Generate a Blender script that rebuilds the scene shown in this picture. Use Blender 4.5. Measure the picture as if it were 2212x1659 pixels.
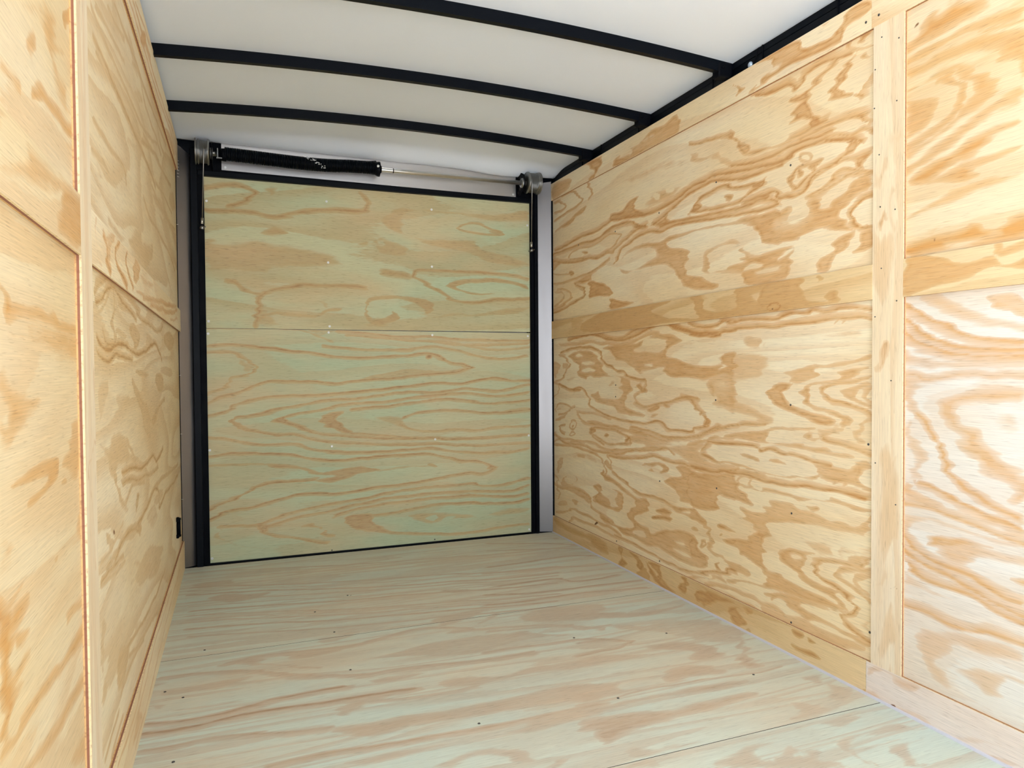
import bpy, math, random
import numpy as np
from mathutils import Vector, Matrix

for o in list(bpy.data.objects):
    bpy.data.objects.remove(o, do_unlink=True)
scene = bpy.context.scene
col = scene.collection

# ---------------------------------------------------------------- camera
cam_data = bpy.data.cameras.new('camera')
cam = bpy.data.objects.new('camera', cam_data)
col.objects.link(cam)
YAW, PITCH, ROLL, FPX = 0.3702, -0.0236, -0.0071, 1526.45
fw = Vector((math.sin(YAW)*math.cos(PITCH), math.cos(YAW)*math.cos(PITCH), math.sin(PITCH)))
rt = Vector((math.cos(YAW), -math.sin(YAW), 0.0))
up = rt.cross(fw)
rt2 = rt*math.cos(ROLL) + up*math.sin(ROLL)
up2 = up*math.cos(ROLL) - rt*math.sin(ROLL)
cam.matrix_world = Matrix(((rt2.x, up2.x, -fw.x, 0.2325), (rt2.y, up2.y, -fw.y, -3.3142),
                           (rt2.z, up2.z, -fw.z, 0.8546), (0, 0, 0, 1)))
cam_data.sensor_fit = 'HORIZONTAL'
cam_data.sensor_width = 36.0
cam_data.lens = FPX/2212.0*36.0
cam_data.clip_start = 0.02
scene.camera = cam

# ---------------------------------------------------------------- sky and exposure
world = bpy.data.worlds.new('sky')
scene.world = world
world.use_nodes = True
bg = world.node_tree.nodes['Background']
bg.inputs['Color'].default_value = (0.74,0.865,1.0, 1)
bg.inputs['Strength'].default_value = 3.4

sun_data = bpy.data.lights.new('sun', 'SUN')
sun_data.energy = 42.0
sun_data.angle = 0.01
sun_data.color = (1.0, 0.98, 0.95)
sun = bpy.data.objects.new('sun', sun_data)
sun.rotation_euler = (math.radians(-34), math.radians(10), 0)
col.objects.link(sun)

def portal(name, loc, rot, sx, sy):
    d = bpy.data.lights.new(name, 'AREA')
    d.shape = 'RECTANGLE'; d.size = sx; d.size_y = sy
    d.cycles.is_portal = True
    o = bpy.data.objects.new(name, d)
    o.location = loc; o.rotation_euler = rot
    col.objects.link(o)
portal('side_doorway_portal', (-0.06, -3.17, 0.88), (0, math.radians(-90), 0), 1.76, 0.90)
portal('added_nose_opening_portal', (0.875, -3.88, 0.9), (math.radians(90), 0, 0), 1.76, 1.84)  # unseen nose end left open, added to let more daylight reach the rear
vs = scene.view_settings
vs.view_transform = 'Standard'
vs.look = 'None'
vs.exposure = 0.37
vs.gamma = 1.0
vs.use_curve_mapping = False

# ---------------------------------------------------------------- helpers
ORG = {}
def tag(o, label=None, cat=None, group=None, kind=None):
    if label: o['label'] = label
    if cat: o['category'] = cat
    if group: o['group'] = group
    if kind: o['kind'] = kind
    return o
def empty(name, loc, label=None, cat=None, group=None, kind=None):
    o = bpy.data.objects.new(name, None)
    o.location = loc; o.empty_display_size = 0.05
    col.objects.link(o)
    ORG[o.name] = np.array(loc, float)
    return tag(o, label, cat, group, kind)
def mesh_obj(name, verts, faces, mats, parent=None, midx=None, smooth=False, base=None):
    verts = np.asarray(verts, float)
    if parent is not None: org = ORG[parent.name]
    elif base is not None: org = np.array(base, float)
    else: org = np.zeros(3)
    own = org if parent is None else org
    me = bpy.data.meshes.new(name)
    me.from_pydata((verts-own).tolist(), [], faces)
    for m in (mats if isinstance(mats, (list, tuple)) else [mats]):
        me.materials.append(m)
    if midx is not None: me.polygons.foreach_set('material_index', midx)
    if smooth: me.polygons.foreach_set('use_smooth', [True]*len(me.polygons))
    me.update()
    o = bpy.data.objects.new(name, me)
    col.objects.link(o)
    if parent is not None:
        o.parent = parent; ORG[o.name] = org
    else:
        o.location = own; ORG[o.name] = own
    return o
BOXF = [(0,3,2,1),(4,5,6,7),(0,1,5,4),(1,2,6,5),(2,3,7,6),(3,0,4,7)]
class MB:
    def __init__(s): s.v=[]; s.f=[]; s.sm=[]
    def add(s, v, f, sm=False):
        n=len(s.v); s.v+= [tuple(map(float,p)) for p in v]; s.f+=[tuple(i+n for i in q) for q in f]; s.sm+=[sm]*len(f)
        return s
    def box(s, a, b):
        (x0,y0,z0),(x1,y1,z1)=a,b
        x0,x1=min(x0,x1),max(x0,x1); y0,y1=min(y0,y1),max(y0,y1); z0,z1=min(z0,z1),max(z0,z1)
        return s.add([(x0,y0,z0),(x1,y0,z0),(x1,y1,z0),(x0,y1,z0),(x0,y0,z1),(x1,y0,z1),(x1,y1,z1),(x0,y1,z1)], BOXF)
    def bevel_box(s, a, b, c):
        (x0,y0,z0),(x1,y1,z1)=a,b
        pts=[]
        def ring(z,i): return [(x0+c+i,y0+i,z),(x1-c-i,y0+i,z),(x1-i,y0+c+i,z),(x1-i,y1-c-i,z),(x1-c-i,y1-i,z),(x0+c+i,y1-i,z),(x0+i,y1-c-i,z),(x0+i,y0+c+i,z)]
        R=[ring(z0,c*.8),ring(z0+c,0),ring(z1-c,0),ring(z1,c*.8)]
        v=[p for r in R for p in r]; f=[]
        for k in range(3):
            for i in range(8): f.append((k*8+i,k*8+(i+1)%8,(k+1)*8+(i+1)%8,(k+1)*8+i))
        f.append(tuple(range(7,-1,-1))); f.append(tuple(range(24,32)))
        return s.add(v,f)
    def lathe(s, c, axis, prof, n=24, caps=True):
        # prof: list of (t along axis, radius); axis 'x','y','z' or a direction vector
        d={'x':(1,0,0),'y':(0,1,0),'z':(0,0,1)}.get(axis, axis) if isinstance(axis,str) else axis
        d=Vector(d).normalized(); a=d.orthogonal().normalized(); b=d.cross(a); c=Vector(c)
        v=[]; f=[]
        for t,r in prof:
            for i in range(n):
                th=2*math.pi*i/n
                v.append(tuple(c+d*t+(a*math.cos(th)+b*math.sin(th))*r))
        for k in range(len(prof)-1):
            for i in range(n): f.append((k*n+i,k*n+(i+1)%n,(k+1)*n+(i+1)%n,(k+1)*n+i))
        if caps: f.append(tuple(range(n-1,-1,-1))); m=(len(prof)-1)*n; f.append(tuple(range(m,m+n)))
        return s.add(v,f,True)
    def tube(s, pts, r, n=8):
        pts=[Vector(p) for p in pts]; v=[]; f=[]; prev=None
        for k,p in enumerate(pts):
            d=(pts[min(k+1,len(pts)-1)]-pts[max(k-1,0)]).normalized()
            a=(prev-d*prev.dot(d)).normalized() if prev is not None else d.orthogonal().normalized()
            prev=a; b=d.cross(a)
            for i in range(n):
                th=2*math.pi*i/n; v.append(tuple(p+(a*math.cos(th)+b*math.sin(th))*r))
        for k in range(len(pts)-1):
            for i in range(n): f.append((k*n+i,k*n+(i+1)%n,(k+1)*n+(i+1)%n,(k+1)*n+i))
        f.append(tuple(range(n-1,-1,-1))); m=(len(pts)-1)*n; f.append(tuple(range(m,m+n)))
        return s.add(v,f,True)
    def prism(s, poly, axis, t0, t1):
        # extrude 2D polygon along axis
        def P(a,b,t): return {'x':(t,a,b),'y':(a,t,b),'z':(a,b,t)}[axis]
        n=len(poly); v=[P(a,b,t0) for a,b in poly]+[P(a,b,t1) for a,b in poly]
        f=[tuple(range(n)),tuple(range(2*n-1,n-1,-1))]+[(i,i+n,(i+1)%n+n,(i+1)%n) for i in range(n)]
        return s.add(v,f)
    def build(s, name, mat, parent=None, base=None):
        o=mesh_obj(name, s.v, s.f, mat, parent, base=base)
        o.data.polygons.foreach_set('use_smooth', s.sm)
        return o

# ---------------------------------------------------------------- materials
def newmat(name):
    m=bpy.data.materials.new(name); m.use_nodes=True
    nt=m.node_tree; return m, nt, nt.nodes['Principled BSDF']
def N(nt, typ, **kw):
    n=nt.nodes.new(typ)
    for k,v in kw.items():
        if k=='inp':
            for i,val in v.items(): n.inputs[i].default_value=val
        else: setattr(n,k,v)
    return n
def L(nt,a,b): nt.links.new(a,b)
def math_(nt,op,a,b=None,clamp=False):
    n=N(nt,'ShaderNodeMath',operation=op,use_clamp=clamp)
    for i,x in enumerate((a,b)):
        if x is None: continue
        if isinstance(x,(int,float)): n.inputs[i].default_value=x
        else: L(nt,x,n.inputs[i])
    return n.outputs[0]
def mix_(nt,fac,a,b,blend='MIX'):
    n=N(nt,'ShaderNodeMix',data_type='RGBA',blend_type=blend)
    for s,x in (('Factor',fac),('A',a),('B',b)):
        sock=[i for i in n.inputs if i.name==s and (i.type=='RGBA' if s!='Factor' else i.type=='VALUE')][0]
        if isinstance(x,(int,float)): sock.default_value=x
        elif isinstance(x,tuple): sock.default_value=x
        else: L(nt,x,sock)
    return [o for o in n.outputs if o.type=='RGBA'][0]
def mr_(nt,x,a,b,c=0.0,d=1.0,smooth=True):
    n=N(nt,'ShaderNodeMapRange',interpolation_type='SMOOTHSTEP' if smooth else 'LINEAR')
    L(nt,x,n.inputs[0])
    for i,v in zip((1,2,3,4),(a,b,c,d)): n.inputs[i].default_value=v
    return n.outputs[0]
def srgb(r,g,b):
    f=lambda c:(c/255/12.92) if c<=10 else ((c/255+.055)/1.055)**2.4
    return (f(r),f(g),f(b),1)
def noise_(nt,vec,sx,sy,detail=3,rough=.55,dist=0.0,off=0.0):
    mp=N(nt,'ShaderNodeMapping'); mp.inputs['Scale'].default_value=(sx,sy,1); mp.inputs['Location'].default_value=(off,off*.7,0)
    L(nt,vec,mp.inputs['Vector'])
    n=N(nt,'ShaderNodeTexNoise'); n.inputs['Scale'].default_value=1.0
    n.inputs['Detail'].default_value=detail; n.inputs['Roughness'].default_value=rough; n.inputs['Distortion'].default_value=dist
    L(nt,mp.outputs[0],n.inputs['Vector'])
    return n.outputs['Fac']

def wood(name, pale, pale2, tan, tan2, dark, deepc, generic=.35, rings=7.0, gx=.55, gy=3.2, rough=.62, spec=.28, tint=None, tintamt=0.0, porea=.36):
    m,nt,bs=newmat(name)
    uv=N(nt,'ShaderNodeUVMap'); uv.uv_map='grain'; P=uv.outputs[0]
    att=N(nt,'ShaderNodeAttribute'); att.attribute_name='late'; late=att.outputs['Fac']
    att2=N(nt,'ShaderNodeAttribute'); att2.attribute_name='mark'; mark=att2.outputs['Fac']
    jag=noise_(nt,P,14,90,3,.6)
    jag2=noise_(nt,P,5,16,3,.6,off=3.1)
    fib=noise_(nt,P,9,520,2,.7,off=1.7)
    pore=noise_(nt,P,26,420,1,.5,off=5.2)
    # procedural growth-ring contours for places without drawn figure
    fld=noise_(nt,P,gx,gy,2,.45,.35,off=9.0)
    f2=math_(nt,'ADD',math_(nt,'MULTIPLY',fld,rings),math_(nt,'MULTIPLY',jag,.22))
    fr=math_(nt,'FRACT',f2)
    saw=math_(nt,'MULTIPLY',mr_(nt,fr,.25,.86),mr_(nt,fr,1.0,.93))
    gen=math_(nt,'MULTIPLY',saw,generic)
    blot=mr_(nt,noise_(nt,P,2.0,7,3,.6,.3,off=21.0),.46,.66)
    gen=math_(nt,'MAXIMUM',gen,math_(nt,'MULTIPLY',blot,generic*.55))
    t=math_(nt,'ADD',late,math_(nt,'MULTIPLY',math_(nt,'SUBTRACT',jag,.5),.36))
    t=math_(nt,'ADD',t,math_(nt,'MULTIPLY',math_(nt,'SUBTRACT',jag2,.5),.26))
    deep=mr_(nt,t,.70,1.08)
    t=math_(nt,'ADD',math_(nt,'MULTIPLY',mr_(nt,t,.25,.50),.42),math_(nt,'MULTIPLY',mr_(nt,t,.28,.98,0,1,False),.58))
    t=math_(nt,'MAXIMUM',t,gen)
    # colour
    wide=mr_(nt,noise_(nt,P,.9,2.2,2,.5,off=13.0),.35,.65)
    wide2=mr_(nt,noise_(nt,P,1.6,5.5,3,.6,off=31.0),.35,.68)
    cp=mix_(nt,wide,pale,pale2); ct=mix_(nt,wide2,tan,tan2)
    c=mix_(nt,t,cp,ct)
    c=mix_(nt,math_(nt,'MULTIPLY',deep,.75),c,deepc)
    if tint: c=mix_(nt,math_(nt,'MULTIPLY',mr_(nt,noise_(nt,P,1.3,4.5,3,.6,off=41.0),.42,.70),tintamt),c,tint)
    ff=mr_(nt,fib,.25,.75,.84,1.10,False)
    cc=N(nt,'ShaderNodeVectorMath',operation='SCALE'); L(nt,c,cc.inputs[0]); L(nt,ff,cc.inputs['Scale'])
    pr=mr_(nt,pore,.60,.74,0,porea)
    pr=math_(nt,'MULTIPLY',pr,math_(nt,'ADD',math_(nt,'MULTIPLY',t,.5),.5))
    c=mix_(nt,pr,cc.outputs[0],dark)
    mk=mr_(nt,math_(nt,'ADD',mark,math_(nt,'MULTIPLY',math_(nt,'SUBTRACT',jag,.5),.5)),.35,.75)
    c=mix_(nt,mk,c,dark)
    L(nt,c,bs.inputs['Base Color'])
    bs.inputs['Roughness'].default_value=rough
    bs.inputs['Specular IOR Level'].default_value=spec
    bp=N(nt,'ShaderNodeBump'); bp.inputs['Strength'].default_value=.10; bp.inputs['Distance'].default_value=.0012
    L(nt,math_(nt,'ADD',fib,math_(nt,'MULTIPLY',t,.6)),bp.inputs['Height']); L(nt,bp.outputs[0],bs.inputs['Normal'])
    return m
def ply_edge(name):
    m,nt,bs=newmat(name)
    uv=N(nt,'ShaderNodeUVMap'); uv.uv_map='grain'
    sp=N(nt,'ShaderNodeSeparateXYZ'); L(nt,uv.outputs[0],sp.inputs[0])
    # U of the edge faces runs 0..1 through the thickness
    r=N(nt,'ShaderNodeValToRGB'); L(nt,sp.outputs[0],r.inputs[0])
    e=r.color_ramp; e.interpolation='CONSTANT'
    e.elements[0].color=srgb(214,172,116); e.elements[0].position=0
    e.elements[1].color=srgb(150,98,74); e.elements[1].position=.26
    k=e.elements.new(.66); k.color=srgb(236,212,165)
    ns=N(nt,'ShaderNodeTexNoise'); ns.inputs['Scale'].default_value=160
    tc=N(nt,'ShaderNodeTexCoord'); L(nt,tc.outputs['Object'],ns.inputs['Vector'])
    c=mix_(nt,mr_(nt,ns.outputs['Fac'],.45,.75,0,.45),r.outputs[0],srgb(120,72,52))
    L(nt,c,bs.inputs['Base Color']); bs.inputs['Roughness'].default_value=.8
    return m
EDGE=ply_edge('plywood_edge')
def plain(name,c,rough=.5,metal=0.0,spec=.5,aniso=None,nscale=0,namt=0.0):
    m,nt,bs=newmat(name)
    bs.inputs['Metallic'].default_value=metal; bs.inputs['Roughness'].default_value=rough; bs.inputs['Specular IOR Level'].default_value=spec
    if nscale:
        tc=N(nt,'ShaderNodeTexCoord'); ns=N(nt,'ShaderNodeTexNoise'); ns.inputs['Scale'].default_value=nscale; ns.inputs['Detail'].default_value=4
        L(nt,tc.outputs['Object'],ns.inputs['Vector'])
        d=tuple(x*(1-namt) for x in c[:3])+(1,)
        L(nt,mix_(nt,ns.outputs['Fac'],d,c),bs.inputs['Base Color'])
        L(nt,mr_(nt,ns.outputs['Fac'],.3,.7,rough*.85,min(1,rough*1.2),False),bs.inputs['Roughness'])
    else: bs.inputs['Base Color'].default_value=c
    return m
PA,PA2=srgb(240,217,174),srgb(243,227,194)
TA,TA2=srgb(214,164,104),srgb(220,176,122)
DP=srgb(186,126,66)
DK=srgb(120,80,46)
PINE=wood('pine_plywood',PA,PA2,TA,TA2,DK,DP,.28)
PINE_G=wood('pine_plywood_plain',PA,PA2,TA,TA2,DK,DP,.75)
PINE_Y=wood('pine_plywood_yellow',srgb(224,199,154),srgb(228,208,172),srgb(208,155,88),srgb(204,156,100),DK,srgb(208,152,86),.30)
PINE_D=wood('pine_plywood_brown',srgb(224,194,144),srgb(230,202,156),srgb(200,152,92),srgb(206,160,104),DK,srgb(178,124,68),.45)
PINE_KICK_LIT=wood('pine_kick_skylit',srgb(234,224,216),srgb(232,220,210),srgb(220,188,158),srgb(222,192,162),DK,srgb(200,150,104),.4)  # lavender white of the skylight put into the near kick board's wood colour
PINE_B=wood('pine_batten',srgb(234,214,180),srgb(236,218,190),srgb(218,182,136),srgb(222,188,146),DK,DP,.5,rings=5,gx=.5,gy=9)
PINE_P=plain('pine_plain',srgb(232,208,162),.7)
GDP=srgb(140,90,52)
TREATED=wood('treated_plywood',srgb(180,191,156),srgb(195,195,158),srgb(188,152,106),srgb(194,158,110),srgb(96,76,48),GDP,.3,tint=srgb(216,186,144),tintamt=.38,porea=.5)
TREATED_U=wood('treated_plywood_blotchy',srgb(181,192,156),srgb(198,196,156),srgb(186,148,98),srgb(180,142,90),srgb(100,80,48),GDP,.45,rings=6,tint=srgb(216,184,140),tintamt=.5,porea=.6)
TREATED_F=wood('treated_floor_plywood',srgb(206,216,202),srgb(212,214,196),srgb(192,166,140),srgb(200,174,148),srgb(90,72,52),srgb(158,122,88),.45,rings=10,gx=.35,gy=5.5,rough=.5,spec=.35,tint=srgb(224,196,162),tintamt=.3)
PINE_LIT=wood('pine_plywood_skylit',srgb(226,217,202),srgb(226,219,208),srgb(214,176,132),srgb(212,172,132),DK,srgb(210,160,104),.25)  # cool skylight painted into the wood colour of the near lower panel
PINE_L=wood('pine_plywood_fine',srgb(234,212,170),srgb(238,220,186),srgb(210,172,118),srgb(214,178,126),DK,srgb(184,136,82),.55,rings=10,gx=.5,gy=2.6)

BLACK=plain('black_paint',(.0016,.0028,.0055,1),.38,0,.10,nscale=9,namt=.25)
BLACKR=plain('black_steel_rough',(.0014,.002,.004,1),.6,0,.08,nscale=30,namt=.3)
ROOF=plain('white_ceiling_sheet',(.85,.90,.97,1),.42,0,.35,nscale=3,namt=.03)
def brushed(name,c,rough,sx,sy,sz):
    m,nt,bs=newmat(name); bs.inputs['Metallic'].default_value=1
    tc=N(nt,'ShaderNodeTexCoord'); mp=N(nt,'ShaderNodeMapping'); mp.inputs['Scale'].default_value=(sx,sy,sz); L(nt,tc.outputs['Object'],mp.inputs[0])
    ns=N(nt,'ShaderNodeTexNoise'); ns.inputs['Scale'].default_value=1; ns.inputs['Detail'].default_value=3; L(nt,mp.outputs[0],ns.inputs[0])
    L(nt,mix_(nt,ns.outputs['Fac'],tuple(x*.94 for x in c[:3])+(1,),c),bs.inputs['Base Color'])
    L(nt,mr_(nt,ns.outputs['Fac'],.3,.7,rough*.92,rough*1.08,False),bs.inputs['Roughness'])
    wv=N(nt,'ShaderNodeTexNoise'); wv.inputs['Scale'].default_value=5; L(nt,tc.outputs['Object'],wv.inputs[0])
    bp=N(nt,'ShaderNodeBump'); bp.inputs['Strength'].default_value=.12; bp.inputs['Distance'].default_value=.01; L(nt,wv.outputs['Fac'],bp.inputs['Height']); L(nt,bp.outputs[0],bs.inputs['Normal'])
    return m
SILVER=brushed('galvanised_jamb',(.215,.20,.195,1),.36,90,90,3)
PLATE=brushed('bright_header_plate',(.58,.555,.54,1),.38,2,60,60)
ZINC=plain('zinc_steel',(.30,.30,.295,1),.36,1,.5,nscale=60,namt=.3)
SHAFT=plain('polished_shaft',(.70,.70,.69,1),.34,1,.5,nscale=40,namt=.15)
CABLE=plain('steel_cable',(.42,.42,.42,1),.42,1,.5,nscale=300,namt=.4)
SCREW=plain('zinc_screw_head',(.74,.74,.72,1),.5,.6,.5)
SCREWD=plain('dark_screw_head',(.09,.085,.08,1),.5,.6,.5)
WHITE=plain('white_stencil_paint',(.62,.62,.62,1),.7)
BASE_STRIP=plain('pale_base_strip',(.66,.63,.68,1),.5)
BOLT=plain('pale_blue_bolt_cap',(.50,.62,.75,1),.3,.3,.5)
VOID=plain('dark_core_void',(.02,.015,.012,1),.9)
GROUND=plain('concrete_ground',(.45,.46,.48,1),.9,nscale=4,namt=.25)
SKIN=plain('outer_aluminium_skin',(.75,.75,.75,1),.45,.3)

# ---------------------------------------------------------------- plywood boards with drawn grain figure
def seg_dist(px,py,pts):
    best=np.full(px.shape,1e9); sgn=np.zeros(px.shape)
    for (x0,y0),(x1,y1) in zip(pts[:-1],pts[1:]):
        dx,dy=x1-x0,y1-y0; l2=dx*dx+dy*dy+1e-12
        t=np.clip(((px-x0)*dx+(py-y0)*dy)/l2,0,1)
        ex,ey=px-(x0+t*dx),py-(y0+t*dy); d=np.hypot(ex,ey)
        s=np.sign(dx*(py-y0)-dy*(px-x0))
        k=d<best-1e-9; best=np.where(k,d,best); sgn=np.where(k,s,sgn)
    return best,sgn
def inside(px,py,pts):
    r=np.zeros(px.shape,bool); n=len(pts)
    for i in range(n):
        (x0,y0),(x1,y1)=pts[i],pts[(i+1)%n]
        c=((y0>py)!=(y1>py))
        with np.errstate(divide='ignore',invalid='ignore'):
            xi=(x1-x0)*(py-y0)/((y1-y0) if abs(y1-y0)>1e-12 else 1e-12)+x0
        r^=(c&(px<xi))
    return r
def smooth_line(pts,k=4,closed=False):
    p=np.array(pts,float); n=len(p)
    if n<3: return [tuple(q) for q in p]
    out=[]
    rng=range(n) if closed else range(n-1)
    for i in rng:
        if closed: a,b,c,d=p[(i-1)%n],p[i],p[(i+1)%n],p[(i+2)%n]
        else: a,b,c,d=p[max(i-1,0)],p[i],p[i+1],p[min(i+2,n-1)]
        for j in range(k):
            t=j/k
            out.append(tuple(.5*((2*b)+(-a+c)*t+(2*a-5*b+4*c-d)*t*t+(-a+3*b-3*c+d)*t**3)))
    if not closed: out.append(tuple(p[-1]))
    return out
def vnoise(x,y,seed):
    x0=np.floor(x).astype(np.int64); y0=np.floor(y).astype(np.int64); fx=x-x0; fy=y-y0
    fx=fx*fx*(3-2*fx); fy=fy*fy*(3-2*fy)
    def h(i,j):
        n=(i*374761393+j*668265263+seed*974634777)&0x7fffffff
        n=((n^(n>>13))*1274126177)&0x7fffffff
        return ((n^(n>>16))&0xffff)/65535.0*2-1
    return (h(x0,y0)*(1-fx)+h(x0+1,y0)*fx)*(1-fy)+(h(x0,y0+1)*(1-fx)+h(x0+1,y0+1)*fx)*fy
def figure(uu,vv,feats,turn=False,jag=1.0):
    # torn, saw-toothed latewood edges: shift along the grain row by row
    g,c=(vv,uu) if turn else (uu,vv)
    s1=vnoise(g*5,c*75,1)*.013+vnoise(g*14,c*130,2)*.008+vnoise(g*3,c*22,3)*.012
    s2=vnoise(g*9,c*14,4)*.0045+vnoise(g*30,c*40,5)*.0018
    s1*=jag; s2*=jag
    if turn: uu,vv=uu+s2,vv+s1
    else: uu,vv=uu+s1,vv+s2
    T=np.zeros(uu.shape); K=np.zeros(uu.shape)
    for kind,a,b,s,pts in feats:
        xs=[q[0] for q in pts]; ys=[q[1] for q in pts]; mg=max(a,b)+.02
        sel=(uu>min(xs)-mg)&(uu<max(xs)+mg)&(vv>min(ys)-mg)&(vv<max(ys)+mg)
        if not sel.any(): continue
        px,py=uu[sel],vv[sel]
        if kind=='B':      # band: a width on the left of travel, b on the right
            d,sg=seg_dist(px,py,smooth_line(pts))
            val=np.where(sg>=0,1-d/a,1-d/b)
            T[sel]=np.maximum(T[sel],np.clip(val,0,1)*s)
        else:
            ln=smooth_line(pts,3,True)
            d,_=seg_dist(px,py,ln+[ln[0]])
            sd=np.where(inside(px,py,ln),d,-d)
            cov=np.clip(.5+sd/a,0,1)
            if kind=='P':
                rim=.20*np.exp(-((sd-.004)/.006)**2) if a<.03 else 0
                T[sel]=np.maximum(T[sel],cov*s*.84+rim*(cov>.4))
            elif kind=='N': T[sel]=T[sel]*(1-cov*s)
            elif kind=='K': K[sel]=np.maximum(K[sel],cov*s)
    return T,K
SEED=[0]
def board(name,parent,O,U,V,w,h,t,mat,res=None,feats=(),u0=0.0,v0=0.0,shear=0.0,turn=False,fine=None,jagg=1.0,edge=None):
    """slab: front face spanned by U (w) and V (h); thickness t behind it; feats in plane coordinates (u0,v0 = corner)"""
    O,U,V=(np.array(q,float) for q in (O,U,V)); Nn=np.cross(U,V)
    nu=max(1,int(round(w/res))) if res else max(2,int(w/.25)); nv=max(1,int(round(h/res))) if res else max(2,int(h/.25))
    a=np.linspace(0,w,nu+1); b=np.linspace(0,h,nv+1)
    if fine:     # fine columns only over the stretch in view
        f0,f1=fine; k=max(2,int((f1-f0)/res)); g=[np.linspace(f0,f1,k+1)]
        if f0>.01: g.insert(0,np.linspace(0,f0,max(2,int(f0/.1)))[:-1])
        if f1<w-.01: g.append(np.linspace(f1,w,max(2,int((w-f1)/.1)))[1:])
        a=np.concatenate(g); nu=len(a)-1
    uu,vv=np.meshgrid(a,b); uu=uu.ravel(); vv=vv.ravel(); vz=vv+shear*uu
    front=O+uu[:,None]*U+vz[:,None]*V
    i=np.arange(nu*nv); r=i//nu; c=i%nu; q=r*(nu+1)+c
    F=np.stack([q,q+1,q+nu+2,q+nu+1],1).tolist()
    nf=len(front)
    cor=[(0,0),(w,0),(w,h),(0,h)]
    cf=np.array([O+x*U+(y+shear*x)*V for x,y in cor]); cb=cf-Nn*t
    V_=np.concatenate([front,cf,cb]); e=nf
    side=[]
    for k in range(4):
        k2=(k+1)%4; side.append((e+k,e+4+k,e+4+k2,e+k2))
    back=[(e+7,e+6,e+5,e+4)]
    o=mesh_obj(name,V_,F+side+back,[mat,edge or EDGE],parent,[0]*len(F)+[1]*5)
    me=o.data
    T,K=figure(uu+u0,vz+v0,feats,turn,jagg) if feats else (np.zeros(nf),np.zeros(nf))
    for nm,arr in (('late',T),('mark',K)):
        at=me.attributes.new(nm,'FLOAT','POINT'); at.data.foreach_set('value',np.concatenate([arr,np.zeros(8)]).astype(np.float32))
    SEED[0]+=1; off=SEED[0]*3.37
    gu,gv=(vv,uu) if turn else (uu,vv)
    uvv=np.zeros((len(V_),2)); uvv[:nf,0]=gu+off; uvv[:nf,1]=gv+off*.61
    uvl=me.uv_layers.new(name='grain')
    li=np.zeros(len(me.loops),np.int32); me.loops.foreach_get('vertex_index',li)
    luv=uvv[li]
    for k,p in enumerate(me.polygons):
        if k>=len(F):
            for l in p.loop_indices:
                vi=me.loops[l].vertex_index-nf
                luv[l]=(0.0 if vi>=4 else 1.0, (vi%4)*.3)
    uvl.data.foreach_set('uv',luv.astype(np.float32).ravel())
    return o
def screw_mesh(name,mat,r=.0042):
    mb=MB(); mb.lathe((0,0,0),'z',[(-.002,r*.9),(.0004,r),(.0011,r*.82),(.0012,r*.45),(.0006,r*.35)],10)
    me=bpy.data.meshes.new(name); me.from_pydata(mb.v,[],mb.f); me.materials.append(mat)
    me.polygons.foreach_set('use_smooth',[True]*len(me.polygons)); return me
SCR=screw_mesh('screw_head',SCREW,.0058); SCRD=screw_mesh('dark_screw_head',SCREWD,.0034); SCRB=screw_mesh('brad_head',SCREWD,.0019); SCRF=screw_mesh('floor_screw_head',SCREWD,.0036)
def screws(parent,me,pts,nrm):
    q=Vector((0,0,1)).rotation_difference(Vector(nrm)).to_euler()
    for p in pts:
        o=bpy.data.objects.new('screw',me); col.objects.link(o); o.parent=parent
        o.location=Vector(p)-Vector(ORG[parent.name]); o.rotation_euler=q

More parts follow.
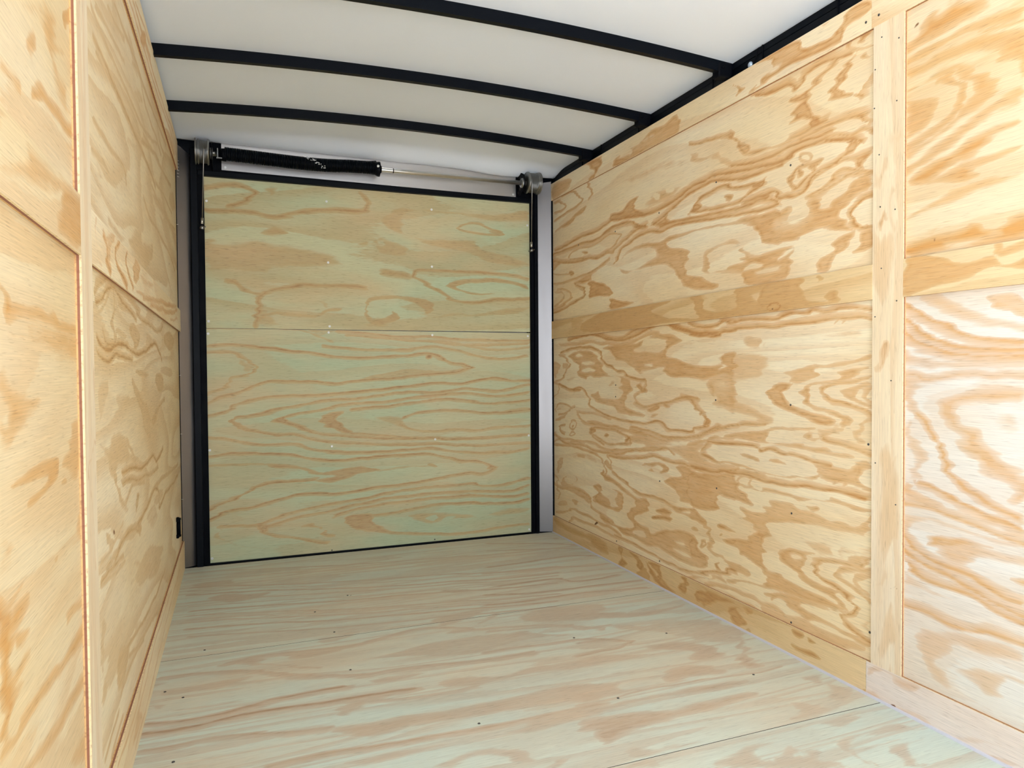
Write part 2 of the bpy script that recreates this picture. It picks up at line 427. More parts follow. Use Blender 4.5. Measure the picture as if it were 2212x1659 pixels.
# ---------------------------------------------------------------- traced grain figure (metres on each board's plane)
FIG={}
def F_(k,a,b,s,t): return (k,a,b,s,[tuple(map(float,q.split(','))) for q in t.split(';')])
FIG['ru']=[
F_('P',0.09,0,0.62,'0.663,1.648;0.755,1.648;0.924,1.644;1.075,1.628;1.336,1.555;1.275,1.549;1.001,1.598;0.842,1.59;0.682,1.62'),
F_('P',0.05,0,0.85,'0.883,1.488;0.923,1.505;0.971,1.525;1.061,1.52;1.131,1.511;1.075,1.484;1.001,1.471'),
F_('N',0.016,0,1,'1.001,1.5;0.997,1.495;0.985,1.494;0.971,1.497;0.959,1.503;0.955,1.51;0.959,1.515;0.971,1.516;0.985,1.513;0.997,1.507'),
F_('N',0.016,0,1,'1.042,1.512;1.064,1.52;1.081,1.511;1.064,1.506'),
F_('P',0.06,0,0.6,'0.457,1.576;0.535,1.579;0.585,1.571;0.59,1.543;0.494,1.556'),
F_('B',0.034,0.0095,1,'0.014,1.444;0.133,1.45;0.233,1.463;0.351,1.464;0.482,1.466;0.585,1.479;0.624,1.486;0.754,1.467;0.907,1.452;1.001,1.454;1.075,1.467;1.165,1.487;1.244,1.492;1.318,1.496;1.394,1.485;1.502,1.471;1.636,1.459'),
F_('P',0.016,0,0.95,'0.585,1.486;0.61,1.517;0.7,1.513;0.772,1.539;0.841,1.541;0.794,1.502;0.858,1.469;0.915,1.451;0.754,1.466'),
F_('B',0.0095,0.034,1,'0.014,1.431;0.171,1.437;0.293,1.438;0.461,1.432;0.564,1.446;0.624,1.46;0.699,1.459;0.772,1.45;0.807,1.432;0.882,1.415'),
F_('B',0.0095,0.034,0.9,'0.882,1.415;0.806,1.405;0.736,1.385;0.661,1.36;0.623,1.343;0.574,1.35;0.481,1.342;0.383,1.353;0.292,1.351;0.145,1.374;0.013,1.396'),
F_('P',0.016,0,0.95,'0.807,1.432;0.882,1.415;0.815,1.408;0.789,1.417'),
F_('B',0.012,0.012,0.85,'0.195,1.391;0.232,1.413;0.304,1.416;0.395,1.408;0.503,1.415;0.594,1.429;0.676,1.414;0.662,1.391;0.623,1.371;0.564,1.356;0.502,1.353;0.406,1.355;0.28,1.367;0.208,1.381'),
F_('P',0.016,0,0.95,'0.375,1.381;0.37,1.378;0.358,1.377;0.342,1.379;0.329,1.384;0.325,1.389;0.33,1.392;0.342,1.393;0.358,1.391;0.37,1.386'),
F_('B',0.034,0.0095,1,'0.939,1.407;1.001,1.42;1.046,1.436;1.11,1.456;1.172,1.47;1.244,1.477;1.306,1.479;1.377,1.469;1.46,1.453;1.553,1.447;1.636,1.447'),
F_('P',0.016,0,0.95,'0.935,1.408;0.978,1.39;1.046,1.396;1.023,1.414;1.038,1.434;0.993,1.413'),
F_('B',0.0095,0.0272,1,'0.978,1.393;1.075,1.393;1.179,1.385;1.275,1.377;1.365,1.37;1.416,1.369;1.492,1.365;1.538,1.374;1.592,1.368;1.636,1.349'),
F_('B',0.0095,0.0238,1,'1.172,1.408;1.195,1.433;1.231,1.445;1.275,1.45;1.324,1.456;1.365,1.457;1.416,1.441;1.502,1.427;1.563,1.418'),
F_('B',0.0204,0.0095,1,'1.172,1.408;1.306,1.388;1.383,1.385;1.449,1.385;1.492,1.4;1.548,1.408;1.563,1.418'),
F_('P',0.016,0,0.95,'1.172,1.408;1.195,1.435;1.231,1.419;1.218,1.403'),
F_('P',0.016,0,0.95,'1.497,1.425;1.565,1.418;1.538,1.406;1.502,1.408'),
F_('P',0.016,0,0.95,'1.401,1.407;1.397,1.402;1.386,1.401;1.373,1.404;1.362,1.41;1.358,1.417;1.362,1.422;1.373,1.423;1.386,1.42;1.397,1.414'),
F_('P',0.016,0,0.9,'1.449,1.378;1.528,1.383;1.582,1.389;1.621,1.377;1.636,1.363;1.636,1.352;1.602,1.37;1.553,1.365;1.481,1.364'),
F_('N',0.016,0,1,'1.578,1.377;1.602,1.377;1.597,1.371'),
F_('B',0.0238,0.0095,1,'0.632,1.303;0.699,1.343;0.771,1.368;0.882,1.386;1.001,1.372;1.075,1.379;1.179,1.371;1.336,1.352;1.449,1.344;1.553,1.338;1.636,1.34'),
F_('P',0.02,0,0.92,'0.661,1.294;0.735,1.33;0.857,1.347;1,1.336;1.06,1.346;1.145,1.34;1.275,1.335;1.394,1.324;1.449,1.331;1.553,1.328;1.636,1.317;1.637,1.221;1.553,1.235;1.548,1.257;1.513,1.294;1.449,1.31;1.336,1.324;1.212,1.335;1.145,1.331;1.038,1.325;1.06,1.301;1.145,1.275;1.172,1.243;1.138,1.22;1.158,1.181;1.244,1.159;1.348,1.12;1.211,1.123;1.11,1.162;1.06,1.218;1,1.243;0.882,1.25;0.797,1.248;0.707,1.246'),
F_('N',0.02,0,1,'0.651,1.288;0.753,1.327;0.914,1.323;0.962,1.295;0.882,1.272;0.788,1.249;0.707,1.262'),
F_('P',0.03,0,0.92,'1.244,1.176;1.247,1.232;1.275,1.259;1.336,1.268;1.411,1.266;1.449,1.242;1.482,1.212;1.528,1.198;1.602,1.203;1.637,1.181;1.637,1.112;1.554,1.115;1.482,1.12;1.46,1.147;1.336,1.166'),
F_('N',0.012,0,1,'1.266,1.178;1.288,1.211;1.275,1.235;1.324,1.258;1.371,1.254;1.449,1.238;1.439,1.222;1.471,1.203;1.449,1.184;1.371,1.182;1.359,1.175;1.306,1.178'),
F_('N',0.016,0,1,'1.468,1.162;1.503,1.172;1.548,1.171;1.523,1.16'),
F_('N',0.016,0,1,'1.536,1.147;1.578,1.153;1.637,1.152;1.626,1.142;1.553,1.142'),
F_('P',0.016,0,0.95,'0.394,1.249;0.48,1.234;0.592,1.207;0.607,1.162;0.501,1.172;0.393,1.171;0.417,1.211;0.371,1.236'),
F_('P',0.016,0,0.8,'0.255,1.26;0.383,1.284;0.405,1.253;0.29,1.248'),
F_('B',0.0095,0.02,1,'0.382,1.256;0.243,1.255;0.348,1.221;0.359,1.188;0.254,1.164;0.01,1.131'),
F_('B',0.0095,0.02,0.85,'0.052,1.249;0.168,1.231;0.218,1.194;0.155,1.172;0.01,1.145'),
F_('B',0.0095,0.02,0.9,'0.012,1.282;0.118,1.273;0.231,1.284;0.394,1.288;0.491,1.305;0.583,1.327'),
F_('B',0.015,0.015,0.7,'0.025,1.235;0.104,1.224;0.123,1.197;0.051,1.17;0.01,1.162'),
F_('P',0.016,0,0.95,'0.592,1.152;0.679,1.136;0.796,1.116;0.601,1.103'),
F_('P',0.016,0,0.95,'0.241,1.307;0.235,1.3;0.219,1.297;0.199,1.3;0.183,1.307;0.177,1.315;0.183,1.322;0.2,1.325;0.219,1.322;0.235,1.315'),
F_('B',0.0095,0.015,0.8,'0.012,1.336;0.079,1.319;0.194,1.309'),
F_('P',0.016,0,0.8,'0.013,1.401;0.119,1.38;0.08,1.369;0.033,1.353;0.01,1.35'),
F_('P',0.016,0,0.85,'0.015,1.531;0.056,1.552;0.185,1.572;0.259,1.589;0.375,1.601;0.352,1.578;0.258,1.568;0.21,1.548;0.056,1.541'),
F_('B',0.0095,0.02,0.9,'0.016,1.599;0.135,1.612;0.259,1.618;0.324,1.636;0.236,1.695;0.104,1.703'),
F_('B',0.02,0.0095,0.9,'0.381,1.697;0.43,1.655;0.392,1.631'),
F_('B',0.0095,0.02,0.8,'0.016,1.639;0.097,1.639;0.148,1.65;0.084,1.683;0.017,1.684'),
F_('B',0.034,0.0095,1,'1.575,1.46;1.636,1.458;1.668,1.466;1.703,1.475;1.754,1.476;1.807,1.475;1.846,1.457;1.89,1.445;1.919,1.431'),
F_('B',0.0238,0.0095,1,'1.636,1.455;1.668,1.46;1.69,1.473;1.733,1.479;1.795,1.471;1.872,1.45;1.917,1.434'),
F_('B',0.0095,0.0238,1,'1.917,1.434;1.908,1.419;1.879,1.41;1.834,1.399;1.795,1.394;1.767,1.38;1.738,1.358;1.704,1.344;1.668,1.352;1.637,1.355;1.604,1.38;1.57,1.381;1.525,1.38;1.463,1.38'),
F_('P',0.016,0,0.95,'1.87,1.45;1.919,1.432;1.907,1.416;1.879,1.412;1.874,1.429'),
F_('B',0.03,0.0095,1,'1.402,1.506;1.473,1.495;1.545,1.486;1.613,1.484;1.668,1.491;1.733,1.494;1.795,1.491;1.83,1.493'),
F_('P',0.016,0,0.9,'1.462,1.529;1.494,1.532;1.555,1.523;1.603,1.514;1.668,1.515;1.733,1.52;1.754,1.517;1.716,1.51;1.65,1.504;1.575,1.511;1.525,1.511;1.484,1.517'),
F_('P',0.016,0,0.95,'1.342,1.611;1.379,1.62;1.402,1.618;1.427,1.587;1.441,1.574;1.484,1.56;1.494,1.532;1.462,1.53;1.419,1.577;1.379,1.603'),
F_('B',0.02,0.0095,0.9,'1.175,1.645;1.241,1.63;1.291,1.624;1.362,1.614;1.391,1.618'),
F_('P',0.03,0,0.85,'1.175,1.613;1.215,1.602;1.228,1.59;1.291,1.573;1.327,1.573;1.356,1.553;1.408,1.531;1.414,1.511;1.435,1.497;1.391,1.505;1.35,1.535;1.291,1.563;1.241,1.566;1.175,1.584'),
F_('B',0.014,0.014,0.95,'1.671,1.401;1.691,1.413;1.704,1.423;1.746,1.426;1.787,1.425;1.771,1.406;1.746,1.385;1.695,1.367;1.677,1.386;1.671,1.401'),
F_('P',0.016,0,0.95,'1.671,1.401;1.691,1.413;1.699,1.4;1.691,1.386;1.706,1.373;1.695,1.366;1.677,1.386'),
F_('P',0.016,0,0.95,'1.75,1.428;1.789,1.426;1.767,1.404;1.75,1.415'),
F_('P',0.016,0,0.95,'1.73,1.404;1.728,1.397;1.721,1.394;1.712,1.396;1.705,1.402;1.703,1.411;1.705,1.418;1.712,1.421;1.721,1.419;1.728,1.412'),
F_('B',0.01,0.01,0.8,'1.745,1.44;1.74,1.435;1.729,1.434;1.714,1.438;1.702,1.445;1.698,1.453;1.702,1.458;1.714,1.459;1.729,1.455;1.74,1.448;1.745,1.44'),
F_('K',0.008,0,1,'1.706,1.429;1.714,1.431;1.725,1.427;1.712,1.426'),
F_('B',0.02,0.0095,0.85,'1.738,1.358;1.775,1.377;1.819,1.391;1.872,1.4;1.901,1.398;1.957,1.402'),
F_('P',0.016,0,0.95,'1.901,1.397;1.957,1.401;1.957,1.388;1.94,1.376;1.93,1.362;1.919,1.376;1.919,1.386'),
F_('B',0.0095,0.025,0.85,'1.738,1.33;1.787,1.341;1.819,1.354;1.85,1.372;1.883,1.38;1.909,1.369;1.933,1.357;1.957,1.35'),
F_('B',0.0095,0.02,0.8,'1.755,1.329;1.803,1.334;1.846,1.348;1.876,1.361;1.916,1.355'),
F_('P',0.022,0,0.92,'1.738,1.326;1.796,1.314;1.788,1.294;1.819,1.288;1.831,1.3;1.873,1.312;1.909,1.338;1.93,1.352;1.957,1.344;1.958,1.309;1.923,1.3;1.884,1.283;1.854,1.259;1.88,1.233;1.902,1.209;1.847,1.222;1.792,1.238;1.734,1.23;1.696,1.219;1.623,1.225;1.551,1.239;1.545,1.264;1.505,1.295;1.441,1.311;1.525,1.312;1.604,1.307;1.669,1.323;1.691,1.312;1.669,1.284;1.695,1.269;1.738,1.283;1.747,1.3'),
F_('N',0.05,0,0.8,'1.697,1.314;1.734,1.322;1.74,1.282;1.706,1.265;1.66,1.269;1.623,1.281;1.669,1.287'),
F_('B',0.03,0.0095,0.95,'1.958,1.213;1.938,1.213;1.909,1.23;1.9,1.256;1.923,1.28;1.958,1.284'),
F_('P',0.02,0,0.92,'1.958,1.201;1.931,1.203;1.913,1.192;1.913,1.166;1.903,1.147;1.959,1.153'),
F_('P',0.02,0,0.92,'1.902,1.206;1.847,1.198;1.818,1.183;1.82,1.166;1.796,1.157;1.78,1.141;1.767,1.117;1.808,1.118;1.847,1.153;1.881,1.18'),
F_('P',0.02,0,0.92,'1.441,1.192;1.505,1.197;1.575,1.2;1.669,1.206;1.683,1.193;1.669,1.17;1.687,1.154;1.66,1.125;1.642,1.111;1.484,1.111;1.463,1.146;1.473,1.159;1.546,1.167'),
F_('N',0.016,0,1,'1.628,1.175;1.646,1.19;1.678,1.2;1.669,1.189'),
F_('N',0.016,0,1,'1.463,1.16;1.505,1.174;1.551,1.168;1.525,1.161'),
F_('N',0.016,0,1,'1.533,1.146;1.575,1.153;1.637,1.151;1.619,1.145;1.546,1.142'),
F_('B',0.034,0.0095,1,'1.516,1.694;1.556,1.681;1.589,1.678;1.628,1.677;1.665,1.678;1.692,1.656;1.711,1.665;1.727,1.678;1.749,1.682;1.78,1.686;1.824,1.682;1.861,1.673;1.894,1.669'),
F_('P',0.016,0,0.95,'1.685,1.639;1.711,1.635;1.743,1.637;1.768,1.658;1.804,1.667;1.842,1.679;1.85,1.669;1.819,1.655;1.78,1.64;1.756,1.621;1.737,1.608;1.692,1.62'),
F_('N',0.016,0,1,'1.705,1.644;1.737,1.643;1.731,1.636'),
F_('P',0.016,0,0.95,'1.67,1.592;1.705,1.609;1.737,1.611;1.75,1.579;1.768,1.551;1.804,1.528;1.768,1.519;1.744,1.521;1.747,1.542;1.728,1.56;1.705,1.563;1.671,1.567;1.685,1.581'),
F_('P',0.016,0,0.95,'1.898,1.663;1.867,1.649;1.85,1.636;1.839,1.616;1.825,1.604;1.83,1.593;1.813,1.58;1.867,1.568;1.9,1.566;1.867,1.585;1.864,1.604;1.884,1.625;1.892,1.641'),
F_('P',0.016,0,0.95,'1.926,1.55;1.924,1.546;1.918,1.544;1.91,1.547;1.904,1.553;1.901,1.559;1.904,1.564;1.91,1.565;1.917,1.562;1.924,1.557'),
F_('P',0.016,0,0.95,'1.946,1.651;1.947,1.646;1.944,1.642;1.937,1.641;1.93,1.643;1.925,1.648;1.924,1.653;1.927,1.657;1.934,1.658;1.941,1.656'),
F_('P',0.016,0,0.95,'1.918,1.704;1.957,1.703;1.942,1.687;1.926,1.687'),
F_('P',0.016,0,0.95,'1.87,1.702;1.889,1.701;1.9,1.684;1.926,1.675;1.957,1.67;1.957,1.664;1.91,1.672;1.892,1.682'),
F_('B',0.004,0.05,0.7,'1.922,1.564;1.937,1.579;1.958,1.59'),
F_('P',0.05,0,0.65,'1.621,1.638;1.631,1.651;1.672,1.658;1.68,1.65;1.638,1.638'),
F_('P',0.08,0,0.6,'1.427,1.697;1.475,1.696;1.451,1.681;1.507,1.659;1.56,1.63;1.427,1.646'),
F_('B',0.035,0.0095,0.9,'1.672,1.516;1.718,1.518;1.768,1.524;1.804,1.528'),
F_('B',0.035,0.0095,0.9,'1.718,1.502;1.768,1.507;1.825,1.51;1.868,1.509;1.903,1.508;1.938,1.497;1.943,1.483'),
F_('B',0.02,0.0095,0.85,'1.781,1.483;1.84,1.478;1.89,1.458;1.93,1.463;1.958,1.444'),
F_('P',0.04,0,1.1,'2.054,1.621;2.087,1.631;2.099,1.654;2.121,1.669;2.149,1.664;2.176,1.674;2.257,1.635;2.228,1.62;2.182,1.617;2.133,1.611;2.087,1.607;2.054,1.602'),
F_('P',0.03,0,0.98,'2.054,1.583;2.087,1.591;2.128,1.595;2.166,1.596;2.203,1.602;2.253,1.601;2.327,1.597;2.327,1.574;2.277,1.576;2.228,1.581;2.193,1.587;2.15,1.581;2.111,1.576;2.076,1.575;2.055,1.562'),
F_('P',0.03,0,0.98,'2.228,1.576;2.277,1.572;2.327,1.567;2.327,1.558;2.289,1.564;2.241,1.571'),
F_('P',0.04,0,0.86,'2.055,1.562;2.099,1.565;2.133,1.57;2.177,1.569;2.229,1.569;2.277,1.557;2.327,1.54;2.328,1.456;2.31,1.453;2.306,1.483;2.278,1.496;2.266,1.52;2.229,1.533;2.198,1.538;2.161,1.541;2.111,1.54;2.07,1.54;2.055,1.541'),
F_('N',0.03,0,0.7,'2.149,1.662;2.176,1.671;2.166,1.659;2.147,1.66'),
F_('P',0.03,0,0.81,'2.055,1.519;2.088,1.523;2.128,1.533;2.167,1.531;2.224,1.513;2.229,1.499;2.249,1.486;2.247,1.473;2.271,1.459;2.264,1.445;2.281,1.437;2.23,1.407;2.199,1.402;2.151,1.382;2.095,1.361;2.056,1.348;2.056,1.372;2.112,1.384;2.168,1.403;2.189,1.431;2.214,1.454;2.204,1.479;2.188,1.503;2.161,1.518;2.134,1.511;2.088,1.51;2.055,1.508'),
F_('P',0.03,0,0.81,'2.055,1.487;2.088,1.486;2.123,1.476;2.134,1.454;2.123,1.432;2.1,1.409;2.056,1.404'),
F_('B',0.03,0.02,0.7,'2.056,1.374;2.106,1.389;2.149,1.404;2.178,1.424;2.189,1.455;2.186,1.486;2.167,1.511;2.15,1.512'),
F_('P',0.035,0,0.94,'2.056,1.331;2.089,1.341;2.135,1.362;2.179,1.379;2.2,1.387;2.23,1.399;2.269,1.417;2.328,1.428;2.328,1.401;2.288,1.397;2.255,1.384;2.215,1.368;2.173,1.346;2.124,1.329;2.083,1.319;2.056,1.31'),
F_('P',0.03,0,0.78,'2.23,1.387;2.269,1.394;2.328,1.403;2.329,1.392;2.279,1.388;2.245,1.375'),
F_('P',0.03,0,1.07,'2.072,1.301;2.113,1.316;2.174,1.333;2.22,1.349;2.279,1.36;2.329,1.364;2.32,1.353;2.274,1.345;2.255,1.327;2.226,1.311;2.195,1.31;2.152,1.291;2.113,1.275;2.066,1.286'),
F_('P',0.03,0,0.98,'2.205,1.304;2.256,1.307;2.279,1.305;2.329,1.303;2.329,1.296;2.28,1.291;2.231,1.285;2.263,1.267;2.226,1.262;2.152,1.27;2.113,1.275;2.158,1.289'),
F_('K',0.008,0,0.8,'2.075,1.662;2.084,1.667;2.088,1.66;2.078,1.655'),
F_('K',0.008,0,0.6,'2.066,1.65;2.078,1.652;2.072,1.648'),
F_('P',0.03,0,0.72,'2.055,1.204;2.121,1.23;2.222,1.26;2.33,1.253;2.33,1.239;2.253,1.231;2.216,1.224;2.139,1.21;2.055,1.197'),
F_('P',0.03,0,1.1,'2.059,1.112;2.059,1.142;2.122,1.152;2.167,1.15;2.2,1.154;2.222,1.165;2.254,1.156;2.331,1.167;2.331,1.118;2.235,1.117;2.122,1.116'),
F_('P',0.05,0,0.65,'2.055,1.156;2.104,1.168;2.143,1.18;2.19,1.177;2.156,1.168;2.122,1.152;2.055,1.136'),
F_('N',0.02,0,0.8,'2.15,1.128;2.216,1.129;2.272,1.135;2.241,1.146;2.254,1.162;2.284,1.159;2.242,1.131;2.19,1.121'),
F_('K',0.008,0,1,'2.136,1.142;2.135,1.14;2.133,1.139;2.131,1.14;2.13,1.141;2.129,1.143;2.129,1.145;2.131,1.145;2.133,1.145;2.135,1.144'),
F_('K',0.008,0,0.5,'2.123,1.197;2.122,1.196;2.121,1.196;2.118,1.196;2.117,1.197;2.116,1.198;2.117,1.199;2.118,1.199;2.121,1.199;2.122,1.198'),
]
FIG['rl']=[
F_('B',0.02,0.0095,0.9,'0.478,1.006;0.578,0.982;0.68,0.978;0.742,0.99;0.822,1.012;0.834,1.016'),
F_('B',0.03,0.0095,1,'0.194,0.983;0.363,0.998;0.478,0.994;0.556,0.976;0.63,0.969;0.715,0.969;0.795,0.982;0.86,0.997;0.957,1.012;1.037,1.01;1.123,0.984;1.224,0.97;1.272,0.971;1.336,0.957;1.363,0.967;1.427,0.969'),
F_('P',0.016,0,0.95,'1.091,0.98;1.195,0.963;1.253,0.957;1.327,0.96;1.363,0.967;1.427,0.97;1.427,0.98;1.371,0.975;1.291,0.979;1.224,0.979;1.165,0.988;1.092,1.008;1.037,1.008'),
F_('B',0.02,0.0095,0.9,'1.165,1.009;1.224,0.994;1.263,0.988;1.336,0.991;1.363,1.003;1.388,1.003;1.427,0.998'),
F_('B',0.03,0.0095,0.75,'0.078,0.962;0.258,0.96;0.413,0.967;0.509,0.952;0.571,0.954;0.68,0.947;0.795,0.96;0.891,0.98;0.968,0.979'),
F_('P',0.02,0,0.92,'0.525,0.933;0.63,0.948;0.728,0.952;0.828,0.952;0.872,0.964;0.951,0.979;1.037,0.973;1.097,0.958;1.118,0.945;1.081,0.934;1.037,0.919;1.025,0.894;1.091,0.881;1.164,0.865;1.29,0.855;1.362,0.863;1.363,0.894;1.427,0.895;1.427,0.816;1.38,0.824;1.29,0.809;1.219,0.814;1.144,0.816;1.064,0.815;0.997,0.831;0.865,0.83;0.833,0.827;0.768,0.854;0.707,0.879;0.644,0.883;0.615,0.902;0.578,0.924'),
F_('N',0.014,0,1,'0.785,0.926;0.847,0.941;0.878,0.964;0.968,0.963;1.037,0.954;1.026,0.932;0.974,0.911;0.872,0.915;0.795,0.919'),
F_('N',0.016,0,1,'0.865,0.864;0.927,0.866;0.92,0.859'),
F_('N',0.016,0,1,'0.849,0.838;1.003,0.847;0.985,0.831;0.859,0.835'),
F_('P',0.06,0,0.4,'1.194,0.861;1.362,0.888;1.336,0.843;1.243,0.849'),
F_('P',0.03,0,0.9,'1.286,0.803;1.331,0.821;1.427,0.822;1.427,0.707;1.358,0.714;1.3,0.72;1.331,0.738;1.318,0.752;1.281,0.774;1.286,0.786'),
F_('N',0.06,0,0.6,'1.327,0.798;1.38,0.802;1.397,0.777;1.336,0.764;1.38,0.754;1.331,0.775'),
F_('B',0.0095,0.02,1,'0.078,0.928;0.221,0.945;0.363,0.948;0.454,0.941;0.509,0.918;0.509,0.896;0.547,0.873;0.6,0.858;0.636,0.838;0.693,0.836;0.734,0.816;0.82,0.803;0.877,0.802'),
F_('B',0.0095,0.025,0.8,'0.877,0.802;0.887,0.78;0.865,0.763'),
F_('B',0.0095,0.02,0.4,'0.413,0.921;0.477,0.908;0.493,0.919'),
F_('P',0.022,0,0.9,'0.193,0.913;0.284,0.929;0.413,0.928;0.461,0.908;0.477,0.889;0.524,0.866;0.508,0.844;0.569,0.818;0.672,0.811;0.741,0.802;0.768,0.788;0.774,0.761;0.727,0.738;0.727,0.689;0.794,0.675;0.864,0.665;0.852,0.655;0.754,0.652;0.656,0.66;0.628,0.684;0.507,0.693;0.443,0.702;0.411,0.728;0.46,0.737;0.492,0.768;0.411,0.79;0.344,0.804;0.274,0.82;0.283,0.86;0.193,0.901'),
F_('N',0.014,0,1,'0.403,0.813;0.444,0.805;0.539,0.81;0.643,0.808;0.679,0.801;0.679,0.783;0.7,0.776;0.657,0.763;0.692,0.748;0.657,0.718;0.584,0.719;0.507,0.72;0.476,0.753;0.428,0.774;0.37,0.805'),
F_('N',0.016,0,1,'0.31,0.871;0.37,0.879;0.445,0.87;0.412,0.863'),
F_('N',0.016,0,1,'0.31,0.84;0.378,0.851;0.444,0.832;0.387,0.832'),
F_('N',0.016,0,1,'0.266,0.908;0.293,0.917;0.332,0.907;0.293,0.903'),
F_('N',0.016,0,1,'0.256,0.795;0.3,0.806;0.318,0.792;0.283,0.784'),
F_('P',0.03,0,0.6,'0.588,0.796;0.629,0.793;0.621,0.771;0.584,0.763'),
F_('P',0.05,0,0.6,'0.265,0.811;0.263,0.8;0.237,0.786;0.197,0.776;0.158,0.773;0.134,0.778;0.136,0.789;0.163,0.803;0.204,0.813;0.243,0.816'),
F_('B',0.0095,0.02,1,'0.066,0.767;0.144,0.754;0.21,0.746;0.291,0.758;0.343,0.749;0.386,0.715;0.402,0.685;0.459,0.661;0.538,0.646;0.627,0.635;0.712,0.628;0.8,0.627;0.864,0.631;0.932,0.645;0.979,0.636;1.036,0.618;1.08,0.62;1.179,0.622;1.189,0.636;1.233,0.642;1.276,0.649'),
F_('P',0.016,0,0.95,'1.253,0.644;1.243,0.655;1.272,0.675;1.257,0.688;1.214,0.698;1.229,0.704;1.257,0.688;1.297,0.679;1.286,0.655'),
F_('P',0.016,0,0.95,'0.209,0.742;0.255,0.755;0.309,0.754;0.309,0.738;0.255,0.735'),
F_('B',0.02,0.0095,0.8,'0.774,0.733;0.833,0.752;0.871,0.756'),
F_('P',0.016,0,0.95,'0.82,0.775;0.846,0.784;0.871,0.763;0.858,0.753;0.82,0.748'),
F_('B',0.012,0.012,0.8,'0.774,0.729;0.794,0.716;0.833,0.704;0.864,0.699'),
F_('B',0.0095,0.03,0.9,'0.8,0.71;0.871,0.699;0.95,0.71;1.036,0.72;1.08,0.734;1.123,0.741;1.164,0.744;1.224,0.74'),
F_('B',0.03,0.0095,0.9,'1.123,0.739;1.174,0.732;1.204,0.718;1.238,0.696;1.257,0.685'),
F_('P',0.016,0,0.95,'0.898,0.691;0.938,0.706;0.979,0.701;0.956,0.68;0.914,0.678'),
F_('P',0.016,0,0.95,'0.985,0.705;1.008,0.714;1.044,0.704;1.019,0.696'),
F_('P',0.016,0,0.95,'0.907,0.661;0.932,0.669;0.964,0.668;0.92,0.657'),
F_('P',0.06,0,0.5,'1.091,0.672;1.123,0.693;1.154,0.688;1.133,0.663;1.091,0.663'),
F_('B',0.02,0.0095,0.8,'0.254,0.638;0.41,0.639;0.537,0.631;0.598,0.624'),
F_('B',0.0095,0.025,0.85,'0.272,0.631;0.325,0.602;0.409,0.592;0.537,0.598;0.656,0.592;0.793,0.582;0.889,0.577'),
F_('P',0.016,0,0.7,'0.359,0.605;0.475,0.608;0.598,0.602;0.656,0.599;0.537,0.59;0.409,0.592'),
F_('B',0.0095,0.02,0.9,'0.401,0.565;0.442,0.576;0.537,0.585;0.627,0.583;0.712,0.565;0.766,0.552;0.76,0.531'),
F_('B',0.02,0.0095,0.9,'0.401,0.561;0.425,0.536;0.474,0.521;0.536,0.509'),
F_('P',0.016,0,0.95,'0.401,0.565;0.442,0.576;0.458,0.558;0.425,0.543'),
F_('P',0.016,0,0.95,'0.57,0.558;0.567,0.552;0.558,0.548;0.546,0.547;0.537,0.55;0.534,0.555;0.537,0.56;0.547,0.564;0.558,0.565;0.567,0.563'),
F_('B',0.012,0.012,0.8,'0.255,0.579;0.248,0.566;0.23,0.556;0.207,0.554;0.188,0.561;0.181,0.574;0.189,0.588;0.207,0.597;0.23,0.599;0.248,0.592;0.255,0.579'),
F_('P',0.016,0,0.95,'0.23,0.571;0.227,0.566;0.222,0.563;0.215,0.563;0.21,0.565;0.207,0.57;0.21,0.575;0.215,0.578;0.222,0.579;0.228,0.576'),
F_('B',0.02,0.0095,0.9,'0.122,0.572;0.063,0.559;0.072,0.534;0.131,0.522'),
F_('B',0.012,0.012,0.7,'0.244,0.532;0.239,0.525;0.226,0.52;0.21,0.519;0.197,0.522;0.192,0.527;0.197,0.534;0.21,0.539;0.226,0.54;0.239,0.538;0.244,0.532'),
F_('B',0.0095,0.025,0.5,'0.938,0.637;0.979,0.627;1.036,0.615'),
F_('B',0.0095,0.03,0.9,'0.767,0.604;0.919,0.599;1.036,0.59;1.143,0.593;1.224,0.606;1.281,0.632;1.331,0.647;1.38,0.654;1.427,0.663'),
F_('P',0.03,0,0.8,'0.767,0.571;0.857,0.577;0.967,0.571;1.063,0.561;0.766,0.531'),
F_('B',0.02,0.0095,0.9,'0.057,0.912;0.117,0.908;0.155,0.893;0.178,0.868;0.154,0.844;0.125,0.81;0.086,0.789;0.025,0.782'),
F_('P',0.016,0,0.7,'0.006,0.874;0.037,0.882;0.087,0.86;0.056,0.827;0.015,0.792;0.006,0.835'),
F_('P',0.016,0,0.7,'0.106,0.873;0.155,0.877;0.164,0.856;0.116,0.85'),
F_('B',0.0095,0.02,0.8,'0.005,0.775;0.06,0.763;0.05,0.724;0.004,0.693'),
F_('B',0.01,0.01,0.9,'0.023,0.629;0.044,0.66;0.104,0.671;0.19,0.655;0.142,0.627;0.053,0.614'),
F_('P',0.03,0,0.6,'0.106,0.642;0.1,0.633;0.082,0.627;0.061,0.626;0.043,0.63;0.037,0.638;0.044,0.647;0.061,0.653;0.083,0.655;0.1,0.65'),
F_('B',0.02,0.0095,0.8,'0.002,0.58;0.123,0.61;0.19,0.647;0.236,0.661'),
F_('B',0.02,0.0095,0.8,'0,0.464;0.072,0.487;0.159,0.479;0.243,0.481'),
F_('B',0.015,0.015,0.8,'0.001,0.503;0.082,0.497;0.197,0.499;0.341,0.489'),
F_('P',0.05,0,0.2,'0.268,0.699;0.258,0.687;0.23,0.678;0.196,0.677;0.168,0.683;0.157,0.695;0.168,0.707;0.197,0.716;0.231,0.717;0.258,0.71'),
F_('K',0.008,0,0.6,'0.234,0.658;0.233,0.654;0.229,0.652;0.225,0.652;0.221,0.654;0.22,0.657;0.221,0.661;0.225,0.663;0.229,0.663;0.233,0.661'),
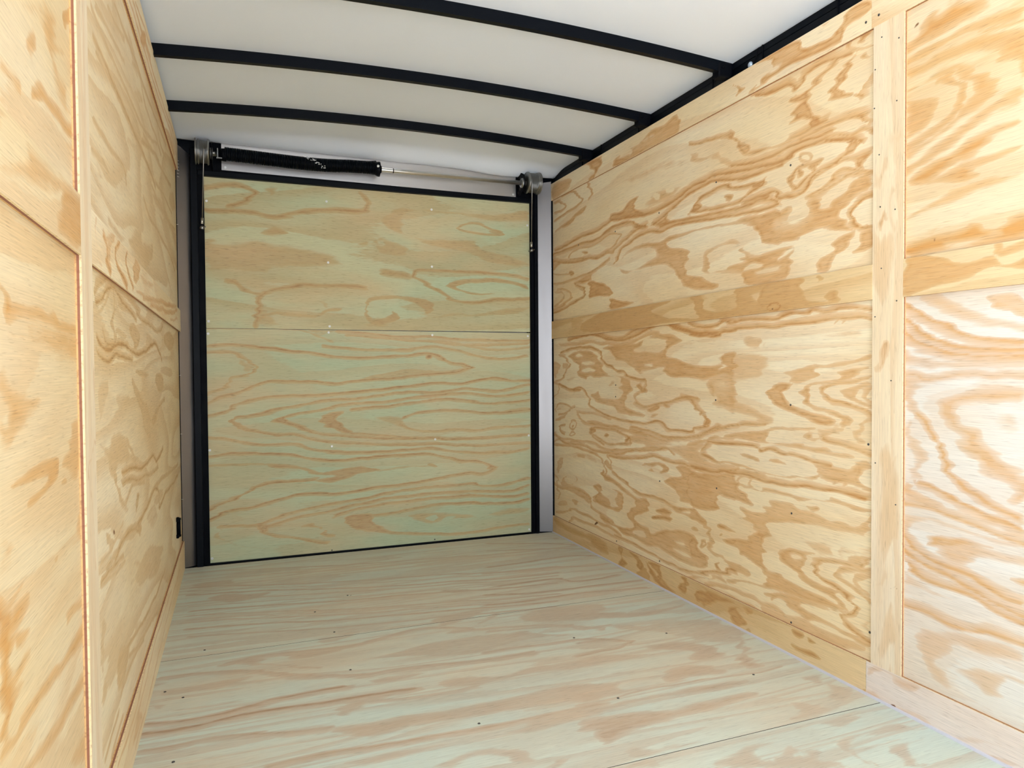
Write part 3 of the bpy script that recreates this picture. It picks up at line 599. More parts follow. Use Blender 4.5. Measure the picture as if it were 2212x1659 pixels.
F_('B',0.012,0.012,0.9,'0.398,0.562;0.453,0.576;0.537,0.585;0.637,0.576;0.712,0.563;0.766,0.549;0.748,0.531;0.674,0.522;0.577,0.517;0.485,0.533;0.42,0.548;0.398,0.562'),
F_('P',0.016,0,0.95,'0.712,0.525;0.766,0.547;0.762,0.563;0.739,0.552'),
F_('P',0.016,0,0.95,'0.573,0.557;0.57,0.551;0.561,0.547;0.549,0.546;0.54,0.549;0.537,0.554;0.54,0.561;0.55,0.565;0.561,0.566;0.57,0.563'),
F_('K',0.008,0,0.6,'0.693,0.525;0.748,0.534;0.73,0.526'),
F_('B',0.02,0.0095,0.9,'0.015,0.508;0.069,0.49;0.159,0.476;0.341,0.483;0.452,0.469;0.577,0.478;0.674,0.479;0.801,0.507;0.919,0.524;1.013,0.543;1.058,0.522'),
F_('B',0.0095,0.025,0.8,'0.197,0.491;0.318,0.505;0.431,0.51;0.516,0.496;0.617,0.494;0.748,0.506;0.919,0.535;1.005,0.546'),
F_('P',0.03,0,0.75,'0.784,0.565;0.87,0.573;0.998,0.558;1.129,0.563;1.23,0.585;1.306,0.608;1.371,0.621;1.427,0.633;1.427,0.602;1.336,0.595;1.287,0.587;1.262,0.565;1.23,0.545;1.256,0.533;1.299,0.526;1.36,0.533;1.428,0.531;1.428,0.509;1.336,0.496;1.23,0.498;1.129,0.509;1.058,0.53;0.998,0.545;0.886,0.525;0.853,0.544'),
F_('N',0.016,0,1,'1.293,0.583;1.354,0.597;1.428,0.597;1.428,0.538;1.371,0.542;1.287,0.548;1.275,0.566'),
F_('B',0.0095,0.02,0.85,'0.749,0.59;0.862,0.585;0.998,0.575;1.129,0.592;1.23,0.613;1.3,0.63;1.348,0.642'),
F_('B',0.025,0.0095,0.9,'0.577,0.465;0.693,0.464;0.801,0.475;0.919,0.5;0.997,0.494;1.065,0.489;1.122,0.492;1.17,0.49;1.275,0.488;1.36,0.498;1.428,0.516'),
F_('P',0.02,0,0.88,'1.079,0.478;1.129,0.489;1.21,0.479;1.336,0.489;1.428,0.505;1.428,0.402;1.36,0.413;1.336,0.382;1.33,0.358;1.287,0.35;1.236,0.364;1.129,0.357;1.101,0.377;1.093,0.397;1.027,0.408;1.035,0.434;1.129,0.45;1.086,0.467'),
F_('N',0.014,0,0.9,'1.336,0.414;1.354,0.419;1.36,0.413;1.428,0.406;1.428,0.358;1.342,0.356'),
F_('B',0.02,0.0095,0.85,'0.014,0.45;0.197,0.468;0.34,0.462;0.452,0.454;0.515,0.431;0.536,0.398;0.556,0.366;0.596,0.362;0.692,0.333;0.747,0.323;0.818,0.303;0.877,0.3'),
F_('P',0.018,0,0.88,'0.515,0.395;0.556,0.366;0.616,0.365;0.692,0.347;0.8,0.314;0.885,0.324;0.893,0.289;0.852,0.259;0.817,0.252;0.791,0.229;0.834,0.21;0.901,0.206;0.917,0.191;1.034,0.23;1.128,0.25;1.203,0.242;1.223,0.206;1.268,0.182;1.262,0.156;1.21,0.139;1.128,0.134;1.034,0.14;0.965,0.149;0.884,0.139;0.799,0.143;0.691,0.142;0.643,0.161;0.554,0.157;0.492,0.175;0.524,0.191;0.614,0.169;0.746,0.178;0.782,0.204;0.737,0.223;0.747,0.253;0.783,0.283;0.783,0.306;0.71,0.322;0.635,0.344;0.556,0.346;0.509,0.37'),
F_('N',0.016,0,1,'1.089,0.195;1.142,0.204;1.128,0.194'),
F_('N',0.016,0,1,'1.078,0.168;1.128,0.173;1.176,0.167;1.142,0.162'),
F_('N',0.016,0,1,'0.777,0.17;0.826,0.185;0.86,0.183;0.872,0.168;0.799,0.161'),
F_('B',0.012,0.012,0.8,'0.557,0.47;0.596,0.441;0.601,0.417'),
F_('P',0.016,0,0.8,'0.546,0.444;0.576,0.438;0.606,0.417;0.576,0.404;0.536,0.428'),
F_('B',0.0095,0.02,0.95,'0.596,0.401;0.654,0.385;0.738,0.364;0.765,0.349;0.835,0.338;0.918,0.342;0.997,0.338;1.064,0.329;1.129,0.332;1.204,0.342'),
F_('P',0.016,0,0.85,'0.997,0.334;1.079,0.332;1.197,0.343;1.23,0.331;1.274,0.316;1.268,0.295;1.197,0.301;1.143,0.31;1.079,0.311;1.042,0.325'),
F_('N',0.016,0,1,'1.129,0.318;1.17,0.33;1.177,0.322'),
F_('P',0.016,0,0.95,'0.942,0.285;0.997,0.31;1.057,0.302;1.02,0.287'),
F_('P',0.016,0,0.95,'0.934,0.27;1.027,0.286;1.049,0.265;0.997,0.265;0.938,0.249'),
F_('P',0.016,0,0.85,'0.861,0.464;0.959,0.48;1.013,0.478;1.013,0.453;0.951,0.436;0.869,0.442'),
F_('N',0.016,0,1,'0.853,0.445;0.878,0.457;0.911,0.454;0.886,0.442'),
F_('N',0.016,0,1,'0.976,0.456;0.971,0.448;0.956,0.44;0.937,0.438;0.922,0.441;0.916,0.448;0.922,0.458;0.937,0.465;0.956,0.467;0.971,0.464'),
F_('P',0.016,0,0.85,'0.418,0.305;0.493,0.322;0.514,0.3;0.615,0.321;0.692,0.314;0.692,0.271;0.672,0.234;0.595,0.229;0.492,0.231;0.439,0.247;0.472,0.283'),
F_('N',0.016,0,1,'0.504,0.293;0.576,0.315;0.644,0.311;0.625,0.279;0.644,0.253;0.595,0.244;0.575,0.27;0.514,0.28'),
F_('B',0.012,0.012,0.8,'0.471,0.252;0.468,0.246;0.458,0.24;0.446,0.238;0.436,0.24;0.432,0.246;0.436,0.252;0.446,0.258;0.458,0.26;0.468,0.258;0.471,0.252'),
F_('B',0.012,0.012,0.8,'1.259,0.235;1.257,0.228;1.251,0.223;1.244,0.222;1.238,0.224;1.236,0.229;1.238,0.236;1.244,0.241;1.251,0.242;1.257,0.24;1.259,0.235'),
F_('P',0.03,0,0.5,'0.184,0.44;0.282,0.456;0.43,0.451;0.473,0.426;0.462,0.404;0.397,0.411;0.293,0.42;0.221,0.406'),
F_('P',0.02,0,0.8,'0.258,0.437;0.329,0.44;0.34,0.425;0.27,0.422'),
F_('B',0.025,0.0095,0.85,'-0.002,0.252;0.092,0.244;0.219,0.264;0.327,0.259;0.395,0.239;0.417,0.201;0.523,0.186;0.614,0.174'),
F_('P',0.016,0,0.7,'0.092,0.283;0.158,0.321;0.232,0.331;0.256,0.302;0.131,0.25'),
F_('N',0.016,0,1,'0.244,0.311;0.234,0.297;0.206,0.285;0.171,0.279;0.143,0.283;0.132,0.295;0.143,0.309;0.172,0.321;0.206,0.326;0.234,0.322'),
F_('P',0.016,0,0.8,'0.118,0.248;0.244,0.273;0.35,0.268;0.406,0.251;0.395,0.218;0.338,0.229;0.219,0.242'),
F_('B',0.0095,0.015,0.8,'0.012,0.3;0.053,0.283;0.038,0.235;0.078,0.219;0.024,0.181'),
F_('P',0.016,0,0.7,'0.02,0.37;0.107,0.398;0.08,0.355;0.039,0.31'),
F_('P',0.016,0,0.7,'0.037,0.166;0.117,0.191;0.156,0.17;0.064,0.148'),
F_('P',0.016,0,0.8,'0.206,0.212;0.279,0.208;0.231,0.184'),
F_('B',0.015,0.015,0.85,'0.009,0.109;0.117,0.124;0.218,0.159;0.314,0.156;0.405,0.158;0.492,0.144;0.594,0.146;0.672,0.133'),
F_('B',0.0095,0.02,0.8,'0.167,0.089;0.23,0.118;0.29,0.119;0.36,0.123;0.47,0.125;0.554,0.117;0.643,0.117'),
F_('B',0.0095,0.02,0.95,'0.614,0.125;0.691,0.123;0.746,0.121;0.834,0.118;0.933,0.115;0.996,0.105;1.064,0.109;1.128,0.105;1.223,0.124;1.299,0.149;1.36,0.159;1.394,0.176;1.428,0.177'),
F_('P',0.03,0,0.75,'1.274,0.316;1.287,0.276;1.305,0.253;1.299,0.221;1.324,0.207;1.365,0.206;1.394,0.198;1.428,0.196;1.428,0.181;1.389,0.174;1.36,0.197;1.312,0.208;1.274,0.234;1.274,0.269'),
F_('P',0.016,0,0.95,'1.311,0.162;1.324,0.184;1.339,0.169;1.33,0.159'),
F_('P',0.016,0,0.95,'1.342,0.311;1.36,0.32;1.428,0.31;1.383,0.308'),
F_('P',0.016,0,0.9,'1.371,0.268;1.428,0.288;1.428,0.26;1.394,0.258'),
F_('K',0.01,0,0.8,'0.438,0.128;0.449,0.148;0.47,0.142;0.454,0.129'),
F_('K',0.008,0,0.6,'0.79,0.154;0.787,0.152;0.781,0.149;0.774,0.147;0.767,0.147;0.765,0.149;0.767,0.152;0.774,0.154;0.781,0.156;0.787,0.156'),
F_('K',0.008,0,0.5,'1.241,0.353;1.24,0.351;1.237,0.349;1.233,0.348;1.23,0.349;1.228,0.351;1.23,0.353;1.233,0.355;1.237,0.356;1.24,0.355'),
F_('B',0.02,0.0095,0.95,'1.219,0.995;1.271,0.989;1.331,0.991;1.358,1.005;1.397,0.993;1.447,1.002;1.526,0.998;1.6,0.993;1.635,0.999;1.683,1.005;1.741,0.998;1.766,1.006;1.809,0.998;1.855,1.007;1.911,1.005;1.958,0.998'),
F_('B',0.03,0.0095,0.95,'1.174,0.967;1.295,0.956;1.336,0.957;1.362,0.967;1.447,0.974;1.545,0.972;1.614,0.967;1.686,0.973;1.751,0.974;1.827,0.981;1.883,0.979;1.921,0.98;1.958,0.973'),
F_('P',0.06,0,0.5,'1.6,0.95;1.68,0.953;1.713,0.949;1.767,0.957;1.833,0.958;1.927,0.961;1.932,0.918;1.856,0.909;1.812,0.917;1.767,0.928;1.703,0.924;1.618,0.929;1.545,0.922'),
F_('P',0.03,0,0.7,'1.447,0.941;1.479,0.952;1.51,0.947;1.556,0.942;1.564,0.911;1.487,0.908;1.455,0.925'),
F_('N',0.016,0,1,'1.559,0.932;1.558,0.93;1.554,0.929;1.549,0.929;1.546,0.93;1.544,0.932;1.546,0.934;1.549,0.935;1.554,0.935;1.558,0.933'),
F_('N',0.016,0,1,'1.555,0.918;1.554,0.916;1.55,0.915;1.546,0.915;1.542,0.917;1.54,0.919;1.542,0.921;1.546,0.922;1.55,0.922;1.554,0.92'),
F_('P',0.04,0,0.62,'1.353,0.897;1.526,0.901;1.586,0.882;1.564,0.849;1.549,0.823;1.556,0.813;1.487,0.798;1.397,0.794;1.371,0.821;1.362,0.855'),
F_('P',0.04,0,0.75,'1.174,0.856;1.362,0.849;1.371,0.805;1.271,0.803;1.204,0.814;1.219,0.826;1.174,0.827'),
F_('N',0.016,0,1,'1.355,0.849;1.366,0.863;1.375,0.854;1.362,0.845'),
F_('P',0.03,0,0.9,'1.276,0.797;1.317,0.804;1.331,0.759;1.313,0.744;1.29,0.766;1.281,0.78'),
F_('P',0.03,0,0.85,'1.299,0.72;1.371,0.74;1.487,0.732;1.549,0.708;1.586,0.695;1.586,0.675;1.479,0.662;1.526,0.683;1.487,0.694;1.422,0.704;1.362,0.717'),
F_('P',0.02,0,0.8,'1.632,0.834;1.703,0.844;1.748,0.854;1.81,0.855;1.856,0.862;1.911,0.866;1.958,0.884;1.959,0.869;1.911,0.857;1.842,0.848;1.779,0.844;1.761,0.815;1.703,0.805;1.663,0.809;1.67,0.821'),
F_('P',0.018,0,0.92,'1.569,0.777;1.586,0.793;1.622,0.806;1.67,0.802;1.646,0.786;1.632,0.773;1.646,0.754;1.684,0.733;1.736,0.724;1.798,0.718;1.845,0.698;1.816,0.687;1.736,0.7;1.664,0.717;1.6,0.737;1.575,0.761'),
F_('P',0.018,0,0.85,'1.7,0.776;1.723,0.786;1.736,0.796;1.786,0.806;1.851,0.814;1.842,0.83;1.884,0.839;1.959,0.85;1.959,0.846;1.912,0.826;1.87,0.808;1.786,0.797;1.749,0.787;1.749,0.746;1.798,0.734;1.851,0.726;1.885,0.714;1.896,0.697;1.863,0.69;1.857,0.708;1.816,0.724;1.761,0.732;1.72,0.745;1.726,0.759'),
F_('B',0.02,0.0095,0.85,'1.959,0.719;1.912,0.738;1.857,0.753;1.822,0.759;1.795,0.778;1.81,0.79;1.856,0.801;1.912,0.808;1.959,0.82'),
F_('P',0.02,0,0.75,'1.856,0.774;1.898,0.795;1.959,0.811;1.959,0.801;1.925,0.787;1.909,0.764;1.959,0.74;1.959,0.732;1.912,0.751'),
F_('B',0.03,0.0095,0.7,'1.959,0.749;1.941,0.763;1.951,0.785;1.959,0.79'),
F_('B',0.012,0.012,0.7,'1.834,0.969;1.838,0.985;1.853,0.989;1.867,0.981;1.865,0.969'),
F_('B',0.0095,0.02,0.1,'1.224,1.133;1.238,1.133'),
F_('B',0.02,0.0095,0.9,'1.173,0.591;1.238,0.617;1.294,0.636;1.331,0.649;1.362,0.645;1.439,0.659;1.483,0.665;1.564,0.673'),
F_('P',0.02,0,0.85,'1.173,0.572;1.271,0.597;1.317,0.618;1.362,0.614;1.379,0.624;1.447,0.635;1.549,0.654;1.601,0.666;1.704,0.675;1.768,0.679;1.768,0.674;1.671,0.666;1.601,0.661;1.557,0.647;1.56,0.621;1.601,0.62;1.697,0.629;1.717,0.621;1.786,0.624;1.828,0.614;1.885,0.614;1.91,0.608;1.857,0.604;1.78,0.607;1.704,0.613;1.601,0.617;1.526,0.615;1.362,0.611;1.294,0.593;1.233,0.572;1.173,0.56'),
F_('B',0.018,0.0095,1,'1.294,0.592;1.362,0.594;1.463,0.597;1.526,0.601;1.549,0.591;1.586,0.6;1.643,0.591;1.671,0.593;1.721,0.588;1.762,0.581;1.823,0.579'),
F_('B',0.0095,0.03,0.85,'1.252,0.56;1.271,0.576;1.299,0.591'),
F_('P',0.016,0,0.95,'1.225,0.54;1.238,0.549;1.285,0.546;1.322,0.533;1.358,0.538;1.447,0.534;1.519,0.527;1.564,0.525;1.63,0.522;1.671,0.532;1.73,0.533;1.759,0.547;1.768,0.544;1.753,0.531;1.704,0.53;1.63,0.52;1.549,0.523;1.487,0.526;1.414,0.53;1.362,0.535;1.317,0.525;1.271,0.532'),
F_('P',0.016,0,0.95,'1.451,0.565;1.487,0.571;1.526,0.565;1.519,0.558;1.479,0.56'),
F_('P',0.016,0,0.95,'1.568,0.571;1.601,0.574;1.643,0.561;1.622,0.56;1.579,0.565'),
F_('P',0.02,0,0.85,'1.753,0.58;1.828,0.58;1.88,0.575;1.91,0.595;1.913,0.599;1.95,0.606;1.96,0.592;1.924,0.576;1.918,0.547;1.955,0.535;1.955,0.527;1.913,0.535;1.852,0.537;1.799,0.534;1.768,0.544;1.768,0.57'),
F_('P',0.016,0,0.85,'1.701,0.653;1.736,0.664;1.768,0.664;1.771,0.655;1.786,0.666;1.828,0.67;1.851,0.667;1.828,0.667;1.783,0.654;1.771,0.646;1.749,0.639;1.717,0.646'),
F_('N',0.016,0,1,'1.736,0.655;1.762,0.662;1.768,0.654;1.743,0.647'),
F_('B',0.03,0.0095,0.9,'1.777,0.649;1.81,0.64;1.846,0.637;1.885,0.63;1.923,0.625;1.96,0.62'),
F_('B',0.0095,0.03,0.6,'1.863,0.679;1.828,0.671;1.786,0.668'),
F_('P',0.03,0,0.8,'1.861,0.687;1.858,0.681;1.85,0.678;1.841,0.677;1.833,0.679;1.829,0.685;1.832,0.69;1.84,0.694;1.85,0.695;1.858,0.692'),
F_('P',0.016,0,0.8,'1.865,0.716;1.885,0.717;1.882,0.694;1.865,0.686'),
F_('B',0.02,0.02,0.7,'1.954,0.715;1.931,0.707;1.923,0.68;1.902,0.669;1.904,0.654;1.915,0.653'),
F_('B',0.03,0.0095,1,'1.173,0.494;1.247,0.494;1.317,0.492;1.362,0.501;1.43,0.502;1.487,0.504;1.557,0.496;1.601,0.497;1.671,0.498;1.731,0.505;1.787,0.502;1.858,0.511;1.913,0.509;1.956,0.505'),
F_('P',0.018,0,0.8,'1.173,0.509;1.242,0.511;1.34,0.504;1.362,0.509;1.487,0.52;1.564,0.518;1.601,0.507;1.685,0.515;1.753,0.51;1.799,0.508;1.858,0.515;1.913,0.517;1.955,0.511;1.956,0.505;1.913,0.509;1.852,0.51;1.781,0.499;1.731,0.505;1.664,0.497;1.594,0.496;1.557,0.498;1.43,0.499;1.353,0.497;1.317,0.49;1.173,0.497'),
F_('P',0.016,0,0.88,'1.173,0.472;1.271,0.468;1.358,0.469;1.43,0.474;1.463,0.468;1.534,0.461;1.557,0.475;1.601,0.477;1.671,0.475;1.737,0.472;1.787,0.473;1.823,0.477;1.846,0.488;1.886,0.486;1.956,0.481;1.956,0.477;1.908,0.472;1.88,0.478;1.829,0.476;1.811,0.473;1.762,0.471;1.698,0.46;1.671,0.465;1.623,0.467;1.564,0.466;1.538,0.461;1.503,0.466;1.455,0.464;1.43,0.466;1.447,0.449;1.484,0.439;1.48,0.43;1.515,0.415;1.503,0.408;1.397,0.413;1.353,0.42;1.335,0.397;1.34,0.369;1.317,0.357;1.271,0.348;1.173,0.366'),
F_('B',0.012,0.012,0.7,'1.507,0.487;1.502,0.476;1.487,0.467;1.468,0.464;1.453,0.469;1.447,0.478;1.453,0.489;1.468,0.498;1.487,0.501;1.502,0.496;1.507,0.487'),
F_('B',0.012,0.012,0.8,'1.826,0.536;1.846,0.544;1.862,0.536'),
F_('P',0.02,0,0.82,'1.588,0.441;1.637,0.444;1.685,0.443;1.718,0.434;1.762,0.438;1.799,0.433;1.829,0.427;1.864,0.432;1.914,0.429;1.943,0.444;1.956,0.472;1.956,0.418;1.914,0.411;1.829,0.404;1.769,0.403;1.721,0.394;1.601,0.372;1.576,0.348;1.594,0.329;1.565,0.309;1.557,0.289;1.55,0.261;1.447,0.236;1.431,0.257;1.38,0.258;1.366,0.27;1.431,0.29;1.488,0.297;1.503,0.314;1.534,0.318;1.534,0.329;1.511,0.334;1.519,0.347;1.496,0.355;1.463,0.36;1.484,0.369;1.455,0.391;1.519,0.389;1.565,0.401;1.566,0.416;1.605,0.423'),
F_('P',0.016,0,0.95,'1.737,0.45;1.756,0.452;1.778,0.457;1.787,0.45;1.769,0.442'),
F_('P',0.016,0,0.95,'1.342,0.313;1.371,0.319;1.405,0.312;1.439,0.308;1.397,0.303;1.353,0.304'),
F_('P',0.016,0,0.95,'1.355,0.286;1.354,0.282;1.351,0.28;1.347,0.279;1.344,0.28;1.342,0.283;1.344,0.286;1.347,0.289;1.351,0.289;1.354,0.288'),
F_('P',0.04,0,0.6,'1.721,0.346;1.788,0.36;1.847,0.362;1.903,0.369;1.956,0.379;1.956,0.362;1.763,0.314;1.769,0.33;1.744,0.333'),
F_('P',0.016,0,0.8,'1.63,0.296;1.678,0.314;1.705,0.312;1.672,0.292;1.616,0.278'),
F_('P',0.016,0,0.95,'1.173,0.311;1.237,0.315;1.276,0.308;1.261,0.299;1.213,0.301;1.173,0.302'),
F_('P',0.016,0,0.95,'1.173,0.275;1.203,0.275;1.223,0.267;1.193,0.264'),
F_('B',0.016,0.0095,0.8,'1.303,0.252;1.29,0.27;1.275,0.275;1.285,0.292;1.247,0.293'),
F_('P',0.016,0,0.9,'1.173,0.235;1.208,0.237;1.223,0.21;1.266,0.191;1.173,0.168'),
F_('B',0.012,0.012,0.8,'1.258,0.234;1.256,0.228;1.25,0.223;1.243,0.221;1.237,0.223;1.235,0.229;1.238,0.235;1.243,0.24;1.25,0.242;1.256,0.239;1.258,0.234'),
F_('P',0.02,0,0.75,'1.268,0.232;1.285,0.248;1.308,0.247;1.29,0.228;1.317,0.212;1.362,0.211;1.38,0.199;1.447,0.202;1.488,0.194;1.488,0.175;1.447,0.177;1.388,0.178;1.362,0.203;1.326,0.199;1.299,0.21'),
F_('P',0.03,0,0.45,'1.492,0.198;1.487,0.184;1.475,0.174;1.46,0.17;1.448,0.174;1.443,0.185;1.448,0.198;1.46,0.209;1.475,0.212;1.487,0.208'),
F_('P',0.018,0,0.85,'1.366,0.269;1.431,0.289;1.488,0.295;1.503,0.313;1.565,0.332;1.598,0.329;1.565,0.309;1.554,0.282;1.554,0.251;1.576,0.225;1.637,0.224;1.658,0.212;1.715,0.206;1.782,0.204;1.842,0.199;1.865,0.192;1.818,0.182;1.738,0.174;1.679,0.173;1.565,0.167;1.488,0.159;1.397,0.133;1.371,0.137;1.447,0.155;1.511,0.165;1.558,0.173;1.569,0.189;1.557,0.22;1.519,0.229;1.48,0.235;1.443,0.242;1.431,0.256;1.392,0.258'),
F_('P',0.016,0,0.75,'1.172,0.094;1.271,0.115;1.299,0.133;1.34,0.14;1.362,0.134;1.371,0.125;1.317,0.128;1.271,0.113;1.172,0.082'),
F_('B',0.02,0.0095,0.8,'1.261,0.088;1.308,0.103;1.362,0.109;1.414,0.113;1.456,0.111;1.512,0.114;1.55,0.108;1.602,0.114;1.638,0.105'),
F_('P',0.016,0,0.8,'1.335,0.084;1.397,0.094;1.447,0.092;1.504,0.093;1.535,0.084;1.488,0.08;1.431,0.079;1.362,0.08'),
F_('P',0.025,0,0.7,'1.55,0.102;1.595,0.111;1.638,0.107;1.706,0.117;1.745,0.118;1.776,0.114;1.831,0.114;1.877,0.116;1.942,0.116;1.926,0.101;1.86,0.085;1.789,0.083;1.706,0.082;1.624,0.082;1.558,0.081'),
F_('P',0.018,0,0.82,'1.565,0.15;1.637,0.166;1.706,0.174;1.751,0.178;1.813,0.176;1.865,0.19;1.882,0.191;1.83,0.177;1.77,0.169;1.719,0.163;1.699,0.152;1.745,0.144;1.788,0.144;1.86,0.138;1.915,0.135;1.955,0.131;1.955,0.121;1.915,0.121;1.865,0.128;1.813,0.131;1.764,0.129;1.738,0.12;1.712,0.126;1.672,0.131;1.655,0.143;1.62,0.147;1.598,0.133;1.595,0.142;1.573,0.141'),
F_('P',0.018,0,0.85,'1.616,0.278;1.637,0.297;1.675,0.313;1.738,0.319;1.757,0.321;1.731,0.303;1.722,0.288;1.718,0.258;1.738,0.244;1.788,0.237;1.83,0.235;1.853,0.23;1.859,0.218;1.885,0.194;1.865,0.195;1.848,0.208;1.818,0.215;1.763,0.222;1.719,0.234;1.672,0.256;1.63,0.268'),
F_('N',0.016,0,1,'1.672,0.294;1.695,0.301;1.715,0.299;1.685,0.289'),
F_('P',0.03,0,0.65,'1.721,0.347;1.788,0.362;1.835,0.361;1.887,0.369;1.956,0.374;1.956,0.389;1.9,0.37;1.875,0.366;1.873,0.345;1.864,0.331;1.83,0.325;1.769,0.324;1.738,0.338'),
F_('N',0.016,0,0.9,'1.835,0.345;1.856,0.357;1.859,0.341;1.841,0.333'),
F_('B',0.02,0.0095,0.85,'1.749,0.288;1.782,0.308;1.83,0.315;1.887,0.32;1.922,0.326;1.956,0.352'),
F_('P',0.016,0,0.7,'1.887,0.339;1.956,0.36;1.956,0.352;1.922,0.335;1.92,0.328;1.887,0.32'),
F_('B',0.02,0.0095,0.95,'1.75,0.288;1.763,0.273;1.782,0.256;1.83,0.246;1.876,0.235;1.901,0.22;1.904,0.194;1.871,0.181;1.859,0.165;1.882,0.155;1.915,0.144;1.958,0.132'),
F_('B',0.02,0.0095,0.8,'1.957,0.326;1.887,0.31;1.827,0.292;1.842,0.275;1.887,0.263;1.925,0.252;1.957,0.237'),
F_('P',0.025,0,0.75,'1.895,0.288;1.909,0.303;1.957,0.322;1.957,0.309;1.931,0.288;1.914,0.28;1.957,0.255;1.941,0.256;1.909,0.269'),
F_('P',0.03,0,0.7,'1.944,0.218;1.957,0.22;1.958,0.163;1.942,0.16;1.92,0.172;1.947,0.188'),
F_('P',0.02,0,0.5,'1.856,0.231;1.854,0.222;1.846,0.215;1.837,0.212;1.83,0.215;1.827,0.222;1.83,0.231;1.837,0.238;1.846,0.241;1.853,0.238'),
F_('P',0.03,0,0.92,'2.092,1.021;2.158,1.021;2.192,0.996;2.224,0.974;2.262,0.953;2.333,0.934;2.333,0.917;2.286,0.934;2.243,0.945;2.192,0.958;2.137,0.984'),
F_('P',0.02,0,0.92,'2.267,0.995;2.279,1.001;2.332,1.002;2.333,0.949;2.297,0.966;2.27,0.974'),
F_('B',0.0095,0.035,1,'2.052,1.008;2.09,0.985;2.137,0.958;2.175,0.943;2.225,0.922;2.286,0.907;2.333,0.901'),
F_('B',0.0095,0.035,1,'2.052,0.976;2.075,0.962;2.094,0.941;2.159,0.912;2.192,0.901;2.256,0.89;2.333,0.884'),
F_('B',0.0095,0.04,0.95,'2.053,0.944;2.091,0.917;2.141,0.897;2.192,0.883;2.271,0.873;2.334,0.869'),
F_('P',0.03,0,0.92,'2.057,0.896;2.095,0.875;2.159,0.864;2.225,0.863;2.256,0.861;2.286,0.849;2.334,0.845;2.334,0.853;2.286,0.86;2.241,0.866;2.193,0.87;2.334,0.856;2.256,0.848;2.173,0.848;2.095,0.858;2.057,0.859'),
F_('B',0.025,0.0095,0.8,'2.053,0.828;2.088,0.832;2.124,0.819;2.176,0.829;2.225,0.833;2.257,0.828;2.334,0.827'),
F_('P',0.04,0,0.92,'2.058,0.784;2.061,0.828;2.106,0.828;2.088,0.805;2.065,0.784'),
F_('P',0.03,0,0.92,'2.193,0.789;2.257,0.811;2.334,0.81;2.334,0.793'),
F_('P',0.03,0,0.98,'2.053,0.858;2.099,0.857;2.156,0.859;2.209,0.856;2.272,0.851;2.334,0.853;2.334,0.844;2.284,0.845;2.26,0.85;2.209,0.849;2.156,0.852;2.128,0.849;2.093,0.857'),
F_('P',0.04,0,0.92,'2.052,0.828;2.099,0.833;2.139,0.834;2.172,0.831;2.209,0.829;2.26,0.834;2.334,0.832;2.334,0.828;2.284,0.827;2.235,0.824;2.183,0.821;2.139,0.813;2.105,0.809;2.081,0.796;2.075,0.777;2.093,0.748;2.105,0.725;2.076,0.736;2.052,0.754'),
F_('P',0.03,0,0.99,'2.137,0.768;2.173,0.783;2.204,0.794;2.25,0.802;2.284,0.809;2.334,0.808;2.334,0.779;2.308,0.776;2.28,0.771;2.248,0.768;2.2,0.76;2.194,0.731;2.216,0.719;2.246,0.714;2.249,0.693;2.266,0.677;2.292,0.663;2.273,0.659;2.295,0.64;2.332,0.63;2.321,0.622;2.336,0.619;2.337,0.563;2.305,0.567;2.31,0.582;2.286,0.602;2.252,0.612;2.224,0.631;2.226,0.643;2.192,0.66;2.19,0.68;2.211,0.689;2.184,0.704;2.145,0.732;2.151,0.759'),
F_('P',0.08,0,0.69,'2.28,0.736;2.308,0.754;2.335,0.761;2.335,0.717;2.297,0.718;2.266,0.73'),
F_('B',0.02,0.02,1,'2.076,0.736;2.105,0.719;2.129,0.695;2.146,0.67;2.141,0.636;2.163,0.618;2.174,0.601;2.196,0.584;2.219,0.568;2.24,0.561;2.274,0.55;2.337,0.536'),
F_('P',0.05,0,0.63,'2.099,0.735;2.134,0.7;2.16,0.666;2.152,0.642;2.174,0.606;2.141,0.633;2.135,0.674;2.106,0.714'),
F_('P',0.05,0,0.69,'2.141,0.633;2.174,0.617;2.193,0.589;2.227,0.569;2.201,0.565;2.174,0.591;2.155,0.614'),
F_('P',0.04,0,0.83,'2.054,0.721;2.073,0.709;2.076,0.688;2.1,0.655;2.103,0.615;2.109,0.582;2.095,0.571;2.064,0.578;2.083,0.605;2.055,0.639'),
F_('B',0.0095,0.03,1,'2.095,0.571;2.13,0.566;2.175,0.55;2.222,0.536;2.267,0.524;2.301,0.524;2.337,0.515'),
F_('P',0.025,0,0.92,'2.052,0.565;2.071,0.557;2.074,0.549;2.113,0.537;2.153,0.525;2.186,0.516;2.238,0.506;2.287,0.499;2.337,0.498;2.337,0.502;2.275,0.499;2.212,0.506;2.158,0.516;2.119,0.514;2.052,0.529'),
F_('B',0.03,0.0095,0.95,'2.053,0.51;2.101,0.511;2.158,0.508;2.199,0.504;2.25,0.497;2.287,0.487;2.337,0.48'),
F_('P',0.03,0,0.9,'2.053,0.48;2.077,0.487;2.13,0.492;2.18,0.487;2.238,0.482;2.287,0.48;2.337,0.475;2.287,0.468;2.238,0.472;2.186,0.478;2.13,0.482;2.095,0.475;2.068,0.458;2.084,0.435;2.096,0.419;2.053,0.433'),
F_('P',0.016,0,0.98,'2.122,0.438;2.142,0.454;2.175,0.458;2.207,0.462;2.253,0.46;2.263,0.458;2.125,0.426'),
F_('P',0.03,0,0.92,'2.117,0.436;2.135,0.452;2.211,0.464;2.256,0.456;2.281,0.455;2.338,0.454;2.338,0.439;2.299,0.435;2.237,0.429;2.211,0.4;2.171,0.399;2.135,0.424'),
F_('P',0.016,0,0.92,'2.306,0.401;2.338,0.41;2.338,0.395;2.323,0.396'),
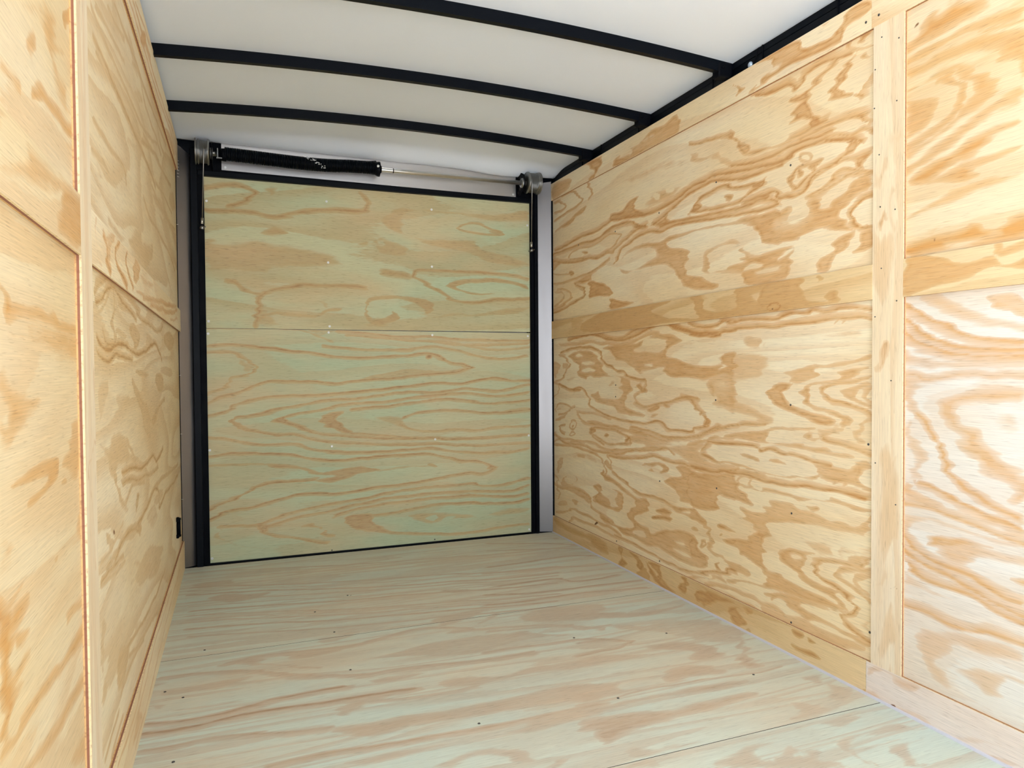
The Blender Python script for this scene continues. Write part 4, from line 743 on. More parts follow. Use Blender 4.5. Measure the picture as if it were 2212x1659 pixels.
F_('B',0.035,0.0095,1,'2.053,0.436;2.083,0.411;2.128,0.392;2.171,0.383;2.212,0.378;2.251,0.367;2.3,0.356;2.339,0.353'),
F_('B',0.035,0.0095,1,'2.054,0.404;2.083,0.387;2.113,0.374;2.164,0.365;2.205,0.35;2.251,0.341;2.3,0.332;2.339,0.329'),
F_('B',0.035,0.0095,1,'2.054,0.369;2.091,0.351;2.136,0.34;2.205,0.334;2.257,0.325;2.3,0.314;2.339,0.312'),
F_('P',0.04,0,0.63,'2.054,0.31;2.091,0.307;2.129,0.301;2.164,0.305;2.206,0.295;2.27,0.291;2.339,0.285;2.339,0.297;2.27,0.304;2.206,0.312;2.154,0.322;2.099,0.34;2.054,0.352'),
F_('B',0.04,0.0095,0.95,'2.054,0.261;2.099,0.261;2.151,0.254;2.206,0.25;2.258,0.265;2.301,0.265;2.339,0.267'),
F_('P',0.03,0,0.8,'2.08,0.199;2.122,0.228;2.172,0.232;2.239,0.249;2.301,0.256;2.34,0.249;2.34,0.225;2.271,0.211;2.206,0.212;2.183,0.204;2.155,0.172;2.141,0.153;2.159,0.147;2.183,0.127;2.207,0.115;2.173,0.1;2.13,0.122;2.107,0.147;2.092,0.176'),
F_('P',0.03,0,0.75,'2.183,0.157;2.233,0.183;2.271,0.186;2.34,0.193;2.34,0.178;2.302,0.177;2.29,0.15;2.308,0.137;2.272,0.124;2.233,0.145'),
]
FIG['rk']=[
F_('P',0.02,0,0.86,'1.955,0.077;1.987,0.084;2.029,0.079;2.093,0.084;2.089,0.062;2.062,0.057;2.03,0.061;2.013,0.073;1.983,0.079;1.957,0.05'),
F_('P',0.016,0,0.92,'1.955,0.012;1.988,0.015;2.013,0.004;2.03,0.006;1.988,0;1.955,0.001'),
F_('K',0.008,0,1,'2.046,0.007;2.044,0.003;2.04,-0.001;2.035,-0.003;2.03,-0.003;2.028,-0.001;2.03,0.003;2.034,0.008;2.04,0.01;2.044,0.01'),
F_('B',0.02,0.0095,0.7,'2.05,0.003;2.093,0.009;2.12,0.007'),
F_('P',0.03,0,0.8,'2.181,0.006;2.235,0.029;2.285,0.038;2.348,0.046;2.348,0.037;2.279,0.026;2.222,0.007'),
F_('P',0.03,0,0.46,'2.208,0.071;2.247,0.077;2.241,0.064;2.215,0.065'),
F_('P',0.016,0,0.69,'2.267,0.001;2.31,0.014;2.348,0.016;2.31,0.002'),
F_('P',0.02,0,0.92,'1.223,0.085;1.283,0.078;1.279,0.071;1.24,0.06;1.231,0.039;1.255,0.029;1.293,0.011;1.365,0;1.383,0.003;1.33,-0.003;1.283,0.014;1.357,0.057;1.417,0.07;1.409,0.082;1.307,0.082'),
F_('P',0.016,0,0.92,'1.405,0.047;1.443,0.067;1.459,0.075;1.455,0.057;1.483,0.039;1.487,0.027;1.459,0.007;1.426,0.015;1.409,0.028'),
F_('P',0.016,0,0.8,'1.459,0.08;1.515,0.082;1.507,0.058;1.483,0.069'),
F_('P',0.016,0,0.69,'1.499,0.015;1.523,0.004;1.499,0.004'),
F_('P',0.016,0,0.92,'1.691,0.082;1.742,0.084;1.726,0.066;1.696,0.068'),
F_('P',0.016,0,1.09,'1.758,0.081;1.783,0.077;1.761,0.07'),
F_('P',0.016,0,0.98,'1.686,0.037;1.716,0.038;1.764,0.046;1.786,0.036;1.749,0.028;1.703,0.028'),
F_('P',0.03,0,0.86,'0.009,0.087;0.136,0.072;0.297,0.073;0.466,0.084;0.55,0.077;0.591,0.057;0.57,0.027;0.444,0.032;0.4,0.048;0.236,0.038;0.096,0.041;0.016,0.048'),
F_('P',0.016,0,0.92,'0.659,0.088;0.707,0.085;0.706,0.046;0.752,0.03;0.706,0.008;0.659,0.01;0.706,0.042;0.669,0.066'),
F_('P',0.016,0,0.92,'0.753,0.086;0.815,0.06;0.849,0.027;0.883,0.036;0.874,0.052;0.832,0.082;0.815,0.083'),
F_('P',0.016,0,0.92,'0.899,0.077;0.948,0.045;0.995,0.023;1.085,0.002;1.04,0.002;0.956,0.012;0.916,0.045'),
F_('P',0.016,0,0.92,'0.924,0.079;1.01,0.084;0.995,0.049;1.025,0.027;1.099,0.006;0.979,0.001;0.972,0.043;0.932,0.067'),
F_('P',0.016,0,0.69,'0.806,0.007;0.849,0;0.899,-0.008;0.915,0.018;0.891,0.048'),
F_('P',0.016,0,0.92,'1.142,0.081;1.176,0.082;1.169,0.023;1.113,0.032;1.149,0.062'),
F_('P',0.016,0,0.92,'1.229,0.057;1.274,0.071;1.348,0.055;1.242,0.022'),
]
FIG['rm']=[
F_('P',0.05,0,0.5,'0.009,1.088;0.32,1.105;0.365,1.05;0.342,0.999;0.173,1.012;0.211,1.059;0.149,1.096;0.029,1.053'),
F_('P',0.02,0,0.8,'0.342,1.057;0.538,1.094;0.732,1.094;0.904,1.098;1.059,1.097;0.936,1.073;1.029,1.036;1.073,1.029;1.224,1.023;1.211,1.048;1.198,1.1;1.244,1.108;1.269,1.097;1.256,1.064;1.263,1.048;1.336,1.036;1.428,1.042;1.434,1.092;1.461,1.104;1.648,1.11;1.648,1.025;1.406,1.011;1.224,1.012;1.014,1.016;0.767,1.008;0.365,1.014'),
F_('N',0.02,0,0.9,'1.514,1.074;1.584,1.087;1.623,1.077;1.555,1.059'),
F_('K',0.008,0,1,'1.618,1.024;1.618,1.022;1.616,1.021;1.613,1.021;1.612,1.022;1.611,1.025;1.612,1.027;1.613,1.028;1.616,1.028;1.618,1.027'),
F_('B',0.012,0.012,1,'1.644,1.026;1.639,1.02;1.626,1.016;1.61,1.017;1.597,1.023;1.592,1.031;1.597,1.038;1.61,1.041;1.626,1.04;1.639,1.034;1.644,1.026'),
F_('P',0.03,0,0.3,'0.811,1.051;1.014,1.025;1.014,1.012;0.811,1.019'),
F_('P',0.02,0,0.85,'1.569,1.106;1.708,1.107;1.718,1.078;1.74,1.044;1.771,1.029;1.821,1.027;1.812,1.052;1.846,1.056;1.846,1.022;1.569,1.017'),
F_('B',0.012,0.012,1,'1.645,1.028;1.64,1.021;1.626,1.018;1.608,1.019;1.594,1.025;1.588,1.032;1.594,1.039;1.608,1.042;1.626,1.04;1.64,1.035;1.645,1.028'),
F_('K',0.008,0,1,'1.618,1.024;1.617,1.022;1.615,1.021;1.613,1.021;1.611,1.022;1.61,1.024;1.611,1.026;1.613,1.027;1.615,1.027;1.617,1.025'),
F_('P',0.03,0,0.6,'1.846,1.068;1.906,1.079;1.967,1.083;1.967,1.072;1.906,1.065;1.855,1.059'),
F_('P',0.016,0,0.6,'1.789,1.094;1.787,1.088;1.782,1.085;1.776,1.086;1.77,1.09;1.768,1.096;1.77,1.102;1.776,1.105;1.782,1.104;1.787,1.1'),
F_('P',0.02,0,0.85,'2.056,1.107;2.129,1.105;2.178,1.085;2.208,1.081;2.249,1.084;2.267,1.081;2.291,1.063;2.314,1.06;2.338,1.068;2.338,1.048;2.291,1.06;2.249,1.057;2.205,1.044;2.13,1.033;2.056,1.024'),
F_('P',0.03,0,0.7,'2.208,1.025;2.243,1.039;2.291,1.034;2.338,1.025;2.338,1.019;2.261,1.025'),
F_('B',0.02,0.02,0.7,'2.276,1.107;2.279,1.088;2.302,1.091;2.338,1.099'),
]
FIG['rt']=[
F_('P',0.014,0,0.9,'1.533,1.787;1.695,1.787;1.715,1.762;1.746,1.746;1.789,1.744;1.833,1.739;1.862,1.758;1.892,1.783;1.952,1.78;1.957,1.765;1.94,1.748;1.897,1.744;1.873,1.735;1.86,1.71;1.783,1.713;1.746,1.718;1.708,1.722;1.675,1.723;1.599,1.716;1.57,1.709;1.556,1.719;1.567,1.731;1.596,1.74;1.592,1.769'),
F_('N',0.016,0,1,'1.596,1.737;1.603,1.742;1.638,1.738;1.621,1.733'),
F_('P',0.016,0,0.95,'1.439,1.772;1.451,1.746;1.475,1.736;1.455,1.729;1.439,1.729'),
F_('P',0.016,0,0.95,'1.502,1.714;1.541,1.72;1.526,1.713;1.567,1.711;1.518,1.708'),
F_('P',0.016,0,0.8,'1.439,1.702;1.502,1.706;1.526,1.706;1.455,1.699'),
F_('P',0.016,0,0.6,'1.789,1.786;1.819,1.786;1.801,1.78'),
F_('P',0.016,0,0.95,'0.362,1.788;0.543,1.785;0.532,1.772;0.547,1.751;0.496,1.733;0.424,1.769;0.399,1.779'),
F_('P',0.02,0,0.9,'0.646,1.703;0.654,1.731;0.707,1.742;0.7,1.729;0.679,1.722;0.751,1.728;0.784,1.722;0.791,1.742;0.807,1.744;0.852,1.743;0.883,1.753;0.932,1.768;1.019,1.763;1.104,1.775;1.104,1.708;0.901,1.704;0.706,1.701'),
F_('N',0.016,0,1,'0.886,1.744;0.914,1.746;0.895,1.745'),
F_('N',0.016,0,1,'0.932,1.748;0.955,1.746;0.938,1.745'),
F_('P',0.03,0,0.85,'0.019,1.779;0.207,1.766;0.231,1.738;0.194,1.715;0.038,1.696;0.018,1.694'),
F_('P',0.016,0,0.95,'0.405,1.696;0.405,1.716;0.481,1.737;0.406,1.782;0.492,1.783;0.554,1.771;0.523,1.741;0.481,1.717;0.438,1.693'),
F_('P',0.016,0,0.95,'0.652,1.706;0.662,1.727;0.718,1.726;0.824,1.696;0.717,1.694'),
]
FIG['rv']=[
F_('P',0.08,0,0.5,'1.973,1.637;2.002,1.647;2.031,1.64;2.028,1.614;2.006,1.601;1.976,1.613'),
F_('P',0.05,0,0.8,'1.995,1.347;2.011,1.384;2.02,1.422;2.039,1.43;2.051,1.439;2.051,1.385;2.029,1.408;2.011,1.37;1.995,1.319;1.988,1.304;1.968,1.309;1.97,1.337'),
F_('P',0.03,0,0.7,'1.968,1.318;1.994,1.36;2.015,1.355;2.011,1.325;1.986,1.317'),
F_('P',0.03,0,0.7,'2.017,1.289;2.043,1.303;2.05,1.325;2.047,1.286;2.027,1.273;2.025,1.229;2.039,1.192;2.028,1.181;2.016,1.218'),
F_('P',0.016,0,0.95,'1.985,1.22;1.995,1.23;2.01,1.212;1.995,1.194'),
F_('P',0.03,0,0.8,'1.97,1.216;1.983,1.189;2.004,1.165;2.024,1.189;2.03,1.16;2.025,1.051;2.009,1.005;1.992,0.999;1.976,1.032;1.969,1.086'),
F_('P',0.016,0,0.95,'1.993,0.898;2.017,0.911;2.014,0.873;1.998,0.849;1.977,0.838;1.989,0.859'),
F_('K',0.008,0,0.7,'2.039,1.213;2.042,1.216;2.042,1.204'),
F_('P',0.03,0,0.75,'1.986,0.61;1.996,0.63;2.015,0.654;2.022,0.636;2.041,0.627;2.038,0.599;2.044,0.567;2.048,0.48;2.046,0.408;1.99,0.395;1.991,0.559'),
F_('P',0.016,0,0.7,'1.974,0.847;2.004,0.864;2.011,0.861;1.991,0.841;1.978,0.836'),
F_('P',0.03,0,0.7,'1.99,0.43;2.043,0.442;2.039,0.413;2.007,0.362;2.015,0.318;1.986,0.291;1.978,0.296;1.998,0.36'),
F_('P',0.03,0,0.7,'2.012,0.234;2.028,0.261;2.045,0.202;2.053,0.142;2.042,0.095;2.029,0.143;2.013,0.112;1.996,0.095;1.987,0.128'),
F_('K',0.008,0,0.9,'2.005,0.293;2.007,0.285;2.003,0.285'),
F_('K',0.006,0,0.8,'2.018,0.292;2.028,0.293;2.024,0.289'),
F_('K',0.006,0,0.8,'2.03,0.292;2.048,0.292;2.042,0.287'),
]
FIG['du']=[
F_('B',0.03,0.018,0.85,'0.112,1.642;0.186,1.655;0.259,1.658;0.311,1.634;0.284,1.6;0.238,1.582;0.198,1.572'),
F_('P',0.05,0,0.5,'0.265,1.64;0.312,1.637;0.284,1.593;0.245,1.604'),
F_('B',0.02,0.03,0.85,'0.11,1.544;0.217,1.549;0.31,1.549;0.384,1.536;0.432,1.539;0.516,1.567;0.602,1.581;0.703,1.588;0.784,1.594;0.807,1.633;0.778,1.668'),
F_('P',0.03,0,0.7,'0.359,1.641;0.379,1.664;0.421,1.671;0.393,1.63;0.372,1.617'),
F_('P',0.04,0,0.55,'0.413,1.653;0.518,1.658;0.581,1.667;0.602,1.632;0.645,1.624;0.704,1.629;0.689,1.639;0.602,1.647;0.518,1.669'),
F_('P',0.03,0,0.72,'0.874,1.563;0.928,1.605;0.952,1.625;1.03,1.624;1.165,1.622;1.28,1.619;1.466,1.624;1.628,1.656;1.627,1.599;1.414,1.584;1.247,1.6;1.101,1.602;1.029,1.604;0.974,1.577;1.005,1.541;0.989,1.51;1.036,1.482;1.148,1.481;1.329,1.483;1.362,1.453;1.464,1.435;1.626,1.394;1.626,1.369;1.446,1.369;1.278,1.417;1.115,1.44;1.005,1.48;0.927,1.506'),
F_('B',0.012,0.012,0.8,'1.254,1.542;1.296,1.564;1.363,1.565;1.414,1.548;1.482,1.533;1.465,1.519;1.362,1.517;1.279,1.528;1.254,1.542'),
F_('P',0.016,0,0.6,'1.414,1.536;1.491,1.537;1.456,1.519'),
F_('P',0.03,0,0.8,'0.336,1.461;0.37,1.492;0.411,1.491;0.445,1.465;0.397,1.447'),
F_('K',0.03,0,0.3,'0.414,1.47;0.409,1.462;0.395,1.456;0.378,1.455;0.365,1.459;0.36,1.466;0.365,1.474;0.379,1.48;0.395,1.481;0.409,1.477'),
F_('P',0.05,0,0.66,'0.108,1.419;0.15,1.429;0.17,1.409;0.248,1.414;0.322,1.428;0.396,1.415;0.486,1.413;0.571,1.395;0.657,1.378;0.7,1.35;0.692,1.328;0.613,1.317;0.485,1.304;0.401,1.293;0.347,1.269;0.279,1.274;0.213,1.281;0.106,1.28'),
F_('P',0.03,0,0.7,'0.76,1.428;0.79,1.452;0.813,1.453;0.805,1.423'),
F_('P',0.03,0,0.72,'0.835,1.455;0.858,1.475;0.896,1.466;0.958,1.446;0.996,1.418;0.98,1.386;0.872,1.389;0.85,1.418'),
F_('N',0.016,0,0.6,'0.884,1.446;0.882,1.439;0.874,1.434;0.864,1.434;0.857,1.437;0.854,1.444;0.857,1.452;0.865,1.457;0.874,1.457;0.882,1.453'),
F_('P',0.03,0,0.85,'0.86,1.297;0.879,1.328;0.941,1.327;0.995,1.318;1.026,1.296;0.995,1.283;0.925,1.288'),
F_('K',0.03,0,0.35,'0.871,1.305;0.941,1.316;1.003,1.303;0.987,1.287;0.91,1.292'),
F_('B',0.015,0.025,0.85,'1.026,1.296;1.05,1.328;1.114,1.331;1.277,1.33;1.412,1.328;1.55,1.325;1.625,1.308'),
F_('B',0.02,0.02,0.85,'1.026,1.296;1.081,1.26;1.161,1.223;1.21,1.186;1.309,1.176;1.454,1.192;1.549,1.199;1.625,1.205'),
F_('P',0.02,0,0.8,'1.186,1.271;1.277,1.294;1.412,1.3;1.55,1.293;1.625,1.271;1.625,1.255;1.55,1.276;1.377,1.278;1.277,1.275;1.243,1.25;1.326,1.229;1.445,1.22;1.326,1.221;1.21,1.249'),
F_('P',0.025,0,0.8,'0.802,1.174;0.878,1.199;1.002,1.195;1.096,1.175;1.12,1.144;1.096,1.112;1.056,1.143;1.001,1.172;0.924,1.185;0.817,1.167;0.801,1.129;0.831,1.084;0.907,1.101;0.923,1.124;0.946,1.086;0.846,1.054;0.808,1.084;0.794,1.129'),
F_('P',0.03,0,0.65,'1.16,1.114;1.242,1.131;1.342,1.125;1.445,1.148;1.624,1.172;1.624,1.14;1.496,1.112;1.325,1.101;1.064,1.085;1.048,1.096'),
F_('B',0.02,0.03,0.85,'0.303,1.046;0.324,1.104;0.311,1.125;0.332,1.176;0.38,1.206;0.456,1.223;0.512,1.239;0.583,1.238;0.655,1.237;0.743,1.24;0.795,1.234'),
F_('P',0.03,0,0.6,'0.4,1.192;0.484,1.224;0.597,1.235;0.699,1.235;0.611,1.213;0.512,1.217;0.455,1.194;0.4,1.181'),
F_('B',0.02,0.02,0.8,'0.193,1.242;0.226,1.236;0.265,1.209;0.312,1.193;0.345,1.19'),
F_('P',0.016,0,0.6,'0.187,1.249;0.226,1.25;0.232,1.229;0.199,1.228'),
F_('P',0.04,0,0.55,'0.311,1.125;0.345,1.176;0.386,1.17;0.392,1.127;0.371,1.112;0.412,1.048;0.303,1.043;0.31,1.089'),
F_('N',0.03,0,0.7,'0.387,1.148;0.383,1.134;0.372,1.125;0.358,1.124;0.347,1.133;0.343,1.147;0.348,1.162;0.359,1.171;0.372,1.171;0.383,1.163'),
F_('B',0.02,0.02,0.7,'0.303,1.046;0.344,1.09;0.413,1.106;0.496,1.1;0.581,1.095;0.624,1.125;0.675,1.13'),
F_('P',0.04,0,0.5,'0.51,1.093;0.596,1.117;0.683,1.119;0.595,1.102;0.566,1.08'),
F_('P',0.03,0,0.6,'0.596,1.132;0.603,1.169;0.639,1.17;0.625,1.14'),
F_('P',0.03,0,0.6,'0.741,1.045;0.816,1.076;0.892,1.078;0.946,1.09;0.907,1.055;0.815,1.035'),
F_('P',0.06,0,0.3,'0.551,1.533;0.573,1.571;0.595,1.624;0.63,1.59;0.622,1.523;0.572,1.513'),
]
FIG['dl']=[
F_('B',0.008,0.022,0.9,'0.66,1.031;0.815,1.021;0.922,1.007;1.095,1.006;1.274,0.997;1.461,0.992;1.623,0.993'),
F_('B',0.022,0.008,0.8,'0.696,1.009;0.815,1.002;0.953,0.988;1.094,0.977;1.208,0.97;1.358,0.963;1.623,0.972'),
F_('B',0.008,0.022,0.95,'0.108,0.961;0.208,0.965;0.301,0.955;0.397,0.948;0.508,0.934;0.593,0.919;0.739,0.911;0.859,0.911;0.983,0.919;1.078,0.927;1.142,0.911;1.207,0.883;1.273,0.875;1.323,0.861'),
F_('B',0.022,0.008,0.95,'1.323,0.859;1.256,0.839;1.157,0.832;1.077,0.825;0.982,0.811;0.843,0.805;0.738,0.795;0.649,0.785;0.563,0.797;0.45,0.802;0.36,0.804;0.272,0.769;0.218,0.749;0.159,0.736;0.104,0.709'),
F_('P',0.02,0,0.6,'1.207,0.883;1.323,0.863;1.256,0.839;1.141,0.832;0.998,0.818;0.767,0.798;0.813,0.82;0.982,0.849;1.141,0.844;1.273,0.855'),
F_('B',0.008,0.022,0.85,'0.594,0.963;0.695,0.956;0.844,0.945;0.983,0.946;1.11,0.958;1.208,0.946;1.324,0.919;1.46,0.899;1.622,0.915'),
F_('B',0.022,0.008,0.7,'1.094,0.981;1.208,0.978;1.358,0.947;1.477,0.939;1.623,0.952'),
F_('B',0.022,0.008,0.85,'0.107,0.926;0.195,0.926;0.261,0.905;0.3,0.869;0.273,0.833;0.219,0.82;0.193,0.785;0.153,0.764;0.104,0.751'),
F_('P',0.03,0,0.6,'0.234,0.912;0.3,0.876;0.28,0.84;0.246,0.848'),
F_('P',0.03,0,0.5,'0.219,0.77;0.272,0.798;0.353,0.804;0.408,0.796;0.272,0.769'),
F_('B',0.008,0.022,0.95,'0.103,0.653;0.178,0.672;0.231,0.706;0.339,0.725;0.449,0.737;0.591,0.738;0.707,0.746;0.827,0.756;0.981,0.768;1.141,0.785;1.272,0.779;1.356,0.79;1.442,0.801;1.529,0.788;1.622,0.791'),
F_('P',0.016,0,0.7,'1.407,0.794;1.442,0.805;1.537,0.788;1.476,0.781'),
F_('B',0.022,0.008,0.9,'1.621,0.77;1.546,0.755;1.459,0.74;1.339,0.746;1.272,0.752;1.14,0.738;0.997,0.741;0.873,0.736;0.737,0.716;0.59,0.712;0.504,0.692;0.42,0.679;0.338,0.663;0.257,0.648;0.213,0.642;0.203,0.621;0.242,0.591;0.323,0.574;0.391,0.556;0.474,0.553;0.573,0.527;0.675,0.507;0.794,0.494;0.978,0.482;1.154,0.477;1.37,0.463;1.619,0.464'),
F_('P',0.016,0,0.8,'0.2,0.628;0.213,0.642;0.23,0.62;0.269,0.597;0.33,0.577;0.269,0.583;0.223,0.599'),
F_('P',0.016,0,0.85,'0.364,0.623;0.42,0.639;0.44,0.62;0.503,0.589;0.56,0.564;0.503,0.574;0.419,0.606'),
F_('B',0.022,0.008,0.9,'1.621,0.729;1.493,0.715;1.39,0.717;1.272,0.728;1.108,0.723;0.949,0.707;0.826,0.698;0.707,0.69;0.619,0.674;0.504,0.655;0.42,0.639;0.392,0.622;0.475,0.597;0.574,0.556;0.69,0.537;0.84,0.519;0.994,0.512;1.154,0.505;1.354,0.5;1.62,0.506'),
F_('P',0.02,0,0.92,'0.582,0.615;0.618,0.644;0.706,0.656;0.662,0.62;0.691,0.582;0.742,0.55;0.69,0.552;0.632,0.576;0.596,0.593'),
F_('B',0.022,0.008,0.9,'1.621,0.688;1.493,0.678;1.406,0.676;1.271,0.696;1.14,0.703;0.996,0.687;0.841,0.675;0.736,0.663'),
F_('B',0.008,0.022,0.85,'0.735,0.55;0.84,0.538;0.994,0.52;1.138,0.51;1.27,0.508;1.62,0.514'),
F_('P',0.03,0,0.7,'0.818,0.623;0.902,0.635;0.98,0.61;0.995,0.57;1.09,0.551;1.042,0.549;0.948,0.572;0.856,0.606'),
F_('B',0.022,0.008,0.9,'1.621,0.642;1.458,0.626;1.355,0.633;1.238,0.649;1.139,0.652;1.027,0.643;0.964,0.618'),
F_('B',0.008,0.022,0.85,'0.956,0.587;1.026,0.561;1.106,0.546;1.204,0.551;1.337,0.549;1.457,0.557;1.62,0.559'),
F_('P',0.016,0,0.6,'1.545,0.648;1.621,0.65;1.62,0.626;1.458,0.626'),
F_('B',0.01,0.02,0.9,'0.101,0.561;0.176,0.555;0.268,0.529;0.363,0.518;0.474,0.516;0.559,0.49;0.66,0.47;0.808,0.459;0.978,0.462;1.105,0.464;1.269,0.44;1.404,0.425;1.508,0.424;1.619,0.439'),
F_('P',0.016,0,0.7,'1.37,0.435;1.473,0.434;1.579,0.433;1.473,0.418'),
F_('B',0.008,0.022,0.95,'0.1,0.477;0.201,0.486;0.335,0.479;0.445,0.47;0.544,0.447;0.659,0.433;0.808,0.436;0.978,0.439;1.089,0.441;1.186,0.42;1.269,0.396;1.353,0.387;1.421,0.359;1.447,0.35'),
F_('P',0.016,0,0.95,'1.353,0.387;1.447,0.35;1.395,0.345;1.404,0.368'),
F_('B',0.022,0.008,0.95,'1.447,0.35;1.386,0.325;1.318,0.333;1.202,0.324;1.104,0.314;0.976,0.299;0.822,0.294;0.731,0.285;0.628,0.277;0.499,0.283;0.387,0.265;0.291,0.244;0.197,0.237;0.131,0.214;0.095,0.199'),
F_('P',0.016,0,0.6,'1.161,0.327;1.268,0.336;1.235,0.318'),
F_('P',0.02,0,0.85,'0.334,0.429;0.403,0.425;0.486,0.409;0.543,0.387;0.6,0.373;0.688,0.39;0.793,0.391;0.845,0.369;0.762,0.359;0.702,0.34;0.629,0.326;0.571,0.337;0.614,0.346;0.658,0.358;0.571,0.367;0.472,0.399;0.375,0.405'),
F_('B',0.008,0.022,0.7,'0.099,0.435;0.2,0.44;0.334,0.429'),
F_('B',0.008,0.022,0.9,'0.571,0.341;0.471,0.34;0.36,0.34;0.292,0.323;0.225,0.285;0.132,0.249;0.096,0.238'),
F_('P',0.016,0,0.7,'1.136,0.381;1.132,0.375;1.122,0.371;1.11,0.372;1.101,0.377;1.097,0.383;1.101,0.39;1.111,0.393;1.123,0.392;1.132,0.388'),
F_('B',0.015,0.015,0.5,'0.845,0.369;0.977,0.377;1.104,0.381'),
F_('B',0.022,0.008,0.9,'1.618,0.29;1.525,0.271;1.455,0.259;1.369,0.265;1.318,0.281;1.201,0.276;1.071,0.277;0.913,0.265;0.761,0.245;0.627,0.232;0.498,0.213;0.386,0.185;0.303,0.16;0.15,0.169'),
F_('P',0.016,0,0.7,'1.318,0.285;1.369,0.265;1.49,0.265;1.578,0.284;1.472,0.25;1.369,0.257'),
F_('B',0.022,0.008,0.9,'1.618,0.253;1.524,0.23;1.437,0.228;1.267,0.244;1.103,0.244;0.991,0.24;0.836,0.232;0.716,0.218;0.612,0.196;0.498,0.183;0.385,0.156;0.33,0.146;0.344,0.123;0.398,0.096;0.496,0.072;0.611,0.046'),
F_('P',0.016,0,0.8,'0.303,0.156;0.344,0.16;0.357,0.115;0.33,0.125'),
F_('B',0.022,0.008,0.9,'1.618,0.211;1.542,0.204;1.437,0.203;1.267,0.224;1.135,0.221;0.913,0.211;0.745,0.201;0.641,0.171'),
F_('B',0.022,0.008,0.9,'1.617,0.178;1.489,0.167;1.368,0.176;1.233,0.19;1.135,0.19;0.975,0.171;0.851,0.162;0.79,0.159;0.715,0.165;0.685,0.145'),
F_('P',0.02,0,0.92,'0.685,0.141;0.708,0.166;0.82,0.164;0.812,0.126;0.873,0.09;0.958,0.059;0.834,0.075;0.729,0.096;0.692,0.122'),
F_('B',0.008,0.022,0.85,'0.873,0.079;0.974,0.058;1.133,0.043;1.316,0.039;1.453,0.047;1.616,0.053'),
F_('P',0.03,0,0.65,'0.99,0.15;1.102,0.157;1.266,0.136;1.35,0.112;1.454,0.137;1.617,0.14;1.617,0.107;1.488,0.101;1.35,0.104;1.2,0.105;1.101,0.086;1.022,0.116'),
F_('N',0.016,0,1,'1.078,0.127;1.126,0.135;1.118,0.108'),
F_('N',0.016,0,1,'1.167,0.12;1.216,0.12;1.183,0.106'),
F_('P',0.016,0,0.8,'0.49,0.132;0.533,0.147;0.568,0.125;0.582,0.109;0.626,0.083;0.64,0.07;0.582,0.079;0.575,0.11;0.525,0.129'),
F_('P',0.03,0,0.6,'0.123,0.122;0.163,0.168;0.163,0.126;0.228,0.076;0.329,0.059;0.496,0.039;0.61,0.02;0.467,0.031;0.261,0.055;0.143,0.099'),
F_('P',0.016,0,0.95,'1.11,0.909;1.107,0.902;1.099,0.898;1.089,0.898;1.081,0.902;1.078,0.909;1.081,0.915;1.089,0.919;1.099,0.919;1.107,0.915'),
F_('K',0.008,0,0.5,'1.103,0.909;1.101,0.905;1.097,0.902;1.091,0.902;1.086,0.905;1.084,0.909;1.086,0.913;1.091,0.915;1.097,0.915;1.102,0.913'),
F_('K',0.008,0,0.6,'0.572,0.172;0.571,0.17;0.569,0.169;0.566,0.17;0.564,0.171;0.563,0.173;0.564,0.174;0.566,0.175;0.569,0.175;0.571,0.174'),
F_('P',0.02,0,0.5,'0.523,1.029;0.566,1.033;0.667,1.031;0.609,1.019;0.58,1.007;0.551,1.018'),
F_('P',0.03,0,0.4,'0.101,0.569;0.137,0.567;0.268,0.54;0.176,0.544'),
F_('B',0.022,0.008,0.6,'0.109,1.031;0.276,1.033;0.453,1.032;0.551,1.007;0.652,0.978'),
]
